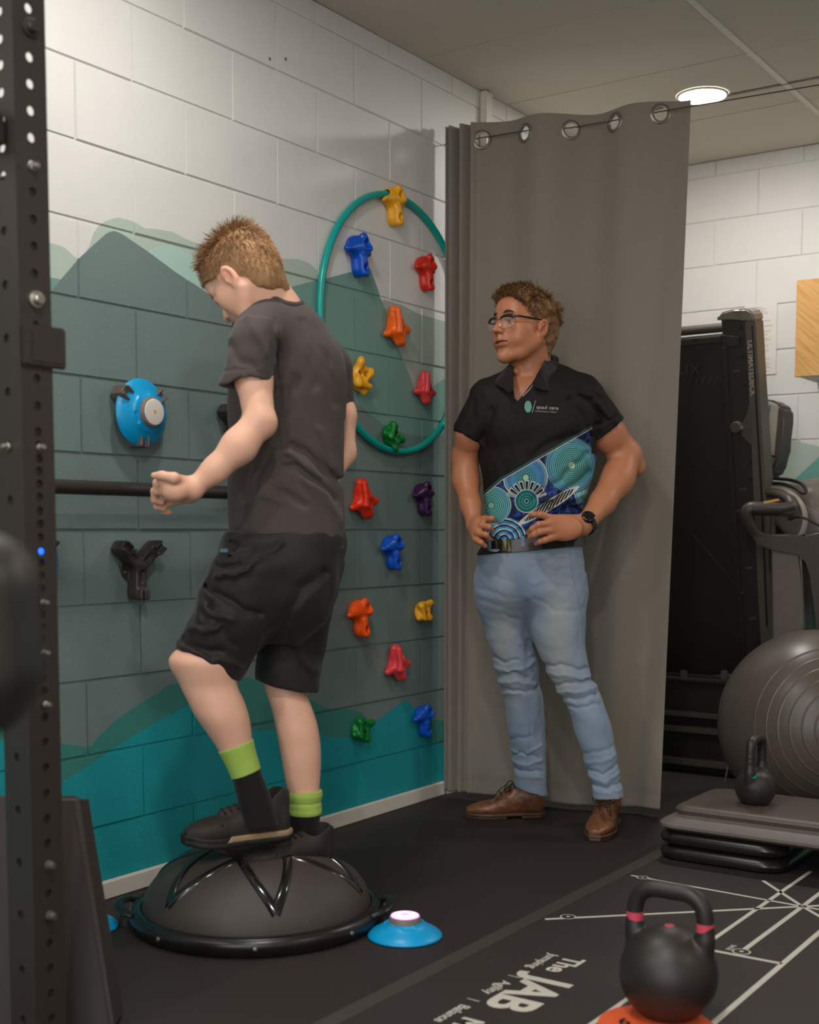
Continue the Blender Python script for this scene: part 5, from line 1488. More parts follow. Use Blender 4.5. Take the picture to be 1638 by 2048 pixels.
# shorts
def shorts():
    W_ = [(1060, 455, 690, 0.72), (1085, 441, 692, 0.72), (1120, 430, 688, 0.74), (1160, 416, 680, 0.76), (1200, 402, 672, 0.76), (1240, 405, 655, 0.66), (1285, 440, 600, 0.5)]
    Ln = [(1085, 470, 560, 0.5), (1120, 430, 588, 0.9), (1160, 411, 580, 0.95), (1200, 394, 568, 0.92), (1240, 377, 552, 0.9), (1270, 364, 538, 0.88), (1300, 352, 519, 0.86), (1330, 346, 500, 0.86), (1375, 340, 474, 0.86)]
    Lf = [(1085, 570, 660, 0.5), (1120, 525, 688, 0.9), (1160, 522, 682, 0.95), (1200, 522, 672, 0.95), (1250, 518, 660, 0.95), (1300, 514, 650, 0.92), (1350, 511, 640, 0.9), (1400, 509, 634, 0.9)]
    F = Field(L(325, 1400, 3.25)-[0, 0.24, 0], L(715, 1052, 3.25)+[0, 0.3, 0], 0.0036)
    F.add(loft(rows(W_, TD)), 0); F.add(loft(rows(Ln, DN+0.02)), 0.035); F.add(loft(rows(Lf, DF_)), 0.02)
    x = F.ax[0][:, None, None]; y = F.ax[1][None, :, None]; z = F.ax[2][None, None, :]
    def cutp(a, b, D):
        A, B = L(*a, D), L(*b, D); n = np.array([(B[2]-A[2]), 0, -(B[0]-A[0])]); n /= np.linalg.norm(n); return plane((A+B)/2, n)
    near = cutp((350, 1296), (470, 1360), DN); far = cutp((511, 1357), (632, 1383), DF_)
    xs_ = L(508, 1330, 3.25)[0]
    isn = (x < xs_)
    F.d = np.where(isn, np.maximum(F.d, near(x, y, z)), np.maximum(F.d, far(x, y, z)))
    F.d = np.maximum(F.d, np.broadcast_to(plane(L(560, 1064, 3.3), (0, 0, 1))(x, y, z), F.d.shape))
    # hollow legs just above the hems
    F.add(loft(rows([(1322, 362, 490, 0.84), (1345, 356, 478, 0.86), (1390, 352, 466, 0.86)], DN+0.02)), 0.003, 's')
    F.add(loft(rows([(1345, 521, 632, 0.85), (1380, 519, 627, 0.85), (1420, 519, 624, 0.85)], DF_)), 0.003, 's')
    S = [([(560, 1085), (530, 1110), (495, 1135), (470, 1150), (430, 1150)], -0.008, 0.008), ([(432, 1130), (450, 1138), (480, 1130)], 0.010, 0.008), ([(440, 1100), (465, 1110), (500, 1098)], -0.007, 0.007),
         ([(455, 1085), (470, 1098), (462, 1115)], 0.007, 0.006), ([(412, 1175), (450, 1195), (490, 1218), (520, 1228)], 0.007, 0.009), ([(395, 1205), (425, 1225), (470, 1238)], -0.005, 0.010), ([(372, 1255), (410, 1262), (440, 1250)], -0.006, 0.009),
         ([(365, 1280), (400, 1300), (440, 1300)], 0.005, 0.009), ([(352, 1290), (380, 1300), (420, 1318)], -0.005, 0.008), ([(405, 1330), (440, 1318), (480, 1335)], -0.004, 0.008), ([(640, 1150), (600, 1180), (570, 1240), (530, 1290)], 0.008, 0.014),
         ([(580, 1300), (600, 1340), (620, 1360)], -0.004, 0.012), ([(390, 1180), (400, 1240)], -0.004, 0.012), ([(418, 1138), (402, 1180), (428, 1190)], -0.004, 0.010), ([(420, 1215), (450, 1262), (470, 1290)], 0.004, 0.010)]
    F.everywhere(px_field([(a, b*1.5, c) for a, b, c in S], 3.15)); F.everywhere(vnoise(34, 30, 26, 9, 0.0022)); F.everywhere(vnoise(75, 70, 60, 10, 0.0011))
    return F.mesh(2)
fig_link('shorts', *shorts(), 'shorts', boy)
bm = bmesh.new(); boxm(bm, (-0.009, -0.001, -0.0045), (0.009, 0.001, 0.0045)); o = bm_obj('logo_tag', bm, simple('blue tag', (62, 96, 112), 0.6), boy, bevel=0.0006); o.location = L(448, 1101, 3.06)+[0, 0, 0]

# socks
def sock(tab, D, name, mt, grow, tilt, rib=None):
    st = rows(tab, D, grow=grow)
    F = Field([min(r[1]-r[3] for r in st)-0.02, D-0.09, st[-1][0]-0.03 if st[-1][0] < st[0][0] else st[0][0]-0.03], [max(r[1]+r[3] for r in st)+0.02, D+0.09, max(r[0] for r in st)+0.03], 0.0024)
    F.add(loft(st), 0)
    for (a, b, up) in tilt:
        A, B = L(*a, D), L(*b, D); n = np.array([(B[2]-A[2]), 0, -(B[0]-A[0])]); n /= np.linalg.norm(n)
        if up: n = -n
        F.everywhere(plane((A+B)/2, n), 'i')
    if rib: F.everywhere(rib)
    return fig_link(name, *F.mesh(1), mt, boy)
NS = [(1440, 401, 499, 1.0), (1470, 420, 503, 1.0), (1490, 431, 506, 1.0), (1520, 449, 514, 0.98), (1550, 463, 523, 0.98), (1580, 472, 535, 1.0), (1620, 480, 548, 1.0)]
sock(NS, DN, 'sock_cuff', 'sock_lime', 0.0035, [((441, 1501), (508, 1477), True), ((470, 1556), (523, 1537), False)])
sock(NS+[(1650, 486, 556, 1.0)], DN, 'sock', 'sock_black', 0.0015, [((455, 1530), (515, 1512), True)])
FS = [(1560, 570, 641, 1.0), (1580, 573, 642, 1.0), (1600, 575, 641, 1.0), (1628, 577, 640, 1.0), (1660, 580, 637, 1.0), (1710, 582, 636, 1.0)]
def ribs(x, y, z): return 0.0028*np.exp(-((z-L(600, 1603, DF_)[2])/0.004)**2)-0.002*np.exp(-((z-L(600, 1622, DF_)[2])/0.006)**2)-0.002*np.exp(-((z-L(600, 1590, DF_)[2])/0.006)**2)
sock(FS, DF_, 'sock_cuff', 'sock_lime', 0.0035, [((572, 1582), (642, 1580), True), ((576, 1627), (641, 1629), False)], ribs)
sock(FS, DF_, 'sock', 'sock_black', 0.001, [((572, 1612), (642, 1612), True)])

# trainers: local frame x = toe direction, z = up, length 0.27
SHOES = []
def trainer(O, dirx, upv, s, parent):
    R = np.zeros((3, 3)); d = np.array(dirx, float); d /= np.linalg.norm(d); u = np.array(upv, float); u -= d*(u@d); u /= np.linalg.norm(u)
    R[:, 0] = d; R[:, 1] = np.cross(u, d); R[:, 2] = u
    A = Matrix([[*R[0], O[0]], [*R[1], O[1]], [*R[2], O[2]], [0, 0, 0, 1]]) @ Matrix.Scale(s, 4)
    SHOES.append(FIG @ A)
    # loft along x (toe +). A columns: u=y, v=z, t=x
    Ax = np.array([[0, 0, 1], [1, 0, 0], [0, 1, 0]], float)
    F = Field((-0.15, -0.07, -0.01), (0.17, 0.07, 0.14), 0.0024)
    up = [(-0.128, 0, 0.045, 0.018, 0.034), (-0.118, 0, 0.050, 0.029, 0.046), (-0.09, 0, 0.052, 0.036, 0.052), (-0.05, 0, 0.054, 0.037, 0.052), (-0.01, 0.0, 0.050, 0.038, 0.046), (0.03, 0.002, 0.042, 0.042, 0.036), (0.07, 0.002, 0.040, 0.045, 0.033), (0.10, 0.0, 0.037, 0.043, 0.029), (0.125, -0.002, 0.034, 0.035, 0.025), (0.143, -0.003, 0.031, 0.020, 0.016)]
    F.add(loft([(a, b, c, d_, e) for a, b, c, d_, e in up], (0, 0, 0), Ax, 2.3), 0)
    F.add(cone((-0.07, 0, 0.08), (-0.085, 0, 0.112), 0.036, 0.034), 0.02); F.add(cone((-0.118, 0, 0.09), (-0.124, 0, 0.116), 0.012, 0.009), 0.015)
    F.add(cone((-0.068, 0, 0.10), (-0.082, 0, 0.16), 0.030, 0.034), 0.005, 's')
    F.add(cone((-0.03, 0, 0.094), (0.045, 0, 0.078), 0.014, 0.012), 0.012)   # tongue and lace area
    F.add(cone((0.06, -0.04, 0.055), (0.06, 0.04, 0.055), 0.002, 0.002), 0.006, 's')
    F.add((plane((0, 0, 0.018), (0, 0, -1)), (-1, -1, -1), (1, 1, 1)), 0, 'i')
    F.everywhere(vnoise(70, 70, 70, 5, 0.0007))
    grp = link('shoe', to_mesh('shoe', *F.mesh(2)), 'shoe_black', parent); grp.matrix_local = A
    def sole(z0, z1, gx, mt, nm):
        F = Field((-0.16, -0.075, z0-0.01), (0.175, 0.075, z1+0.02), 0.0024)
        tab = [(a-0.004 if a < 0 else a+0.004, b, (z0+z1)/2+(0.010*max(0, (a-0.09)/0.05)), d_+gx, 1) for a, b, c, d_, e in up]
        T, cy_ = smooth_lut([r[0] for r in tab], [r[1] for r in tab]); _, ha = smooth_lut([r[0] for r in tab], [r[3] for r in tab]); _, cz = smooth_lut([r[0] for r in tab], [r[2] for r in tab])
        def fn(x, y, z):
            xc = np.clip(x, T[0], T[-1]); dxe = np.abs(x-xc)
            dy = np.maximum(np.abs(y-np.interp(xc, T, cy_))-np.interp(xc, T, ha)+0.006, 0)
            dz = np.maximum(np.abs(z-np.interp(xc, T, cz))-(z1-z0)/2+0.003, 0)
            return np.sqrt(dy**2+dz**2+dxe**2)-0.004
        F.everywhere(fn, 'u')
        if mt == 'sole_pale': F.everywhere(plane((0.045, 0, 0.02), (1, 0, 0.9)), 'i')
        o = link(nm, to_mesh(nm, *F.mesh(1)), mt, parent); o.matrix_local = A; return o
    sole(0.012, 0.026, 0.004, 'sole_pale', 'midsole').data
    sole(0.0, 0.0125, 0.003, 'sole_black', 'outsole'); sole(0.008, 0.025, 0.002, 'sole_black', 'outsole')
    for i in range(5):
        x = -0.022+i*0.017; z = 0.1075-i*0.0045; w_ = 0.020
        o = tube('lace', [(x, -w_, z-0.008), (x+0.004, 0, z+0.001), (x, w_, z-0.008)], 0.0024, 'lace', parent, 8); o.matrix_local = A
    return A
toe = L(372, 1692, 3.14); heel = L(586, 1668, 3.27); c = (toe+heel)/2; ln = np.linalg.norm(toe-heel)
trainer(c+np.array([0, 0, -0.006]), toe-heel, (0, 0, 1), ln/0.285, boy)
toe2 = L(470, 1742, 3.22); heel2 = L(668, 1738, 3.40); c2 = (toe2+heel2)/2; ln2 = np.linalg.norm(toe2-heel2)
trainer(c2+np.array([0, 0, -0.004]), toe2-heel2, (0.10, 0.0, 1), min(ln2/0.285, 0.98), boy)

# the dome gives under the soles
dome_parts = [c for c in bosu.children if c.name.split('.')[0] in ('dome', 'grip_strip')]
Tb = Matrix.Translation(bosu.location)
for ob in dome_parts:
    for v in ob.data.vertices:
        best = 0.0; bd = None
        for Sm in SHOES:
            q = Sm.inverted() @ (Tb @ v.co)
            e = max(abs(q.y)-0.046, q.x-0.15, -0.14-q.x, 0.0)
            dep = q.z+0.0015-1.1*e
            if dep > best: best = dep; bd = Sm
        if bd is not None:
            zax = Vector((bd[0][2], bd[1][2], bd[2][2])).normalized()
            v.co = v.co-zax*best
# ------------------------------------------------------------------ THE MAN IN FRONT OF THE CURTAIN
man = thing('person', 'man with glasses, black polo with blue patterned panel and light jeans, hands on hips', 'person', mat=FIG)
M['skin_man'] = skin_mat('man skin', (186, 122, 88), rough=0.45)
M['hair_man'] = hair_mat('brown wavy hair', (88, 60, 40), (160, 118, 80))
MD = 4.22
MO = L(1049, 656, 4.20); th_ = math.radians(54); pt = math.radians(5)
mf = np.array([-math.sin(th_)*math.cos(pt), -math.cos(th_)*math.cos(pt), math.sin(pt)])
mu = np.array([math.sin(th_)*math.sin(pt)-0.03, math.cos(th_)*math.sin(pt), math.cos(pt)])
MR = rotm(mf, mu); MS = np.array([1.05, 1.10, 1.0])
def man_head():
    lo = MO-[0.16, 0.16, 0.36]; hi = MO+[0.16, 0.16, 0.17]
    F = Field(lo, hi, 0.0021)
    head_prims(F, MO, MR, MS, 1.0, nose=1.0, jaw=1.06)
    n0 = MO+MR@(np.array([0, -0.022, -0.05])); n1 = L(1060, 762, 4.24)
    F.add(cone(n0, n1, 0.056, 0.062), 0.022); F.add(cone(MO+MR@np.array([0, -0.05, -0.04]), L(1068, 745, 4.27), 0.044, 0.055), 0.03)
    # sternomastoid and collar bones
    F.add(cone(MO+MR@np.array([0.050, -0.014, -0.065]), L(1040, 790, 4.185), 0.010, 0.010), 0.035)
    F.add(cone(n1, L(1058, 830, 4.24), 0.064, 0.11), 0.03)
    F.add(sph(MO+MR@np.array([0, 0.026, -0.142]), 0.009), 0.02)
    return F.mesh(2)
S_R = L(980, 800, 4.20); E_R = L(922, 938, 4.28); W_R = L(948, 1046, 4.14)    # image-left arm
S_L = L(1170, 802, 4.24); E_L = L(1262, 932, 4.30); W_L = L(1172, 1046, 4.10)  # image-right arm
def man_arm_right():
    F = Field(np.minimum.reduce([S_R, E_R, W_R])-0.11, np.maximum.reduce([S_R, E_R, W_R])+[0.12, 0.12, 0.09], 0.0022)
    F.add(cone(S_R, L(944, 870, 4.22), 0.052, 0.049), 0); F.add(cone(L(941, 868, 4.22), L(931, 915, 4.26), 0.049, 0.042), 0.02)
    F.add(sph(E_R+[-0.004, 0.012, 0], 0.030), 0.03); F.add(cone(L(930, 912, 4.26), L(932, 962, 4.24), 0.041, 0.043), 0.02)
    F.add(cone(L(931, 958, 4.25), L(941, 1010, 4.18), 0.043, 0.032), 0.02); F.add(cone(L(941, 1010, 4.18), W_R, 0.033, 0.026), 0.02)
    # hand on the hip, fingers forward
    P = W_R
    kn = [L(970, 1038, 4.075), L(964, 1051, 4.065), L(957, 1066, 4.065), L(952, 1079, 4.075)]
    for i, k_ in enumerate(kn): F.add(cone(P+[0.0, -0.01, -0.006*i], k_, 0.021, 0.0115), 0.012)
    F.add(ell(L(954, 1060, 4.10), (0.022, 0.030, 0.034)), 0.012)
    tips = [[L(983, 1037, 4.055), L(988, 1042, 4.075)], [L(978, 1054, 4.045), L(984, 1061, 4.065)], [L(972, 1070, 4.045), L(978, 1077, 4.062)], [L(962, 1085, 4.055), L(970, 1092, 4.066)]]
    for k_, tp in zip(kn, tips): finger(F, [k_]+tp, 0.0112, 0.0078, 0.003)
    finger(F, [P+[0.0, 0.02, -0.01], L(962, 1062, 4.20), L(968, 1078, 4.235)], 0.014, 0.010, 0.006)
    return F.mesh(2)
def man_arm_left():
    F = Field(np.minimum.reduce([S_L, E_L, W_L, L(1050, 1100, 4.05)])-[0.03, 0.09, 0.04], np.maximum.reduce([S_L, E_L, W_L])+[0.10, 0.11, 0.09], 0.0022)
    F.add(cone(S_L, L(1215, 868, 4.26), 0.052, 0.057), 0); F.add(cone(L(1216, 868, 4.26), L(1250, 908, 4.29), 0.057, 0.050), 0.02)
    F.add(sph(E_L+[0.014, 0.01, 0.0], 0.037), 0.02); F.add(cone(L(1251, 912, 4.29), L(1234, 960, 4.23), 0.052, 0.053), 0.02)
    F.add(cone(L(1236, 955, 4.24), L(1205, 1005, 4.17), 0.053, 0.040), 0.02); F.add(cone(L(1205, 1005, 4.17), W_L, 0.040, 0.030), 0.02)
    P = W_L
    kn = [L(1102, 1036, 4.035), L(1097, 1047, 4.025), L(1098, 1061, 4.025), L(1104, 1075, 4.035)]
    for i, k_ in enumerate(kn): F.add(cone(P+[-0.01, -0.0, 0.004-0.007*i], k_, 0.0235, 0.0118), 0.014)
    F.add(ell(L(1132, 1058, 4.055), (0.052, 0.021, 0.037)), 0.014)
    tips = [[L(1080, 1029, 4.018), L(1067, 1029, 4.03), L(1061, 1032, 4.05)], [L(1077, 1049, 4.005), L(1064, 1058, 4.015), L(1057, 1066, 4.035)], [L(1080, 1064, 4.002), L(1068, 1070, 4.012), L(1060, 1075, 4.03)], [L(1090, 1080, 4.008), L(1080, 1083, 4.015), L(1072, 1087, 4.03)]]
    for k_, tp in zip(kn, tips): finger(F, [k_]+tp, 0.0118, 0.0080, 0.003)
    finger(F, [P+[0.0, 0.02, 0.0], L(1150, 1045, 4.14), L(1128, 1050, 4.17)], 0.016, 0.011, 0.006)
    return F.mesh(2)
MT_ = [(742, 1030, 1100, 0.9), (752, 1008, 1125, 0.7), (765, 975, 1165, 0.6), (782, 955, 1190, 0.58), (810, 948, 1198, 0.58), (850, 952, 1192, 0.6), (880, 956, 1188, 0.62), (920, 960, 1190, 0.62), (960, 966, 1180, 0.62), (1000, 972, 1168, 0.64), (1040, 977, 1160, 0.66), (1075, 976, 1160, 0.68), (1110, 970, 1162, 0.7)]
Fm = Field(L(900, 1300, MD)-[0, 0.22, 0], L(1260, 735, MD)+[0, 0.22, 0.03], 0.006)
Fm.add(loft([(a, b, c, max(d-0.022, 0.02), max(e-0.022, 0.02)) for a, b, c, d, e in rows(MT_, MD)]), 0)
Fm.add(cone(L(1000, 800, MD), S_R, 0.06, 0.05), 0.03).add(cone(L(1140, 800, MD), S_L, 0.06, 0.055), 0.03)
Fm.add(cone(L(1015, 1120, MD), L(1015, 1260, MD+0.03), 0.055, 0.04), 0.03).add(cone(L(1115, 1120, MD), L(1120, 1260, MD-0.03), 0.055, 0.045), 0.03)
mb = [man_head(), man_arm_right(), man_arm_left(), Fm.mesh(1)]
V, Q = join_vq(mb); bme = to_mesh('body', V, Q); tint(bme, lambda v: skin_tint(v, MO, MR, MS))
link('body', bme, 'skin_man', man)
eyes(MO, MR, MS, man, look=(0.0, 1, 0.02))
# teeth
o = fig_link('teeth', *capmesh([(in_frame(ell((0, 0.066, -0.0628), (0.0275, 0.0205, 0.0042)), MO, MR, MS), 0, 'u')], MO+MR@np.array([0, 0.085, -0.062])-0.03, MO+MR@np.array([0, 0.085, -0.062])+0.03, 0.0012), simple('teeth', (228, 214, 202), 0.3, var=0.02), man)
# eyebrow hair and head hair
mhb = hair_base(MO, MR, MS, [((0, 0.055, 0.052), (0, 0.75, -0.66)), ((0, -0.05, -0.090), (0, 0.25, -1))], 0, 0, 0.006, noise=0.003, seed=5,
                extra=[(ell((0, 0.030, 0.096), (0.062, 0.052, 0.028)), 0.02, 'u'), (ell((0, 0.066, 0.083), (0.052, 0.028, 0.022)), 0.02, 'u'), (ell((0, -0.052, -0.045), (0.054, 0.040, 0.05)), 0.02, 'u')])
def man_keep(q):
    # bare face: in front of the ear line below the temple
    w = 0.003*np.sin(q[:, 2]*300)
    return ~((q[:, 1] > 0.036+w) & (q[:, 2] < 0.050)) & ~((q[:, 1] > 0.022+w) & (q[:, 2] < 0.012)) & ~((q[:, 1] > 0.006+w) & (q[:, 2] < -0.026))
mhb = carve(mhb, MO, MR, MS, man_keep)
fig_link('hair_cap', *mhb, 'hair_man', man)
def man_flow(p, nr, r):
    q = MR.T@(p-MO)/MS
    if q[1] > 0.040 and q[2] < 0.044: return None
    if q[1] > 0.024 and q[2] < 0.010: return None
    if q[1] > 0.008 and q[2] < -0.026: return None
    d = q-np.array([0.01, -0.05, 0.12]); n_ = nr_l(nr, MR); d = d-n_*(d@n_); dl = np.linalg.norm(d)+1e-6; dd = d/dl
    wave = np.array([math.sin(q[2]*120+q[1]*60), math.cos(q[0]*110+q[2]*70), math.sin(q[1]*130)])*0.55
    dd = dd+wave+r.normal(0, 0.12, 3)
    top = max(0, min(1, (q[2]-0.02)/0.07)); lf = 0.6+0.6*top
    if q[2] < 0.03: lf = 0.5
    if q[1] > 0.05: dd = dd*0.5+np.array([-0.25, 0.65, 0.05+0.25*r.random()]); lf = 0.9
    return MR@(dd/np.linalg.norm(dd)), lf
hair_strands('hair', mhb, 5200, 0.030, man_flow, 'hair_man', man, 8, 0.0017, curl=0.35, lift=0.16)
M['brow'] = simple('brown eyebrow', (62, 40, 28), 0.8)
for e in (-1, 1):
    tube('eyebrow', [Vector(MO+MR@(np.array(p)*MS)) for p in catmull([(e*0.013, 0.0925, 0.0265), (e*0.024, 0.0930, 0.0315), (e*0.036, 0.0880, 0.0320), (e*0.047, 0.0775, 0.0265)], 4)], [0.0016, 0.0024, 0.0028, 0.003, 0.003, 0.003, 0.0028, 0.0026, 0.0024, 0.002, 0.0016, 0.0012, 0.0008], 'brow', man, 8, flat=(0.7, 1.2))
# glasses (worn: part of the man)
M['glass_black'] = simple('black glasses brow', (22, 20, 20), 0.25)
M['thin_metal'] = simple('silver rim wire', (170, 160, 150), 0.3, metal=0.8)
def H(p): return Vector(MO+MR@(np.array(p)*MS))
gl = bpy.data.objects.new('glasses', None); COL.objects.link(gl); gl.parent = man; gl['label'] = 'black browline glasses with thin lower rims'
for e in (-1, 1):
    cx_, zc_ = e*0.0335, -0.002
    rim = []
    for a in np.linspace(0, 2*PI, 33)[:-1]:
        ca, sa = math.cos(a), math.sin(a)
        x = 0.0245*np.sign(ca)*abs(ca)**0.7; z = (0.0160 if sa > 0 else 0.0235)*np.sign(sa)*abs(sa)**0.75
        rim.append((cx_+x, 0.1005-1.6*(cx_+x)**2*2.2, zc_+z, sa))
    tube('rim', [H((x, y, z)) for x, y, z, _ in rim], 0.0009, 'thin_metal', gl, 6, True)
    top = [r for r in rim if r[3] > 0.28]
    top = sorted(top, key=lambda r: r[0])
    if e < 0: pass
    tube('brow_bar', [H((x, y+0.0005, z+0.001)) for x, y, z, _ in top], [0.0026+0.0012*min(1, abs(abs(x)-0.012)/0.04) for x, _, _, _ in top], 'glass_black', gl, 10, flat=(0.8, 1.25))
    xo = e*0.0600
    tube('temple', catmull([tuple(H((xo-e*0.002, 0.089, 0.010))), tuple(H((xo+e*0.010, 0.080, 0.011))), tuple(H((e*0.0765, 0.04, 0.012))), tuple(H((e*0.0795, 0.004, 0.013))), tuple(H((e*0.083, -0.012, 0.006)))], 5), 0.0023, 'glass_black', gl, 8, flat=(0.7, 1.3))
    tube('hinge', [H((xo-e*0.002, 0.092, 0.0105)), H((xo+e*0.002, 0.091, 0.0105))], 0.0022, 'bright_metal', gl, 8)
    # lens
    bm = bmesh.new(); vs_ = [bm.verts.new(H((x*0.99+cx_*0.01, y-0.0003, z))) for x, y, z, _ in rim]; bm.faces.new(vs_)
    gm = M.get('lens_glass')
    if gm is None:
        m = NT('clear lens'); m.set(col=(1, 1, 1), rough=0.02, alpha=0.07, spec=0.3); gm = M['lens_glass'] = m.m
    bm_obj('lens', bm, 'lens_glass', gl)
tube('bridge', [H((-0.011, 0.1005, 0.006)), H((-0.005, 0.104, 0.0085)), H((0.005, 0.104, 0.0085)), H((0.011, 0.1005, 0.006))], 0.0014, 'bright_metal', gl, 8)

# ---- polo shirt
PC = {'c1': L(1145, 930, 4.1), 'c2': L(1052, 955, 4.1), 'c3': L(1054, 1002, 4.1), 'c4': L(985, 1010, 4.1), 'c5': L(1010, 1080, 4.1), 'c6': L(1185, 985, 4.1), 'c7': L(1100, 1010, 4.1)}
dA = L(1005, 960, 4.1); dB = L(1165, 868, 4.1)
def polo_mat():
    m = NT('black polo with blue printed panel'); x, y, z = m.pos('obj')
    base = m.mix(m.noise(14, 4), lin((22, 19, 18)), lin((32, 28, 27)))
    def rad(c): dx, dz = x-float(c[0]), z-float(c[2]); return m.math('SQRT', dx*dx+dz*dz), m.math('ARCTAN2', dz, dx)
    def dots(r, a, dr, n0, sz=0.33):
        "rings of dots : n grows with radius"
        ring = m.math('FLOOR', r/dr); rr = r/dr-ring-0.5
        n = (ring+0.5)*n0; k = m.math('FRACT', a*n/(2*PI)+ring*0.37+50.0)-0.5
        dd = m.math('SQRT', rr*rr+(k*k)*((2*PI*2*PI)/(n0*n0))*1.0)
        return dd < sz
    teal = lin((24, 96, 98)); blue = lin((40, 76, 150)); pale = lin((140, 176, 160)); navy = lin((24, 34, 66)); sky = lin((60, 140, 190)); ivory = lin((190, 186, 176)); grey = lin((118, 126, 132))
    col = m.mix(m.noise(60, 2) > 0.52, navy, lin((40, 70, 140)))
    def mandala(col, c, R, stops, dr, dotc, n0=9):
        r, a = rad(c)
        t = r/R
        ringcol = m.ramp(t, stops, 'CONSTANT')
        d = dots(r, a, dr, n0)
        rc = m.mix(d*(t > 0.16), ringcol, dotc)
        return m.mix(t < 1.0, col, rc)
    # wide ribbon bands low on the left
    r5, a5 = rad(PC['c5'])
    w_ = m.math('FRACT', r5*62)
    col = m.mix(r5 < 0.072, col, m.mix(w_ < 0.28, m.mix(w_ > 0.72, sky, navy), ivory))
    col = mandala(col, PC['c4'], 0.062, [(0, pale), (0.14, teal), (0.5, lin((30, 96, 104))), (0.72, blue), (0.9, grey)], 0.0062, lin((120, 190, 180)))
    col = mandala(col, PC['c6'], 0.055, [(0, pale), (0.16, teal), (0.6, sky), (0.85, blue)], 0.006, pale)
    col = mandala(col, PC['c1'], 0.088, [(0, lin((170, 196, 160))), (0.13, teal), (0.40, lin((22, 96, 100))), (0.64, lin((40, 120, 150))), (0.80, blue), (0.93, navy)], 0.0066, lin((112, 166, 160)))
    col = mandala(col, PC['c2'], 0.070, [(0, lin((170, 196, 160))), (0.13, teal), (0.5, lin((40, 110, 170))), (0.68, blue), (0.86, grey), (0.95, ivory)], 0.0062, lin((96, 152, 176)))
    # striped leaf
    lx = (x-float(PC['c7'][0]))*0.86+(z-float(PC['c7'][2]))*-0.5; lz = (z-float(PC['c7'][2]))*0.86+(x-float(PC['c7'][0]))*-0.5
    le = m.math('SQRT', (lx/0.055)*(lx/0.055)+(lz/0.016)*(lz/0.016))
    col = m.mix(le < 1.0, col, m.mix((le > 0.82)+(m.math('FRACT', lx*140) < 0.3), lin((30, 26, 26)), ivory))
    # central eye with spokes
    r3, a3 = rad(PC['c3'])
    sp = m.math('FRACT', a3*(10/PI)+0.5)-0.5
    spoke = (m.math('ABSOLUTE', sp) < 0.22)*(r3 < 0.062)*(r3 > 0.036)*(a3 > 0.35)*(a3 < 2.8)
    spo = (m.math('ABSOLUTE', sp) < 0.36)*(r3 < 0.066)*(r3 > 0.034)*(a3 > 0.3)*(a3 < 2.85)
    col = m.mix(spo, col, ivory); col = m.mix(spoke, col, lin((24, 20, 22)))
    col = m.mix(r3 < 0.0375, col, m.ramp(r3/0.0375, [(0, lin((20, 22, 24))), (0.12, lin((120, 170, 160))), (0.2, teal), (0.36, lin((70, 150, 140))), (0.42, teal), (0.60, lin((70, 150, 140))), (0.66, lin((20, 100, 100))), (0.92, ivory)], 'CONSTANT'))
    # diagonal seam line : panel lies below it
    ax_, az_ = float(dA[0]), float(dA[2]); sl = float((dB[2]-dA[2])/(dB[0]-dA[0]))
    sd = (z-az_)-(x-ax_)*sl
    sl2 = sl*1.55
    sd2 = (z-az_)-(x-ax_)*sl2
    sdd = m.math('MINIMUM', sd+0.0, m.math('MAXIMUM', sd, sd2)) if False else m.math('MAXIMUM', sd, sd2*0.8)
    sdd = m.mix(x < ax_, m.comb(sd, sd, sd), m.comb(sd2*0.8, sd2*0.8, sd2*0.8))
    sdd = X(m, m.n('ShaderNodeRGBToBW').outputs[0]) if False else m.math('ADD', m.math('MULTIPLY', x < ax_, sd2*0.8), m.math('MULTIPLY', 1.0-(x < ax_), sd))
    out = m.mix(sdd < 0.0, base, col)
    out = m.mix((sdd > -0.0006)*(sdd < 0.0028), out, lin((188, 170, 158)))
    out = m.mix((sdd > 0.0068)*(sdd < 0.0095), out, lin((40, 118, 122)))
    sleeve = (x > float(L(1188, 900, 4.1)[0]))*(z > float(L(1180, 905, 4.1)[2]))
    out = m.mix(sleeve, out, base)
    m.set(col=out, rough=0.7, spec=0.22)
    m.bump(m.noise(45, 5, 0.6)*0.9+m.noise(1300, 2)*0.25, 0.22, 0.002)
    return m.m
M['polo'] = polo_mat()
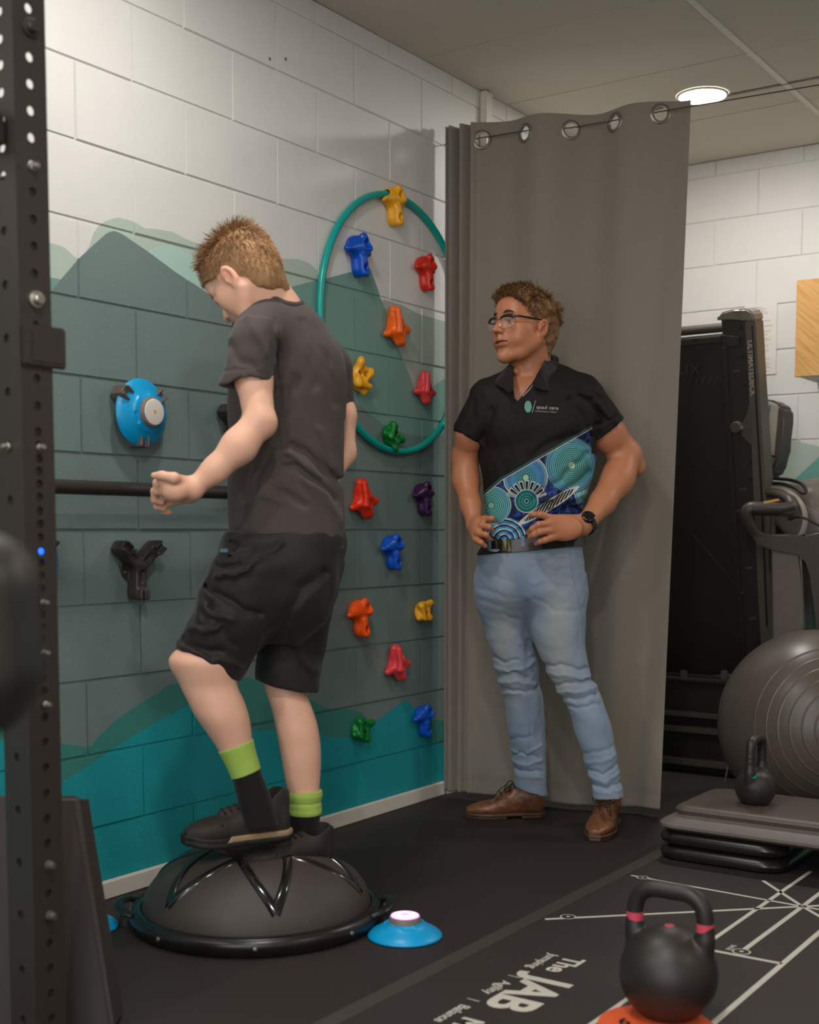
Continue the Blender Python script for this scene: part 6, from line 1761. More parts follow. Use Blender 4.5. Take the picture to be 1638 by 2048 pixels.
def polo():
    lo = L(905, 1095, MD)-[0, 0.22, 0]; hi = L(1265, 715, MD)+[0, 0.22, 0.02]
    F = Field(lo, hi, 0.0036)
    F.add(loft([(a, b, c, d+0.004, e+0.004) for a, b, c, d, e in rows(MT_, MD)], n=2.25), 0)
    F.add(ell(L(1025, 850, 4.155), (0.085, 0.05, 0.065)), 0.04).add(ell(L(1120, 850, 4.155), (0.085, 0.05, 0.065)), 0.04)
    F.add(cone(L(1085, 745, 4.27), L(1165, 785, 4.25), 0.045, 0.06), 0.04).add(cone(L(1040, 752, 4.25), L(985, 790, 4.22), 0.04, 0.055), 0.04)
    # sleeves
    F.add(cone(L(980, 802, 4.20), L(941, 880, 4.225), 0.066, 0.068), 0.025)
    F.add(cone(L(1172, 812, 4.24), L(1213, 866, 4.26), 0.076, 0.076), 0.025)
    x = F.ax[0][:, None, None]; y = F.ax[1][None, :, None]; z = F.ax[2][None, None, :]
    T = Field(lo, hi, 0.0036); T.add(loft([(a, b, c, d+0.004, e+0.004) for a, b, c, d, e in rows(MT_, MD)], n=2.25), 0)
    def cut(a, b, D, flip=False):
        A, B = L(*a, D), L(*b, D); n = np.array([(B[2]-A[2]), 0, -(B[0]-A[0])]); n /= np.linalg.norm(n); return plane((A+B)/2, n)
    c1 = cut((919, 866), (960, 895), 4.2)(x, y, z); mk = x < L(958, 880, 4.2)[0]+0.01
    F.d = np.where(mk & (c1 > -0.02), np.minimum(np.maximum(F.d, c1), T.d), F.d)
    c2 = cut((1182, 890), (1250, 838), 4.2)(x, y, z); mk = x > L(1176, 880, 4.2)[0]
    F.d = np.where(mk & (c2 > -0.02), np.minimum(np.maximum(F.d, c2), T.d), F.d)
    # sleeve openings
    F.add(cone(L(948, 862, 4.215), L(925, 920, 4.25), 0.058, 0.062), 0.003, 's') if False else None
    # neck opening (V)
    F.add(cone(L(1066, 700, 4.24), L(1060, 752, 4.235), 0.062, 0.064), 0.004, 's')
    vA = L(1022, 745, 4.10); vB = L(1034, 803, 4.05); vC = L(1074, 752, 4.10)
    def vee(x, y, z):
        zz = (z-vB[2]); w0 = vB[0]
        l = w0+(vA[0]-vB[0])*zz/(vA[2]-vB[2]); r = w0+(vC[0]-vB[0])*zz/(vC[2]-vB[2])
        return np.maximum(np.maximum(l-x, x-r), np.maximum(-zz, y-4.20))*0.7
    F.add((vee, np.array([vA[0]-0.02, 3.9, vB[2]-0.01]), np.array([vC[0]+0.06, 4.2, vA[2]+0.06])), 0.002, 's')
    # hem: blousing over the belt
    hz = [(970, 1058), (985, 1072), (1000, 1080), (1036, 1080), (1052, 1070), (1075, 1064), (1110, 1060), (1170, 1056)]
    hx = [L(a, b, 4.1)[0] for a, b in hz]; hh_ = [L(a, b, 4.1)[2] for a, b in hz]
    F.everywhere(lambda x, y, z: (np.interp(x, hx, hh_).astype(np.float32)-z)*0.8, 'i')
    S = [([(1176, 905), (1150, 930), (1120, 960), (1085, 985), (1065, 1000)], 0.006, 0.009), ([(1185, 940), (1150, 970), (1110, 1000), (1080, 1020)], 0.009, 0.010), ([(1175, 985), (1140, 1000), (1100, 1015)], -0.008, 0.008),
         ([(1168, 1010), (1130, 1020), (1080, 1045)], 0.007, 0.007), ([(1160, 960), (1130, 985), (1090, 1003)], -0.006, 0.008), ([(980, 1040), (1010, 1055), (1040, 1040)], 0.005, 0.008), ([(1000, 1070), (1025, 1060), (1050, 1050)], -0.006, 0.008),
         ([(1178, 885), (1150, 870), (1110, 880), (1060, 915)], 0.004, 0.012), ([(1140, 800), (1165, 830), (1185, 870)], 0.006, 0.010), ([(1160, 790), (1185, 800), (1215, 835)], 0.005, 0.008), ([(1200, 800), (1225, 830), (1240, 840)], -0.004, 0.008),
         ([(1190, 850), (1215, 840), (1240, 828)], 0.004, 0.006), ([(1150, 770), (1180, 775), (1205, 790)], 0.004, 0.007), ([(950, 800), (945, 830), (930, 860)], 0.004, 0.010), ([(960, 880), (975, 860), (985, 820)], 0.005, 0.012),
         ([(1034, 803), (1036, 850)], 0.0015, 0.003), ([(1020, 820), (1018, 900), (1010, 960)], 0.002, 0.014), ([(922, 858), (940, 873), (958, 886)], 0.0014, 0.003), ([(1184, 880), (1215, 860), (1246, 830)], 0.0014, 0.003)]
    F.everywhere(px_field([(a, b*1.3, c) for a, b, c in S], 4.1)); F.everywhere(vnoise(30, 26, 20, 21, 0.0016)); F.everywhere(vnoise(80, 60, 50, 22, 0.0007))
    return F.mesh(1)
pv = polo(); fig_link('polo_shirt', *pv, 'polo', man)
p_bvh = BVHTree.FromPolygons([tuple(v) for v in pv[0]], [tuple(q) for q in pv[1]])
def drape(p, off=0.002, d=(0, 1, 0), start=0.6, bvh=None):
    o_ = Vector(p)-Vector(d)*start; h = (bvh or p_bvh).ray_cast(o_, Vector(d), 2.0)
    return (h[0]-Vector(d)*off) if h[0] is not None else Vector(p)
# collar: two folded leaves and the stand behind the neck
M['polo_black'] = fabric('black polo collar', (20, 17, 17), 0.12, rough=0.7, spec=0.22)
def leaf(name, outline, off=0.006, th=0.003, D=4.08):
    ou = catmull([L(x, y, dd) for x, y, dd in outline], 4, True)
    bm = bmesh.new(); n = len(ou); A = []; B = []
    for p in ou: A.append(bm.verts.new(Vector(p)-Vector((0, th, 0)))); B.append(bm.verts.new(Vector(p)+Vector((0, th, 0))))
    bm.faces.new(A); bm.faces.new(B[::-1])
    for i in range(n): bm.faces.new((A[i], B[i], B[(i+1) % n], A[(i+1) % n]))
    bmesh.ops.triangulate(bm, faces=bm.faces[:])
    return bm_obj(name, bm, 'polo_black', man, bevel=0.0012, seg=2, auto=50)
leaf('collar', [(1096, 710, 4.25), (1112, 712, 4.27), (1118, 722, 4.26), (1108, 752, 4.17), (1104, 778, 4.12), (1090, 781, 4.09), (1066, 771, 4.08), (1072, 752, 4.10), (1086, 728, 4.15)])
leaf('collar', [(1020, 728, 4.17), (1026, 748, 4.10), (1026, 770, 4.08), (1021, 786, 4.08), (1006, 776, 4.09), (990, 766, 4.13), (1000, 748, 4.17), (1012, 735, 4.18)])
pts = [tuple(L(1018, 742, 4.17)), tuple(L(1040, 735, 4.285)), tuple(L(1070, 722, 4.32)), tuple(L(1100, 714, 4.30)), tuple(L(1104, 720, 4.24))]
tube('collar_stand', [Vector(p) for p in catmull(pts, 6)], 0.011, 'polo_black', man, 10, flat=(0.5, 1.5))
tube('inner_neckband', [drape(L(*p, 4.1), 0.0005) for p in ((1070, 765), (1058, 780), (1046, 792), (1036, 801))], 0.0018, simple('pale neck tape', (170, 158, 150), 0.7), man, 6)
# placket and embroidery
def px_draped(name, pxs, off, mt, parent=man, label=None, bvh=None, D=4.1):
    ps = [drape(L(x, y, D), off, bvh=bvh) for x, y in pxs]
    bm = bmesh.new(); A = [bm.verts.new(p) for p in ps]; B = [bm.verts.new(p+Vector((0, off*1.2, 0))) for p in ps]; n = len(A)
    bm.faces.new(A)
    for i in range(n): bm.faces.new((A[i], B[i], B[(i+1) % n], A[(i+1) % n]))
    return bm_obj(name, bm, mt, parent, label=label)
px_draped('placket', [(1021, 786), (1036, 803), (1046, 795), (1047, 824), (1021, 826)], 0.0022, 'polo_black')
M['emb_teal'] = simple('teal embroidery', (98, 150, 136), 0.7); M['emb_grey'] = simple('silver embroidery', (150, 150, 142), 0.7)
px_draped('embroidered_leaf', [(1056+7.2*math.cos(a), 813.5+12*math.sin(a)) for a in np.linspace(0, 2*PI, 25)[:-1]], 0.002, 'emb_teal', label='small teal oval emblem')
px_draped('embroidered_line', [(1070.5, 801.5), (1071.8, 801.5), (1064.5, 826), (1063.2, 826)], 0.002, 'emb_grey')
for body, size, px, py, sp in (('quad care', 0.0155, 1072.5, 817.5, 1.12), ('OCCUPATIONAL THERAPY', 0.0052, 1069.5, 823.6, 1.1)):
    me = text_mesh(body, size, 0.0, 0.0004 if size > 0.01 else 0.00012, spacing=sp)
    o_ = L(px, py, 4.1); dx = L(px+10, py+0.55, 4.1)-o_; dx /= np.linalg.norm(dx)
    for v in me.vertices:
        p = o_+dx*v.co.x+np.array([0.12*v.co.y, 0, v.co.y]); v.co = drape(p, 0.0022)
    link('lettering', me, 'emb_grey', man)

# ---- jeans
def jeans_mat():
    m = NT('light washed denim'); x, y, z = m.pos('obj')
    c0 = lin((100, 120, 144)); c1 = lin((162, 175, 190)); c2 = lin((172, 172, 162))
    n = m.noise(9, 5); tw = m.noise(1, 2, vec=m.comb((x+z*0.6)*900, y*300, z*500))
    col = m.mix(n, c0, c1)
    def blob(px, py, rx, rz):
        p = L(px, py, 4.1); a = (x-float(p[0]))/rx; b = (z-float(p[2]))/rz
        return m.math('POWER', 2.718, 0.0-(a*a+b*b))
    fade = blob(1115, 1270, 0.055, 0.19)+blob(1120, 1390, 0.05, 0.08)*0.6+blob(1008, 1270, 0.04, 0.17)+blob(1040, 1400, 0.03, 0.06)*0.5
    col = m.mix(m.math('MINIMUM', fade*(0.5+n*0.5), 0.85), col, c2)
    dark = blob(1040, 1175, 0.035, 0.05)+blob(1055, 1260, 0.018, 0.11)*0.8
    col = m.mix(m.math('MINIMUM', dark*0.5, 0.6), col, lin((72, 88, 120)))
    col = m.mix(tw*0.45, col, lin((84, 98, 122)))
    m.set(col=col, rough=0.8, spec=0.2, sheen=0.15)
    m.bump(tw*0.35+m.noise(60, 5, 0.65)*0.9, 0.3, 0.0022); return m.m
M['denim'] = jeans_mat(); M['denim_plain'] = simple('denim trim', (120, 136, 158), 0.8, var=0.15, bump=0.3, bscale=900); M['stitch'] = simple('tan stitching', (160, 140, 120), 0.8)
DL_, DR_ = 4.33, 4.12
JP = [(1072, 975, 1160, 0.68), (1092, 960, 1166, 0.7), (1115, 955, 1168, 0.72), (1150, 951, 1169, 0.74), (1190, 951, 1171, 0.72), (1215, 960, 1166, 0.62), (1245, 985, 1140, 0.45), (1275, 1005, 1110, 0.25)]
JL = [(1150, 952, 1070, 0.95), (1190, 951, 1068, 0.98), (1225, 959, 1062, 1.0), (1250, 968, 1062, 1.0), (1290, 978, 1068, 0.98), (1320, 985, 1076, 0.95), (1345, 991, 1078, 0.95), (1370, 998, 1080, 0.95), (1395, 1009, 1086, 0.98), (1430, 1012, 1090, 1.0), (1470, 1016, 1091, 1.0), (1510, 1023, 1092, 0.98), (1540, 1027, 1093, 0.95), (1570, 1029, 1094, 0.95), (1600, 1030, 1096, 1.0)]
JR = [(1150, 1050, 1169, 0.95), (1190, 1048, 1171, 0.98), (1225, 1050, 1172, 1.0), (1260, 1058, 1172, 1.0), (1300, 1074, 1171, 0.98), (1330, 1088, 1178, 0.95), (1360, 1103, 1187, 0.95), (1390, 1120, 1201, 0.95), (1430, 1139, 1215, 1.0), (1470, 1152, 1225, 1.0), (1510, 1166, 1233, 0.98), (1550, 1178, 1240, 0.95), (1580, 1185, 1245, 0.95), (1610, 1189, 1248, 1.0)]
def withD(tab, d0, d1):
    y0, y1 = tab[0][0], tab[-1][0]
    return [(*r, d0+(d1-d0)*(r[0]-y0)/(y1-y0)) for r in tab]
def jeans():
    F = Field(L(930, 1625, 4.2)-[0, 0.25, 0], L(1275, 1066, 4.2)+[0, 0.25, 0], 0.0036)
    F.add(loft(rows(JP, MD), n=2.2), 0); F.add(loft(rows(withD(JL, MD+0.0, DL_), MD)), 0.022); F.add(loft(rows(withD(JR, MD-0.01, DR_), MD)), 0.022)
    x = F.ax[0][:, None, None]; y = F.ax[1][None, :, None]; z = F.ax[2][None, None, :]
    F.d = np.maximum(F.d, np.broadcast_to(plane(L(1060, 1091, 4.2), (-0.10, 0, 1))(x, y, z), F.d.shape))
    def cut(a, b, D): A, B = L(*a, D), L(*b, D); n = np.array([(B[2]-A[2]), 0, -(B[0]-A[0])]); n /= np.linalg.norm(n); return plane((A+B)/2, n)
    xm = L(1140, 1560, 4.2)[0]; xs_ = x < xm
    cl_ = cut((1030, 1570), (1094, 1592), DL_)(x, y, z); cr_ = cut((1187, 1597), (1248, 1592), DR_)(x, y, z)
    F.d = np.where(xs_, np.maximum(F.d, cl_), np.maximum(F.d, cr_))
    G1 = 0.010; R1 = -0.008
    S = [([(1052, 1205), (1054, 1260), (1062, 1310)], 0.012, 0.010),
      ([(955, 1175), (985, 1185), (1015, 1195), (1048, 1198)], 0.003, 0.007), ([(958, 1150), (990, 1152), (1030, 1165)], 0.003, 0.007), ([(962, 1200), (1000, 1215), (1040, 1225)], 0.003, 0.008), ([(970, 1110), (1000, 1120), (1010, 1145)], 0.003, 0.008),
      ([(1060, 1130), (1100, 1140), (1140, 1138)], 0.003, 0.006), ([(1062, 1165), (1100, 1160), (1140, 1168)], -0.004, 0.007), ([(1068, 1195), (1110, 1220), (1150, 1225), (1170, 1215)], 0.004, 0.006), ([(1010, 1228), (1030, 1240), (1048, 1245)], 0.005, 0.006),
      # left-image knee
      ([(990, 1318), (1010, 1330), (1040, 1326)], G1, 0.006), ([(998, 1345), (1025, 1350), (1050, 1345), (1075, 1330)], R1, 0.007), ([(1000, 1362), (1030, 1352), (1060, 1362)], G1, 0.006), ([(1003, 1374), (1040, 1372), (1078, 1378)], R1, 0.006), ([(1008, 1386), (1040, 1392), (1084, 1388)], G1, 0.006), ([(1012, 1398), (1050, 1396)], R1*0.6, 0.005),
      ([(1045, 1300), (1062, 1320), (1076, 1322)], 0.007, 0.006), ([(1062, 1338), (1078, 1350)], 0.006, 0.005),
      # right-image knee
      ([(1092, 1335), (1120, 1330), (1150, 1338), (1178, 1340)], G1, 0.006), ([(1100, 1350), (1140, 1352), (1182, 1358)], R1, 0.007), ([(1112, 1372), (1150, 1366), (1190, 1362)], G1, 0.006), ([(1120, 1388), (1160, 1384), (1200, 1375)], R1, 0.006), ([(1128, 1400), (1160, 1398), (1196, 1390)], G1, 0.006), ([(1136, 1416), (1170, 1414), (1200, 1408)], G1*0.7, 0.005),
      # ankles
      ([(1022, 1500), (1045, 1490), (1070, 1485)], 0.006, 0.006), ([(1025, 1520), (1050, 1528), (1090, 1510)], -0.007, 0.006), ([(1027, 1532), (1055, 1522), (1080, 1530)], 0.008, 0.005), ([(1028, 1545), (1060, 1548), (1092, 1540)], -0.008, 0.006), ([(1030, 1558), (1060, 1560), (1094, 1562)], 0.009, 0.005), ([(1040, 1572), (1070, 1574), (1094, 1578)], -0.005, 0.005),
      ([(1168, 1510), (1200, 1500), (1226, 1495)], 0.006, 0.006), ([(1175, 1528), (1205, 1520), (1232, 1512)], -0.007, 0.006), ([(1178, 1542), (1205, 1546), (1236, 1530)], 0.009, 0.005), ([(1182, 1556), (1210, 1562), (1240, 1548)], -0.008, 0.006), ([(1185, 1570), (1210, 1574), (1242, 1566)], 0.009, 0.005), ([(1188, 1582), (1215, 1584), (1245, 1578)], -0.005, 0.005),
      # pockets and fly
      ([(1056, 1104), (1062, 1116), (1090, 1121), (1138, 1116)], 0.0025, 0.003), ([(1014, 1105), (1012, 1130), (1018, 1155), (1030, 1165)], 0.002, 0.003), ([(958, 1100), (968, 1112)], 0.002, 0.003), ([(1140, 1090), (1144, 1150), (1156, 1200), (1160, 1260), (1162, 1300)], 0.0018, 0.003)]
    F.everywhere(px_field([(a, b*0.62, c*1.1) for a, b, c in S], 4.1)); F.everywhere(vnoise(34, 30, 40, 31, 0.0018)); F.everywhere(vnoise(85, 80, 70, 32, 0.0009))
    return F.mesh(1)
jv = jeans(); fig_link('jeans', *jv, 'denim', man)
j_bvh = BVHTree.FromPolygons([tuple(v) for v in jv[0]], [tuple(q) for q in jv[1]])
def jseam(pp, r, mt='stitch', nm='stitching', D=4.1):
    pts = [drape(Vector(p), r*0.4, bvh=j_bvh) for p in catmull([tuple(L(x, y, D)) for x, y in pp], 6)]
    tube(nm, pts, r, mt, man, 6)
jseam([(1057, 1103), (1064, 1118), (1092, 1123), (1138, 1118)], 0.0008); jseam([(1059, 1103), (1066, 1115), (1092, 1120), (1138, 1115)], 0.0008)
jseam([(1016, 1106), (1014, 1130), (1020, 1155), (1031, 1166)], 0.0009); jseam([(1142, 1092), (1146, 1150), (1158, 1200), (1163, 1262), (1165, 1310)], 0.0012, 'denim_plain', 'side_seam')
jseam([(1166, 1312), (1176, 1345), (1192, 1385), (1206, 1430), (1216, 1480), (1226, 1530)], 0.0012, 'denim_plain', 'side_seam')
jseam([(1052, 1310), (1058, 1380), (1064, 1430), (1066, 1480), (1064, 1530), (1064, 1556)], 0.0012, 'denim_plain', 'inner_seam')
jseam([(1031, 1566), (1060, 1580), (1094, 1588)], 0.0009); jseam([(1188, 1592), (1220, 1590), (1247, 1587)], 0.0009)
# belt, buckle, loops
M['belt'] = simple('black leather belt', (26, 22, 20), 0.4); M['brass'] = simple('aged brass buckle', (132, 122, 84), 0.35, metal=0.7)
def hipsec(py, grow):
    st = [r for r in rows(JP, MD)]; st.sort(key=lambda r: r[0]); z = L(1060, py, MD)[2]
    cx = np.interp(z, [r[0] for r in st], [r[1] for r in st]); a = np.interp(z, [r[0] for r in st], [r[3] for r in st])+grow; b = np.interp(z, [r[0] for r in st], [r[4] for r in st])+grow
    return cx, a, b, z
bm = bmesh.new(); prev = None; first = None
for k in range(73):
    an = 2*PI*(k % 72)/72; col_ = []
    for py, g in ((1100, 0.003), (1099, 0.009), (1074, 0.009), (1073, 0.003)):
        cx, a, b, z = hipsec(py, g); ca, sa = math.cos(an), math.sin(an)
        rr = (abs(ca)**2.2+abs(sa)**2.2)**(-1/2.2)
        col_.append(Vector((cx+a*ca*rr, MD+b*sa*rr, z+0.017*ca)))
    col_ = [bm.verts.new(c) for c in col_] if k < 72 else first
    if prev:
        for i in range(4): bm.faces.new((prev[i], prev[(i+1) % 4], col_[(i+1) % 4], col_[i]))
    if first is None: first = col_
    prev = col_
bo = bm_obj('belt', bm, 'belt', man, auto=40)
b_bvh = BVHTree.FromPolygons([v.co for v in bo.data.vertices], [tuple(p.vertices) for p in bo.data.polygons])
def bpatch(nm, pxs, off, mt): return px_draped(nm, pxs, off, mt, bvh=b_bvh)
bpatch('buckle', [(1005, 1079), (1013, 1079), (1013, 1103), (1005, 1102)], 0.004, 'brass'); bpatch('buckle', [(1016, 1079), (1023, 1079), (1023, 1103), (1016, 1103)], 0.004, 'brass'); bpatch('buckle', [(990, 1080), (994, 1080), (997, 1099), (993, 1099)], 0.003, 'brass')
for xa, xb, t_, b2 in ((975, 982, 1074, 1100), (1041, 1049, 1072, 1107)): bpatch('belt_loop', [(xa, t_), (xb, t_), (xb+2, b2), (xa+2, b2)], 0.006, 'denim_plain')
# watch
wx = (W_L-L(1205, 1005, 4.17)); wx /= np.linalg.norm(wx); wc = L(1172, 1049, 4.103)
wt = bpy.data.objects.new('watch', None); COL.objects.link(wt); wt.parent = man; wt['label'] = 'black round wristwatch'
fcn = np.array([-0.25, -0.93, 0.15]); fcn -= wx*(fcn@wx); fcn /= np.linalg.norm(fcn)
bm = bmesh.new(); lathe_bm(bm, [(0.031, -0.011), (0.0345, -0.010), (0.0345, 0.010), (0.031, 0.011)], 40, frame(wc, fcn, np.cross(wx, fcn)))
bm_obj('strap', bm, 'rubber', wt, auto=50)
wfc = wc+fcn*0.0335; u_ = wx; v_ = np.cross(fcn, wx)
bm = bmesh.new(); lathe_bm(bm, [(0.0215, -0.004), (0.0225, 0.002), (0.0215, 0.007), (0.0185, 0.009), (0.0001, 0.0088)], 40, frame(wfc, u_, v_)); bm_obj('case', bm, 'gloss_black', wt, auto=35)
bm = bmesh.new(); lathe_bm(bm, [(0.0186, 0.0086), (0.0178, 0.0100), (0.0170, 0.0092)], 40, frame(wfc, u_, v_)); bm_obj('bezel', bm, 'mid_plastic', wt, auto=35)
# ring on the hip hand
rp = L(961, 1068, 4.06); tube('ring', [Vector(rp)+Vector((0.0112*math.cos(a)*0.35, 0.0112*math.sin(a)*0.9, -0.0112*math.cos(a))) for a in np.linspace(0, 2*PI, 21)[:-1]], 0.0013, 'thin_metal', man, 6, True)

# ---- brown leather shoes
def leather():
    m = NT('worn brown leather'); n = m.noise(16, 6, 0.65); f = m.noise(60, 4)
    col = m.mix(n, lin((70, 40, 26)), lin((136, 86, 56))); col = m.mix(m.ramp(f, [(0.45, 0), (0.75, 1)])*0.5, col, lin((160, 108, 74)))
    m.set(col=col, rough=0.38, spec=0.5); m.bump(n*0.6+m.noise(240, 3)*0.3, 0.25, 0.0015); return m.m
M['leather'] = leather(); M['tan_sole'] = simple('brown leather sole', (78, 52, 38), 0.5); M['brown_lace'] = simple('brown lace', (44, 28, 20), 0.7)
def dress_shoe(O, dirx, s, parent):
    d = np.array([*dirx[:2], 0], float); d /= np.linalg.norm(d); R = np.stack([d, np.array([-d[1], d[0], 0]), [0, 0, 1]], 1)
    A = Matrix([[*R[0], O[0]], [*R[1], O[1]], [*R[2], O[2]], [0, 0, 0, 1]]) @ Matrix.Scale(s, 4)
    Ax = np.array([[0, 0, 1], [1, 0, 0], [0, 1, 0]], float)
    up = [(-0.140, 0, 0.055, 0.018, 0.030), (-0.130, 0, 0.060, 0.030, 0.044), (-0.10, 0, 0.064, 0.035, 0.052), (-0.06, 0, 0.066, 0.036, 0.056), (-0.02, 0.0, 0.058, 0.038, 0.048), (0.03, 0.002, 0.044, 0.045, 0.034), (0.07, 0.002, 0.038, 0.048, 0.027), (0.10, 0.0, 0.035, 0.045, 0.023), (0.13, -0.002, 0.032, 0.036, 0.018), (0.155, -0.003, 0.029, 0.020, 0.011)]
    F = Field((-0.16, -0.07, 0.0), (0.18, 0.07, 0.17), 0.0025)
    F.add(loft(up, (0, 0, 0), Ax, 2.2), 0); F.add(cone((-0.085, 0, 0.08), (-0.085, 0, 0.135), 0.040, 0.041), 0.025)
    F.add(cone((-0.085, 0, 0.12), (-0.085, 0, 0.18), 0.036, 0.038), 0.004, 's')
    F.add(cone((-0.045, 0, 0.108), (0.035, 0, 0.074), 0.015, 0.012), 0.015)
    for sg in (-1, 1):
        for a, b in (((-0.005, 0.04, 0.030), (0.030, 0.030, 0.055)), ((0.030, 0.030, 0.055), (0.022, 0.012, 0.084))):
            F.add(cone((a[0], sg*a[1], a[2]), (b[0], sg*b[1], b[2]), 0.0022), 0.003, 's')
    F.add((plane((0, 0, 0.020), (0, 0, -1)), (-1, -1, -1), (1, 1, 1)), 0, 'i'); F.everywhere(vnoise(55, 60, 80, 6, 0.0008))
    o = link('shoe', to_mesh('shoe', *F.mesh(2)), 'leather', parent); o.matrix_local = A
    def sole(z0, z1, gx, x0, x1, nm):
        F = Field((-0.17, -0.075, z0-0.01), (0.19, 0.075, z1+0.012), 0.0024)
        T, cy_ = smooth_lut([r[0] for r in up], [r[1] for r in up]); _, ha = smooth_lut([r[0] for r in up], [r[3] for r in up])
        def fn(x, y, z):
            xc = np.clip(x, max(T[0], x0), min(T[-1], x1)); dxe = np.abs(x-xc)
            dy = np.maximum(np.abs(y-np.interp(xc, T, cy_))-np.interp(xc, T, ha)-gx+0.006, 0); dz = np.maximum(np.abs(z-(z0+z1)/2)-(z1-z0)/2+0.003, 0)
            return np.sqrt(dy**2+dz**2+dxe**2)-0.004
        F.everywhere(fn, 'u'); o = link(nm, to_mesh(nm, *F.mesh(1)), 'tan_sole', parent); o.matrix_local = A
    sole(0.010, 0.021, 0.006, -1, 1, 'sole'); sole(0.0, 0.013, 0.004, -1, -0.055, 'heel'); sole(0.0, 0.013, 0.002, 0.01, 1, 'sole')
    for i in range(4):
        x = -0.028+i*0.018; z = 0.125-i*0.0085
        o = tube('lace', [(x-0.002, -0.020, z-0.012), (x+0.004, 0, z), (x-0.002, 0.020, z-0.012)], 0.0022, 'brown_lace', parent, 8); o.matrix_local = A
    for sg in (-1, 1):
        o = tube('lace', catmull([(-0.025, 0, 0.128), (-0.015, sg*0.02, 0.135), (0.0, sg*0.038, 0.115), (0.002, sg*0.030, 0.100), (-0.015, sg*0.008, 0.12)], 5), 0.0019, 'brown_lace', parent, 6); o.matrix_local = A
        o = tube('lace', catmull([(-0.02, sg*0.003, 0.125), (0.015, sg*0.022, 0.11), (0.045, sg*0.030, 0.075), (0.055, sg*0.034, 0.062)], 5), 0.0017, 'brown_lace', parent, 6); o.matrix_local = A
def F2(p): q = np.array(p)-CAM; return np.array([q@RT, q@FWD, p[2]])
hl = np.array([*L(1070, 1600, 4.40)[:2], 0]); tl = np.array([*L(928, 1636, 4.36)[:2], 0])
t1 = F2(onz(934, 1640, 0)); h1 = F2(onz(1097, 1637, 0)); dd = t1-h1; c1 = (t1+h1)/2+np.array([0, 0.035, 0])
dress_shoe([c1[0], c1[1], 0.0008], dd, 0.92, man)
t2 = F2(onz(1192, 1683, 0)); h2 = F2(onz(1238, 1625, 0)); dd2 = t2-h2; dd2 /= np.linalg.norm(dd2); c2 = t2-dd2*0.145
dress_shoe([c2[0], c2[1], 0.0008], dd2, 0.98, man)
# ------------------------------------------------------------------ folded treadmill behind the curtain
TS, TZ, TK = 2.74, 1.78, 0.19      # deck plane: y = TS + TK*(TZ - z)
TN = np.array([0, 1, TK]); TN = TN/np.linalg.norm(TN)
def ond(px, py, off=0.0):
    d = ray(px, py); p0 = np.array([0, TS, TZ])-TN*off
    return CAM+d*(((p0-CAM)@TN)/(d@TN))
def dprism(name, pxs, near, far, mats, parent, bevel=0.004, **k):
    "polygon on the deck plane extruded between two offsets towards the viewer"
    a = [ond(x, y, 0)-TN*near for x, y in pxs]; b = [ond(x, y, 0)-TN*far for x, y in pxs]
    return px_prism(name, a, b, mats, parent, bevel, **k)
tm = thing('treadmill', 'black treadmill with its deck folded up, standing right of the grey curtain', 'treadmill', (0.8, 3.0, 0.0))
P_ = tm
M['deck'] = simple('black deck underside', (36, 31, 29), 0.5, bump=0.25, bscale=500)
M['deck_steel'] = simple('dark steel rail', (44, 38, 36), 0.45, bump=0.2)
M['emboss'] = simple('embossed plastic', (66, 57, 52), 0.4)
M['rail_grey'] = simple('grey anodised side rail', (92, 84, 76), 0.4)
dprism('deck_panel', [(1215, 690), (1452, 667), (1492, 1345), (1235, 1370)], 0.0, -0.06, 'deck', P_, 0.006)
tube('end_roller', [ond(1215, 677, 0.0)+TN*0.03, ond(1449, 655, 0.0)+TN*0.03], 0.019, 'mid_plastic', P_, 20)
dprism('end_lip', [(1215, 694), (1448, 671), (1449, 684), (1215, 707)], 0.006, -0.002, 'deck_steel', P_, 0.002)
dprism('side_frame', [(1446, 636), (1496, 636), (1503, 800), (1513, 1000), (1524, 1250), (1528, 1345), (1492, 1345), (1472, 1024), (1462, 830)], 0.024, -0.055, 'deck_steel', P_, 0.004)
dprism('frame_edge', [(1449, 694), (1458, 694), (1478, 1024), (1498, 1345), (1490, 1345), (1468, 1024)], 0.032, 0.02, 'deck', P_, 0.002)
dprism('side_rail', [(1494, 640), (1516, 640), (1527, 830), (1538, 1000), (1548, 1250), (1552, 1345), (1528, 1345), (1522, 1200), (1513, 1000), (1504, 800)], 0.030, -0.065, 'rail_grey', P_, 0.005, label='grey side rail with printed lettering')
dprism('rail_groove', [(1508, 650), (1511, 650), (1521, 830), (1531, 1000), (1541, 1250), (1537, 1250), (1527, 1000), (1517, 830)], 0.0315, 0.02, 'black_plastic', P_, 0.0)
dprism('end_cap', [(1446, 625), (1470, 618), (1500, 617), (1511, 624), (1516, 641), (1500, 642), (1494, 637), (1480, 635), (1446, 641)], 0.036, -0.075, 'grey_plastic', P_, 0.006, label='grey rounded end cap')
dprism('end_cap_slot', [(1474, 619.5), (1486, 618.5), (1490, 621), (1476, 622)], 0.05, 0.03, 'bright_metal', P_, 0.001)
dprism('latch', [(1438, 634), (1446, 630), (1446, 640), (1438, 640)], 0.02, 0.0, 'grey_plastic', P_, 0.001)
dprism('hinge_bracket', [(1505, 806), (1500, 830), (1488, 850), (1489, 868), (1508, 888), (1509, 850)], 0.042, 0.024, 'mid_plastic', P_, 0.003)
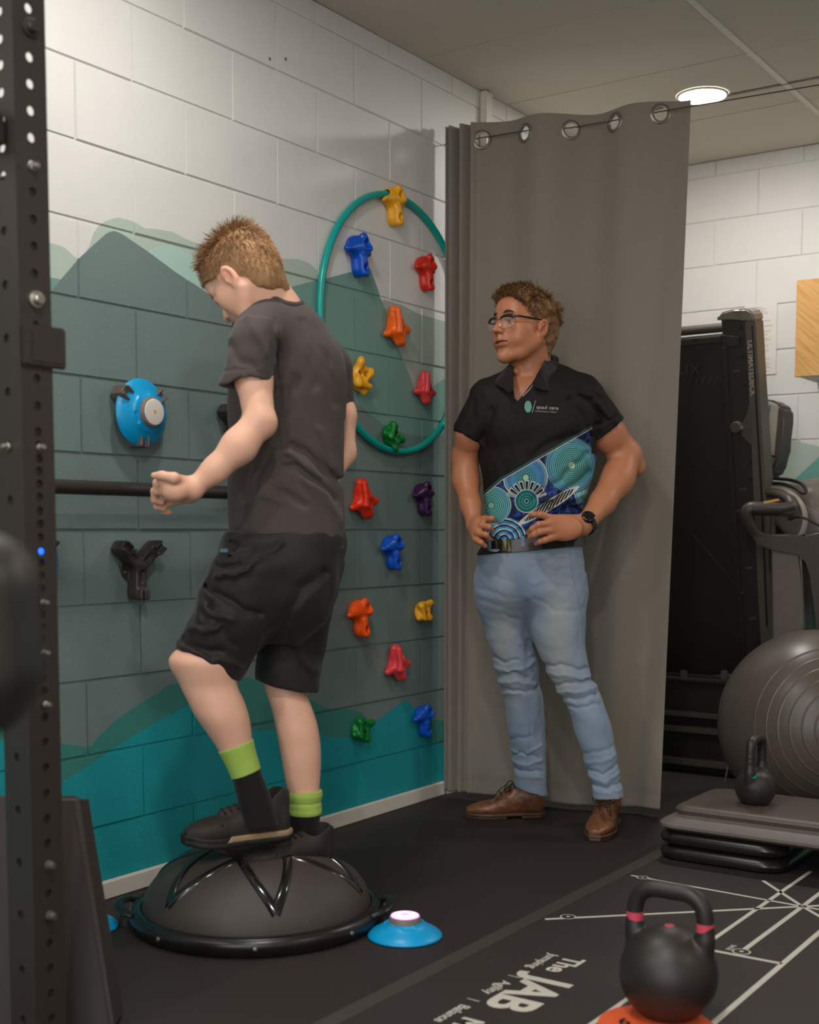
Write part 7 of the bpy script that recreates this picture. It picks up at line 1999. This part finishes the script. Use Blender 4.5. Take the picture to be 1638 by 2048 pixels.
def dcyl(name, px, py, r, near, mats, n=20, depth=0.012):
    c = ond(px, py, 0)-TN*near
    bm = bmesh.new(); lathe_bm(bm, [(0.0001, depth), (r*0.85, depth), (r, depth*0.7), (r, 0)], n, frame(c, (1, 0, 0), tuple(np.cross(-TN, [1, 0, 0]))))
    return bm_obj(name, bm, mats, P_, auto=40)
dcyl('wheel', 1480, 852, 0.024, 0.026, 'mid_plastic', 24, 0.03)
dcyl('bolt', 1492, 853, 0.007, 0.044, 'bright_metal')
for x, y in ((1486, 655), (1490, 713), (1494, 769), (1505, 922), (1505, 956), (1390, 679)): dcyl('bolt', x, y, 0.006, 0.025 if x > 1400 else 0.007, 'black_plastic', 12, 0.006)
for x, y, w_ in ((1478, 741, 15), (1492, 976, 14), (1477, 1019, 14), (1503, 1133, 14), (1487, 1183, 10), (1510, 1234, 14)):
    dprism('frame_tab', [(x-w_/2, y-1.6), (x+w_/2, y-2.4), (x+w_/2, y+1.6), (x-w_/2, y+2.4)], 0.030, 0.02, 'mid_plastic', P_, 0.0)
for pts in ([(1462, 694), (1484, 690), (1484, 672), (1450, 668)], ):
    dprism('gusset', pts, 0.034, 0.02, 'deck_steel', P_, 0.002)
# embossed mark: RIX and seven slashes, read from the room side
def deck_text(body, size, px, py, ex, mat, off, rot90=False, bold=0.0, sp=1.0, dirn=None):
    me = text_mesh(body, size, ex, bold, spacing=sp); o = link('lettering', me, mat, P_)
    xd = np.array([1, 0, 0.0]); yd = -np.cross(TN, xd); yd = yd if yd[2] > 0 else -yd
    if dirn is not None:
        xd = dirn/np.linalg.norm(dirn); zd = -TN; yd = np.cross(zd, xd)
    o.matrix_local = frame(ond(px, py, 0)-TN*off, tuple(xd), tuple(yd)); return o
deck_text('RIX', 0.062, 1350, 752, 0.0025, 'emboss', 0.001, bold=0.0, sp=1.25)
deck_text('MAT', 0.062, 1262, 761, 0.0025, 'emboss', 0.001, bold=0.0, sp=1.25)
for i in range(14):
    x = 1352+13.2*(i-7); y = 771-0.9*(i-7)
    dprism('slash', [(x, y), (x+2.5, y-0.2), (x+5.5, y-12), (x+3, y-12)], 0.002, 0.0, 'emboss', P_, 0.0)
# fold line of the moulded panel: a shallow pointed rib
for a, b in (((1468, 957), (1385, 1065)), ((1385, 1068), (1478, 1178))):
    tube('panel_rib', [ond(*a)-TN*0.001, ond(*b)-TN*0.001], 0.0022, 'deck_steel', P_, 6)
dr = ond(1521, 800)-ond(1499, 680)
M['silver_print'] = simple('silver print', (178, 168, 150), 0.4)
a0 = ond(1500.5, 679); a1 = ond(1506.5, 790)
me_w = np.linalg.norm(a1-a0)
o = deck_text('ULTIMATEDECK', 0.030, 1500.2, 680, 0.0006, 'silver_print', 0.0305, dirn=(a1-a0), bold=0.0005)
wd = max(v.co.x for v in o.data.vertices); s_ = me_w/wd
for v in o.data.vertices: v.co.x *= s_
# base frame rails on the floor behind the step
bs = tm
def bar_px(name, xa, ya, xb, yb, hgt, dep, yy, mats):
    a = ony(xa, ya, yy); b = ony(xb, yb, yy)
    bm = bmesh.new(); boxm(bm, (a[0], yy, (a[2]+b[2])/2-hgt), (b[0], yy+dep, (a[2]+b[2])/2)); return bm_obj(name, bm, mats, bs, bevel=0.003, auto=30)
for y, hgt, mt in ((1354, 0.012, 'deck_steel'), (1420, 0.020, 'mid_plastic'), (1448, 0.026, 'mid_plastic'), (1512, 0.028, 'mid_plastic'), (1556, 0.012, 'deck_steel'), (1580, 0.012, 'deck_steel')):
    a = ony(1320, y, 2.66); b = ony(1500, y+9, 2.66)
    bm = bmesh.new(); boxm(bm, (a[0]-0.35, 2.66, a[2]-hgt), (b[0]+0.0, 2.72, a[2])); bm_obj('cross_rail', bm, mt, bs, bevel=0.003, auto=30)
a = ony(1320, 1345, 2.74); zt_ = a[2]
box('backing', (a[0]-0.35, 2.73, 0.0), (a[0]+0.42, 2.76, zt_), 'deck', bs)
for x in (1367, 1448):
    c = ony(x, 1350, 2.66); box('tab', (c[0]-0.012, 2.655, c[2]-0.02), (c[0]+0.012, 2.672, c[2]+0.018), 'mid_plastic', bs, bevel=0.002)
s0 = ony(1465, 1488, 2.60); s1 = ony(1448, 1572, 2.60)
tube('stay_rod', [s0, s1, s1+(s1-s0)*0.85], 0.0035, 'bright_metal', bs, 8)
bm = bmesh.new(); boxm(bm, (a[0]+0.42, 2.66, 0.0), (a[0]+0.46, 2.76, zt_)); bm_obj('side_post', bm, 'deck', bs)
bm = bmesh.new(); boxm(bm, (a[0]-0.37, 2.66, 0.0), (a[0]-0.31, 2.76, zt_)); bm_obj('side_post', bm, 'deck', bs)

# ------------------------------------------------------------------ cardio machine at the right edge
mc = thing('cardio_machine', 'grey cardio machine with console and loop handle at the right edge', 'exercise machine', (1.3, 3.0, 0.0))
def yprism(name, pxs, y0, y1, mats, parent, bevel=0.006, **k):
    a = [ony(x, y, y0) for x, y in pxs]; b = [q+np.array([0, y1-y0, 0]) for q in a]
    return px_prism(name, a, b, mats, parent, bevel, **k)
M['shroud'] = simple('warm grey shroud', (104, 95, 86), 0.42)
M['shroud_dark'] = simple('dark shroud', (66, 58, 53), 0.45)
M['shroud_light'] = simple('light grey shroud', (150, 142, 130), 0.38)
yprism('console', [(1505, 796), (1538, 798), (1553, 803), (1566, 815), (1568, 835), (1560, 900), (1551, 940), (1541, 951), (1530, 955), (1500, 957)], 3.02, 3.16, 'shroud_dark', mc, 0.012)
yprism('console_face', [(1505, 800), (1540, 803), (1556, 810), (1552, 860), (1545, 930), (1532, 936), (1505, 936)], 3.008, 3.03, 'shroud_light', mc, 0.005, label='light grey bezel')
scm = NT('console screen'); scm.set(col=lin((70, 84, 98)), rough=0.2, em=lin((70, 92, 112)), ems=0.25); M['screen'] = scm.m
yprism('screen', [(1508, 811), (1540, 811), (1531, 862), (1527, 880), (1508, 880)], 3.003, 3.012, 'screen', mc, 0.0)
yprism('button_row', [(1527, 911), (1548, 915), (1546, 928), (1527, 928)], 3.002, 3.012, 'grey_plastic', mc, 0.001)
yprism('button_slot', [(1527, 905), (1549, 911), (1549, 915), (1527, 909)], 3.002, 3.012, 'black_plastic', mc, 0.0)
# curved main shroud
F = Field((-0.34, -0.22, -0.42), (0.50, 0.26, 0.20), 0.005)
F.add(ell((0.12, 0, -0.16), (0.27, 0.16, 0.27)), 0).add(ell((0.26, 0.02, -0.22), (0.28, 0.18, 0.30)), 0.03)
F.add(rbox((0.03, 0.0, -0.06), (0.14, 0.13, 0.14), 0.06), 0.03)
F.add(ell((-0.06, -0.14, -0.28), (0.13, 0.16, 0.20)), 0.02, 's')
sc = ony(1560, 966, 3.08)
o = link('shroud', to_mesh('shroud', *F.mesh(2)), 'shroud', mc, Vector((sc[0]+0.03, 3.13, sc[2]-0.09)))
def mtube(name, pp, rad, mats, n=14, flat=None, **k):
    pts = catmull([ony(x, y, yy) for x, y, yy in pp], 6)
    return tube(name, [Vector(p) for p in pts], rad, mats, mc, n, flat=flat, **k)
mtube('shroud_trim', [(1525, 968, 2.93), (1560, 967, 2.90), (1590, 976, 2.89), (1605, 986, 2.88), (1612, 982, 2.9), (1603, 968, 2.94), (1580, 960, 2.97), (1535, 956, 3.0)], 0.007, 'black_plastic')
mtube('shroud_ridge', [(1535, 975, 2.92), (1570, 980, 2.88), (1597, 1000, 2.86), (1610, 1030, 2.86), (1606, 1062, 2.86), (1590, 1084, 2.86)], 0.013, 'shroud_light', flat=(1.2, 0.7))
# loop handle
mtube('loop_handle', [(1530, 985, 2.86), (1556, 988, 2.82), (1578, 998, 2.78), (1585, 1010, 2.76), (1578, 1020, 2.74), (1555, 1018, 2.70), (1520, 1016, 2.66), (1500, 1016, 2.64), (1492, 1028, 2.64), (1498, 1048, 2.66), (1512, 1070, 2.70), (1535, 1078, 2.76), (1570, 1078, 2.80), (1590, 1076, 2.84)], [0.020]*12+[0.022]*67, 'shroud_dark', flat=(1.15, 0.9))
for p in mc.children[-1].data.polygons: pass
mtube('grip', [(1582, 1014, 2.75), (1560, 1019, 2.71), (1530, 1019, 2.67), (1504, 1018, 2.645)], 0.0245, 'dark_plastic', flat=(1.1, 1.0))
M['yellow_label'] = simple('yellow label', (220, 160, 70), 0.5)
lb = [ony(x, y, 2.60) for x, y in ((1526, 1003), (1557, 997), (1559, 1001), (1529, 1007.5))]
px_prism('warning_label', lb, [q+np.array([0, 0.002, 0]) for q in lb], 'yellow_label', mc, 0.0, label='yellow label on the grip')
yprism('lower_arm', [(1496, 1060), (1530, 1078), (1590, 1078), (1612, 1066), (1640, 1060), (1680, 1080), (1690, 1300), (1632, 1300), (1626, 1150), (1616, 1120), (1596, 1102), (1545, 1100), (1515, 1094)], 2.66, 2.79, 'shroud_dark', mc, 0.012)
yprism('column', [(1542, 1095), (1600, 1095), (1606, 1200), (1612, 1420), (1548, 1420)], 2.68, 2.80, 'shroud', mc, 0.010)
q0 = ony(1548, 1300, 2.68)
box('foot', (q0[0]-0.02, 2.62, 0.0), (q0[0]+0.45, 2.82, 0.12), 'shroud_dark', mc, bevel=0.02, seg=3)
box('column_base', (q0[0]+0.0, 2.68, 0.10), (q0[0]+0.12, 2.80, q0[2]+0.02), 'shroud', mc, bevel=0.006)
cb = thing('power_cable', 'thin black cable across the grey shroud of the cardio machine', 'cable', (0, 0, 0))
tube('lead', [Vector(p) for p in catmull([ony(1582, 1036, 2.78), ony(1600, 1034, 2.76), ony(1618, 1040, 2.76), ony(1640, 1052, 2.77), ony(1670, 1062, 2.8)], 6)], 0.005, 'black_plastic', cb, 8)
tube('plug', [Vector(ony(1578, 1037, 2.785)), Vector(ony(1586, 1036, 2.775))], 0.009, 'black_plastic', cb, 10)
cb.location = (0, 0, 0)

# ------------------------------------------------------------------ oak wall cabinet and paper notice on the back wall
def oak():
    m = NT('oak veneer'); x, y, z = m.pos('obj')
    g = m.noise(1, 5, 0.6, vec=m.comb((x+z*1.1)*60, y*60, (z-x)*4+0))
    m.set(col=m.ramp(g, [(0.25, lin((178, 128, 68))), (0.5, lin((206, 156, 92))), (0.75, lin((220, 172, 108)))]), rough=0.45)
    return m.m
M['oak'] = oak()
c0 = ony(1589, 754, 3.10); c1 = ony(1591, 561, 3.10)
cab = thing('wall_cabinet', 'light oak wall cabinet mounted on the back wall at the right edge', 'cabinet', (c0[0], 3.10, c0[2]))
hh = c1[2]-c0[2]
box('door', (0.0, 0.0, 0.0), (0.42, 0.019, hh), 'oak', cab, bevel=0.0015, label='oak veneer door front')
box('carcass', (0.004, 0.020, 0.003), (0.80, BACK-3.10-0.003, hh-0.002), 'white_trim', cab, bevel=0.001)
box('door', (0.423, 0.0, 0.0), (0.80, 0.019, hh), 'oak', cab, bevel=0.0015, label='oak veneer door front')
M['paper'] = simple('white paper', (224, 218, 210), 0.7, var=0.03)
M['ink'] = simple('faint grey print', (150, 146, 142), 0.7)
pa = onb(1490, 613); pb = onb(1552, 748)
nt = thing('paper_notice', 'white sheet of paper with fine printed lines taped to the back wall', 'notice', (pa[0], BACK-0.0025, pb[2]))
wp, hp = pb[0]-pa[0], pa[2]-pb[2]
bm = bmesh.new(); boxm(bm, (0, -0.0012, 0), (wp, -0.0002, hp)); bm_obj('sheet', bm, 'paper', nt)
bm = bmesh.new(); r = random.Random(3)
for i in range(38):
    z = hp*0.96-i*hp*0.94/38
    if i in (5, 12, 20, 27): continue
    ln = wp*r.uniform(0.35, 0.8); boxm(bm, (wp*0.08, -0.0016, z), (wp*0.08+ln, -0.0013, z+0.0022))
bm_obj('printed_text', bm, 'ink', nt, kind='stuff')

def rebase(t):
    for ch in t.children: ch.location = ch.location-t.location
for t_ in (tm, mc): rebase(t_)
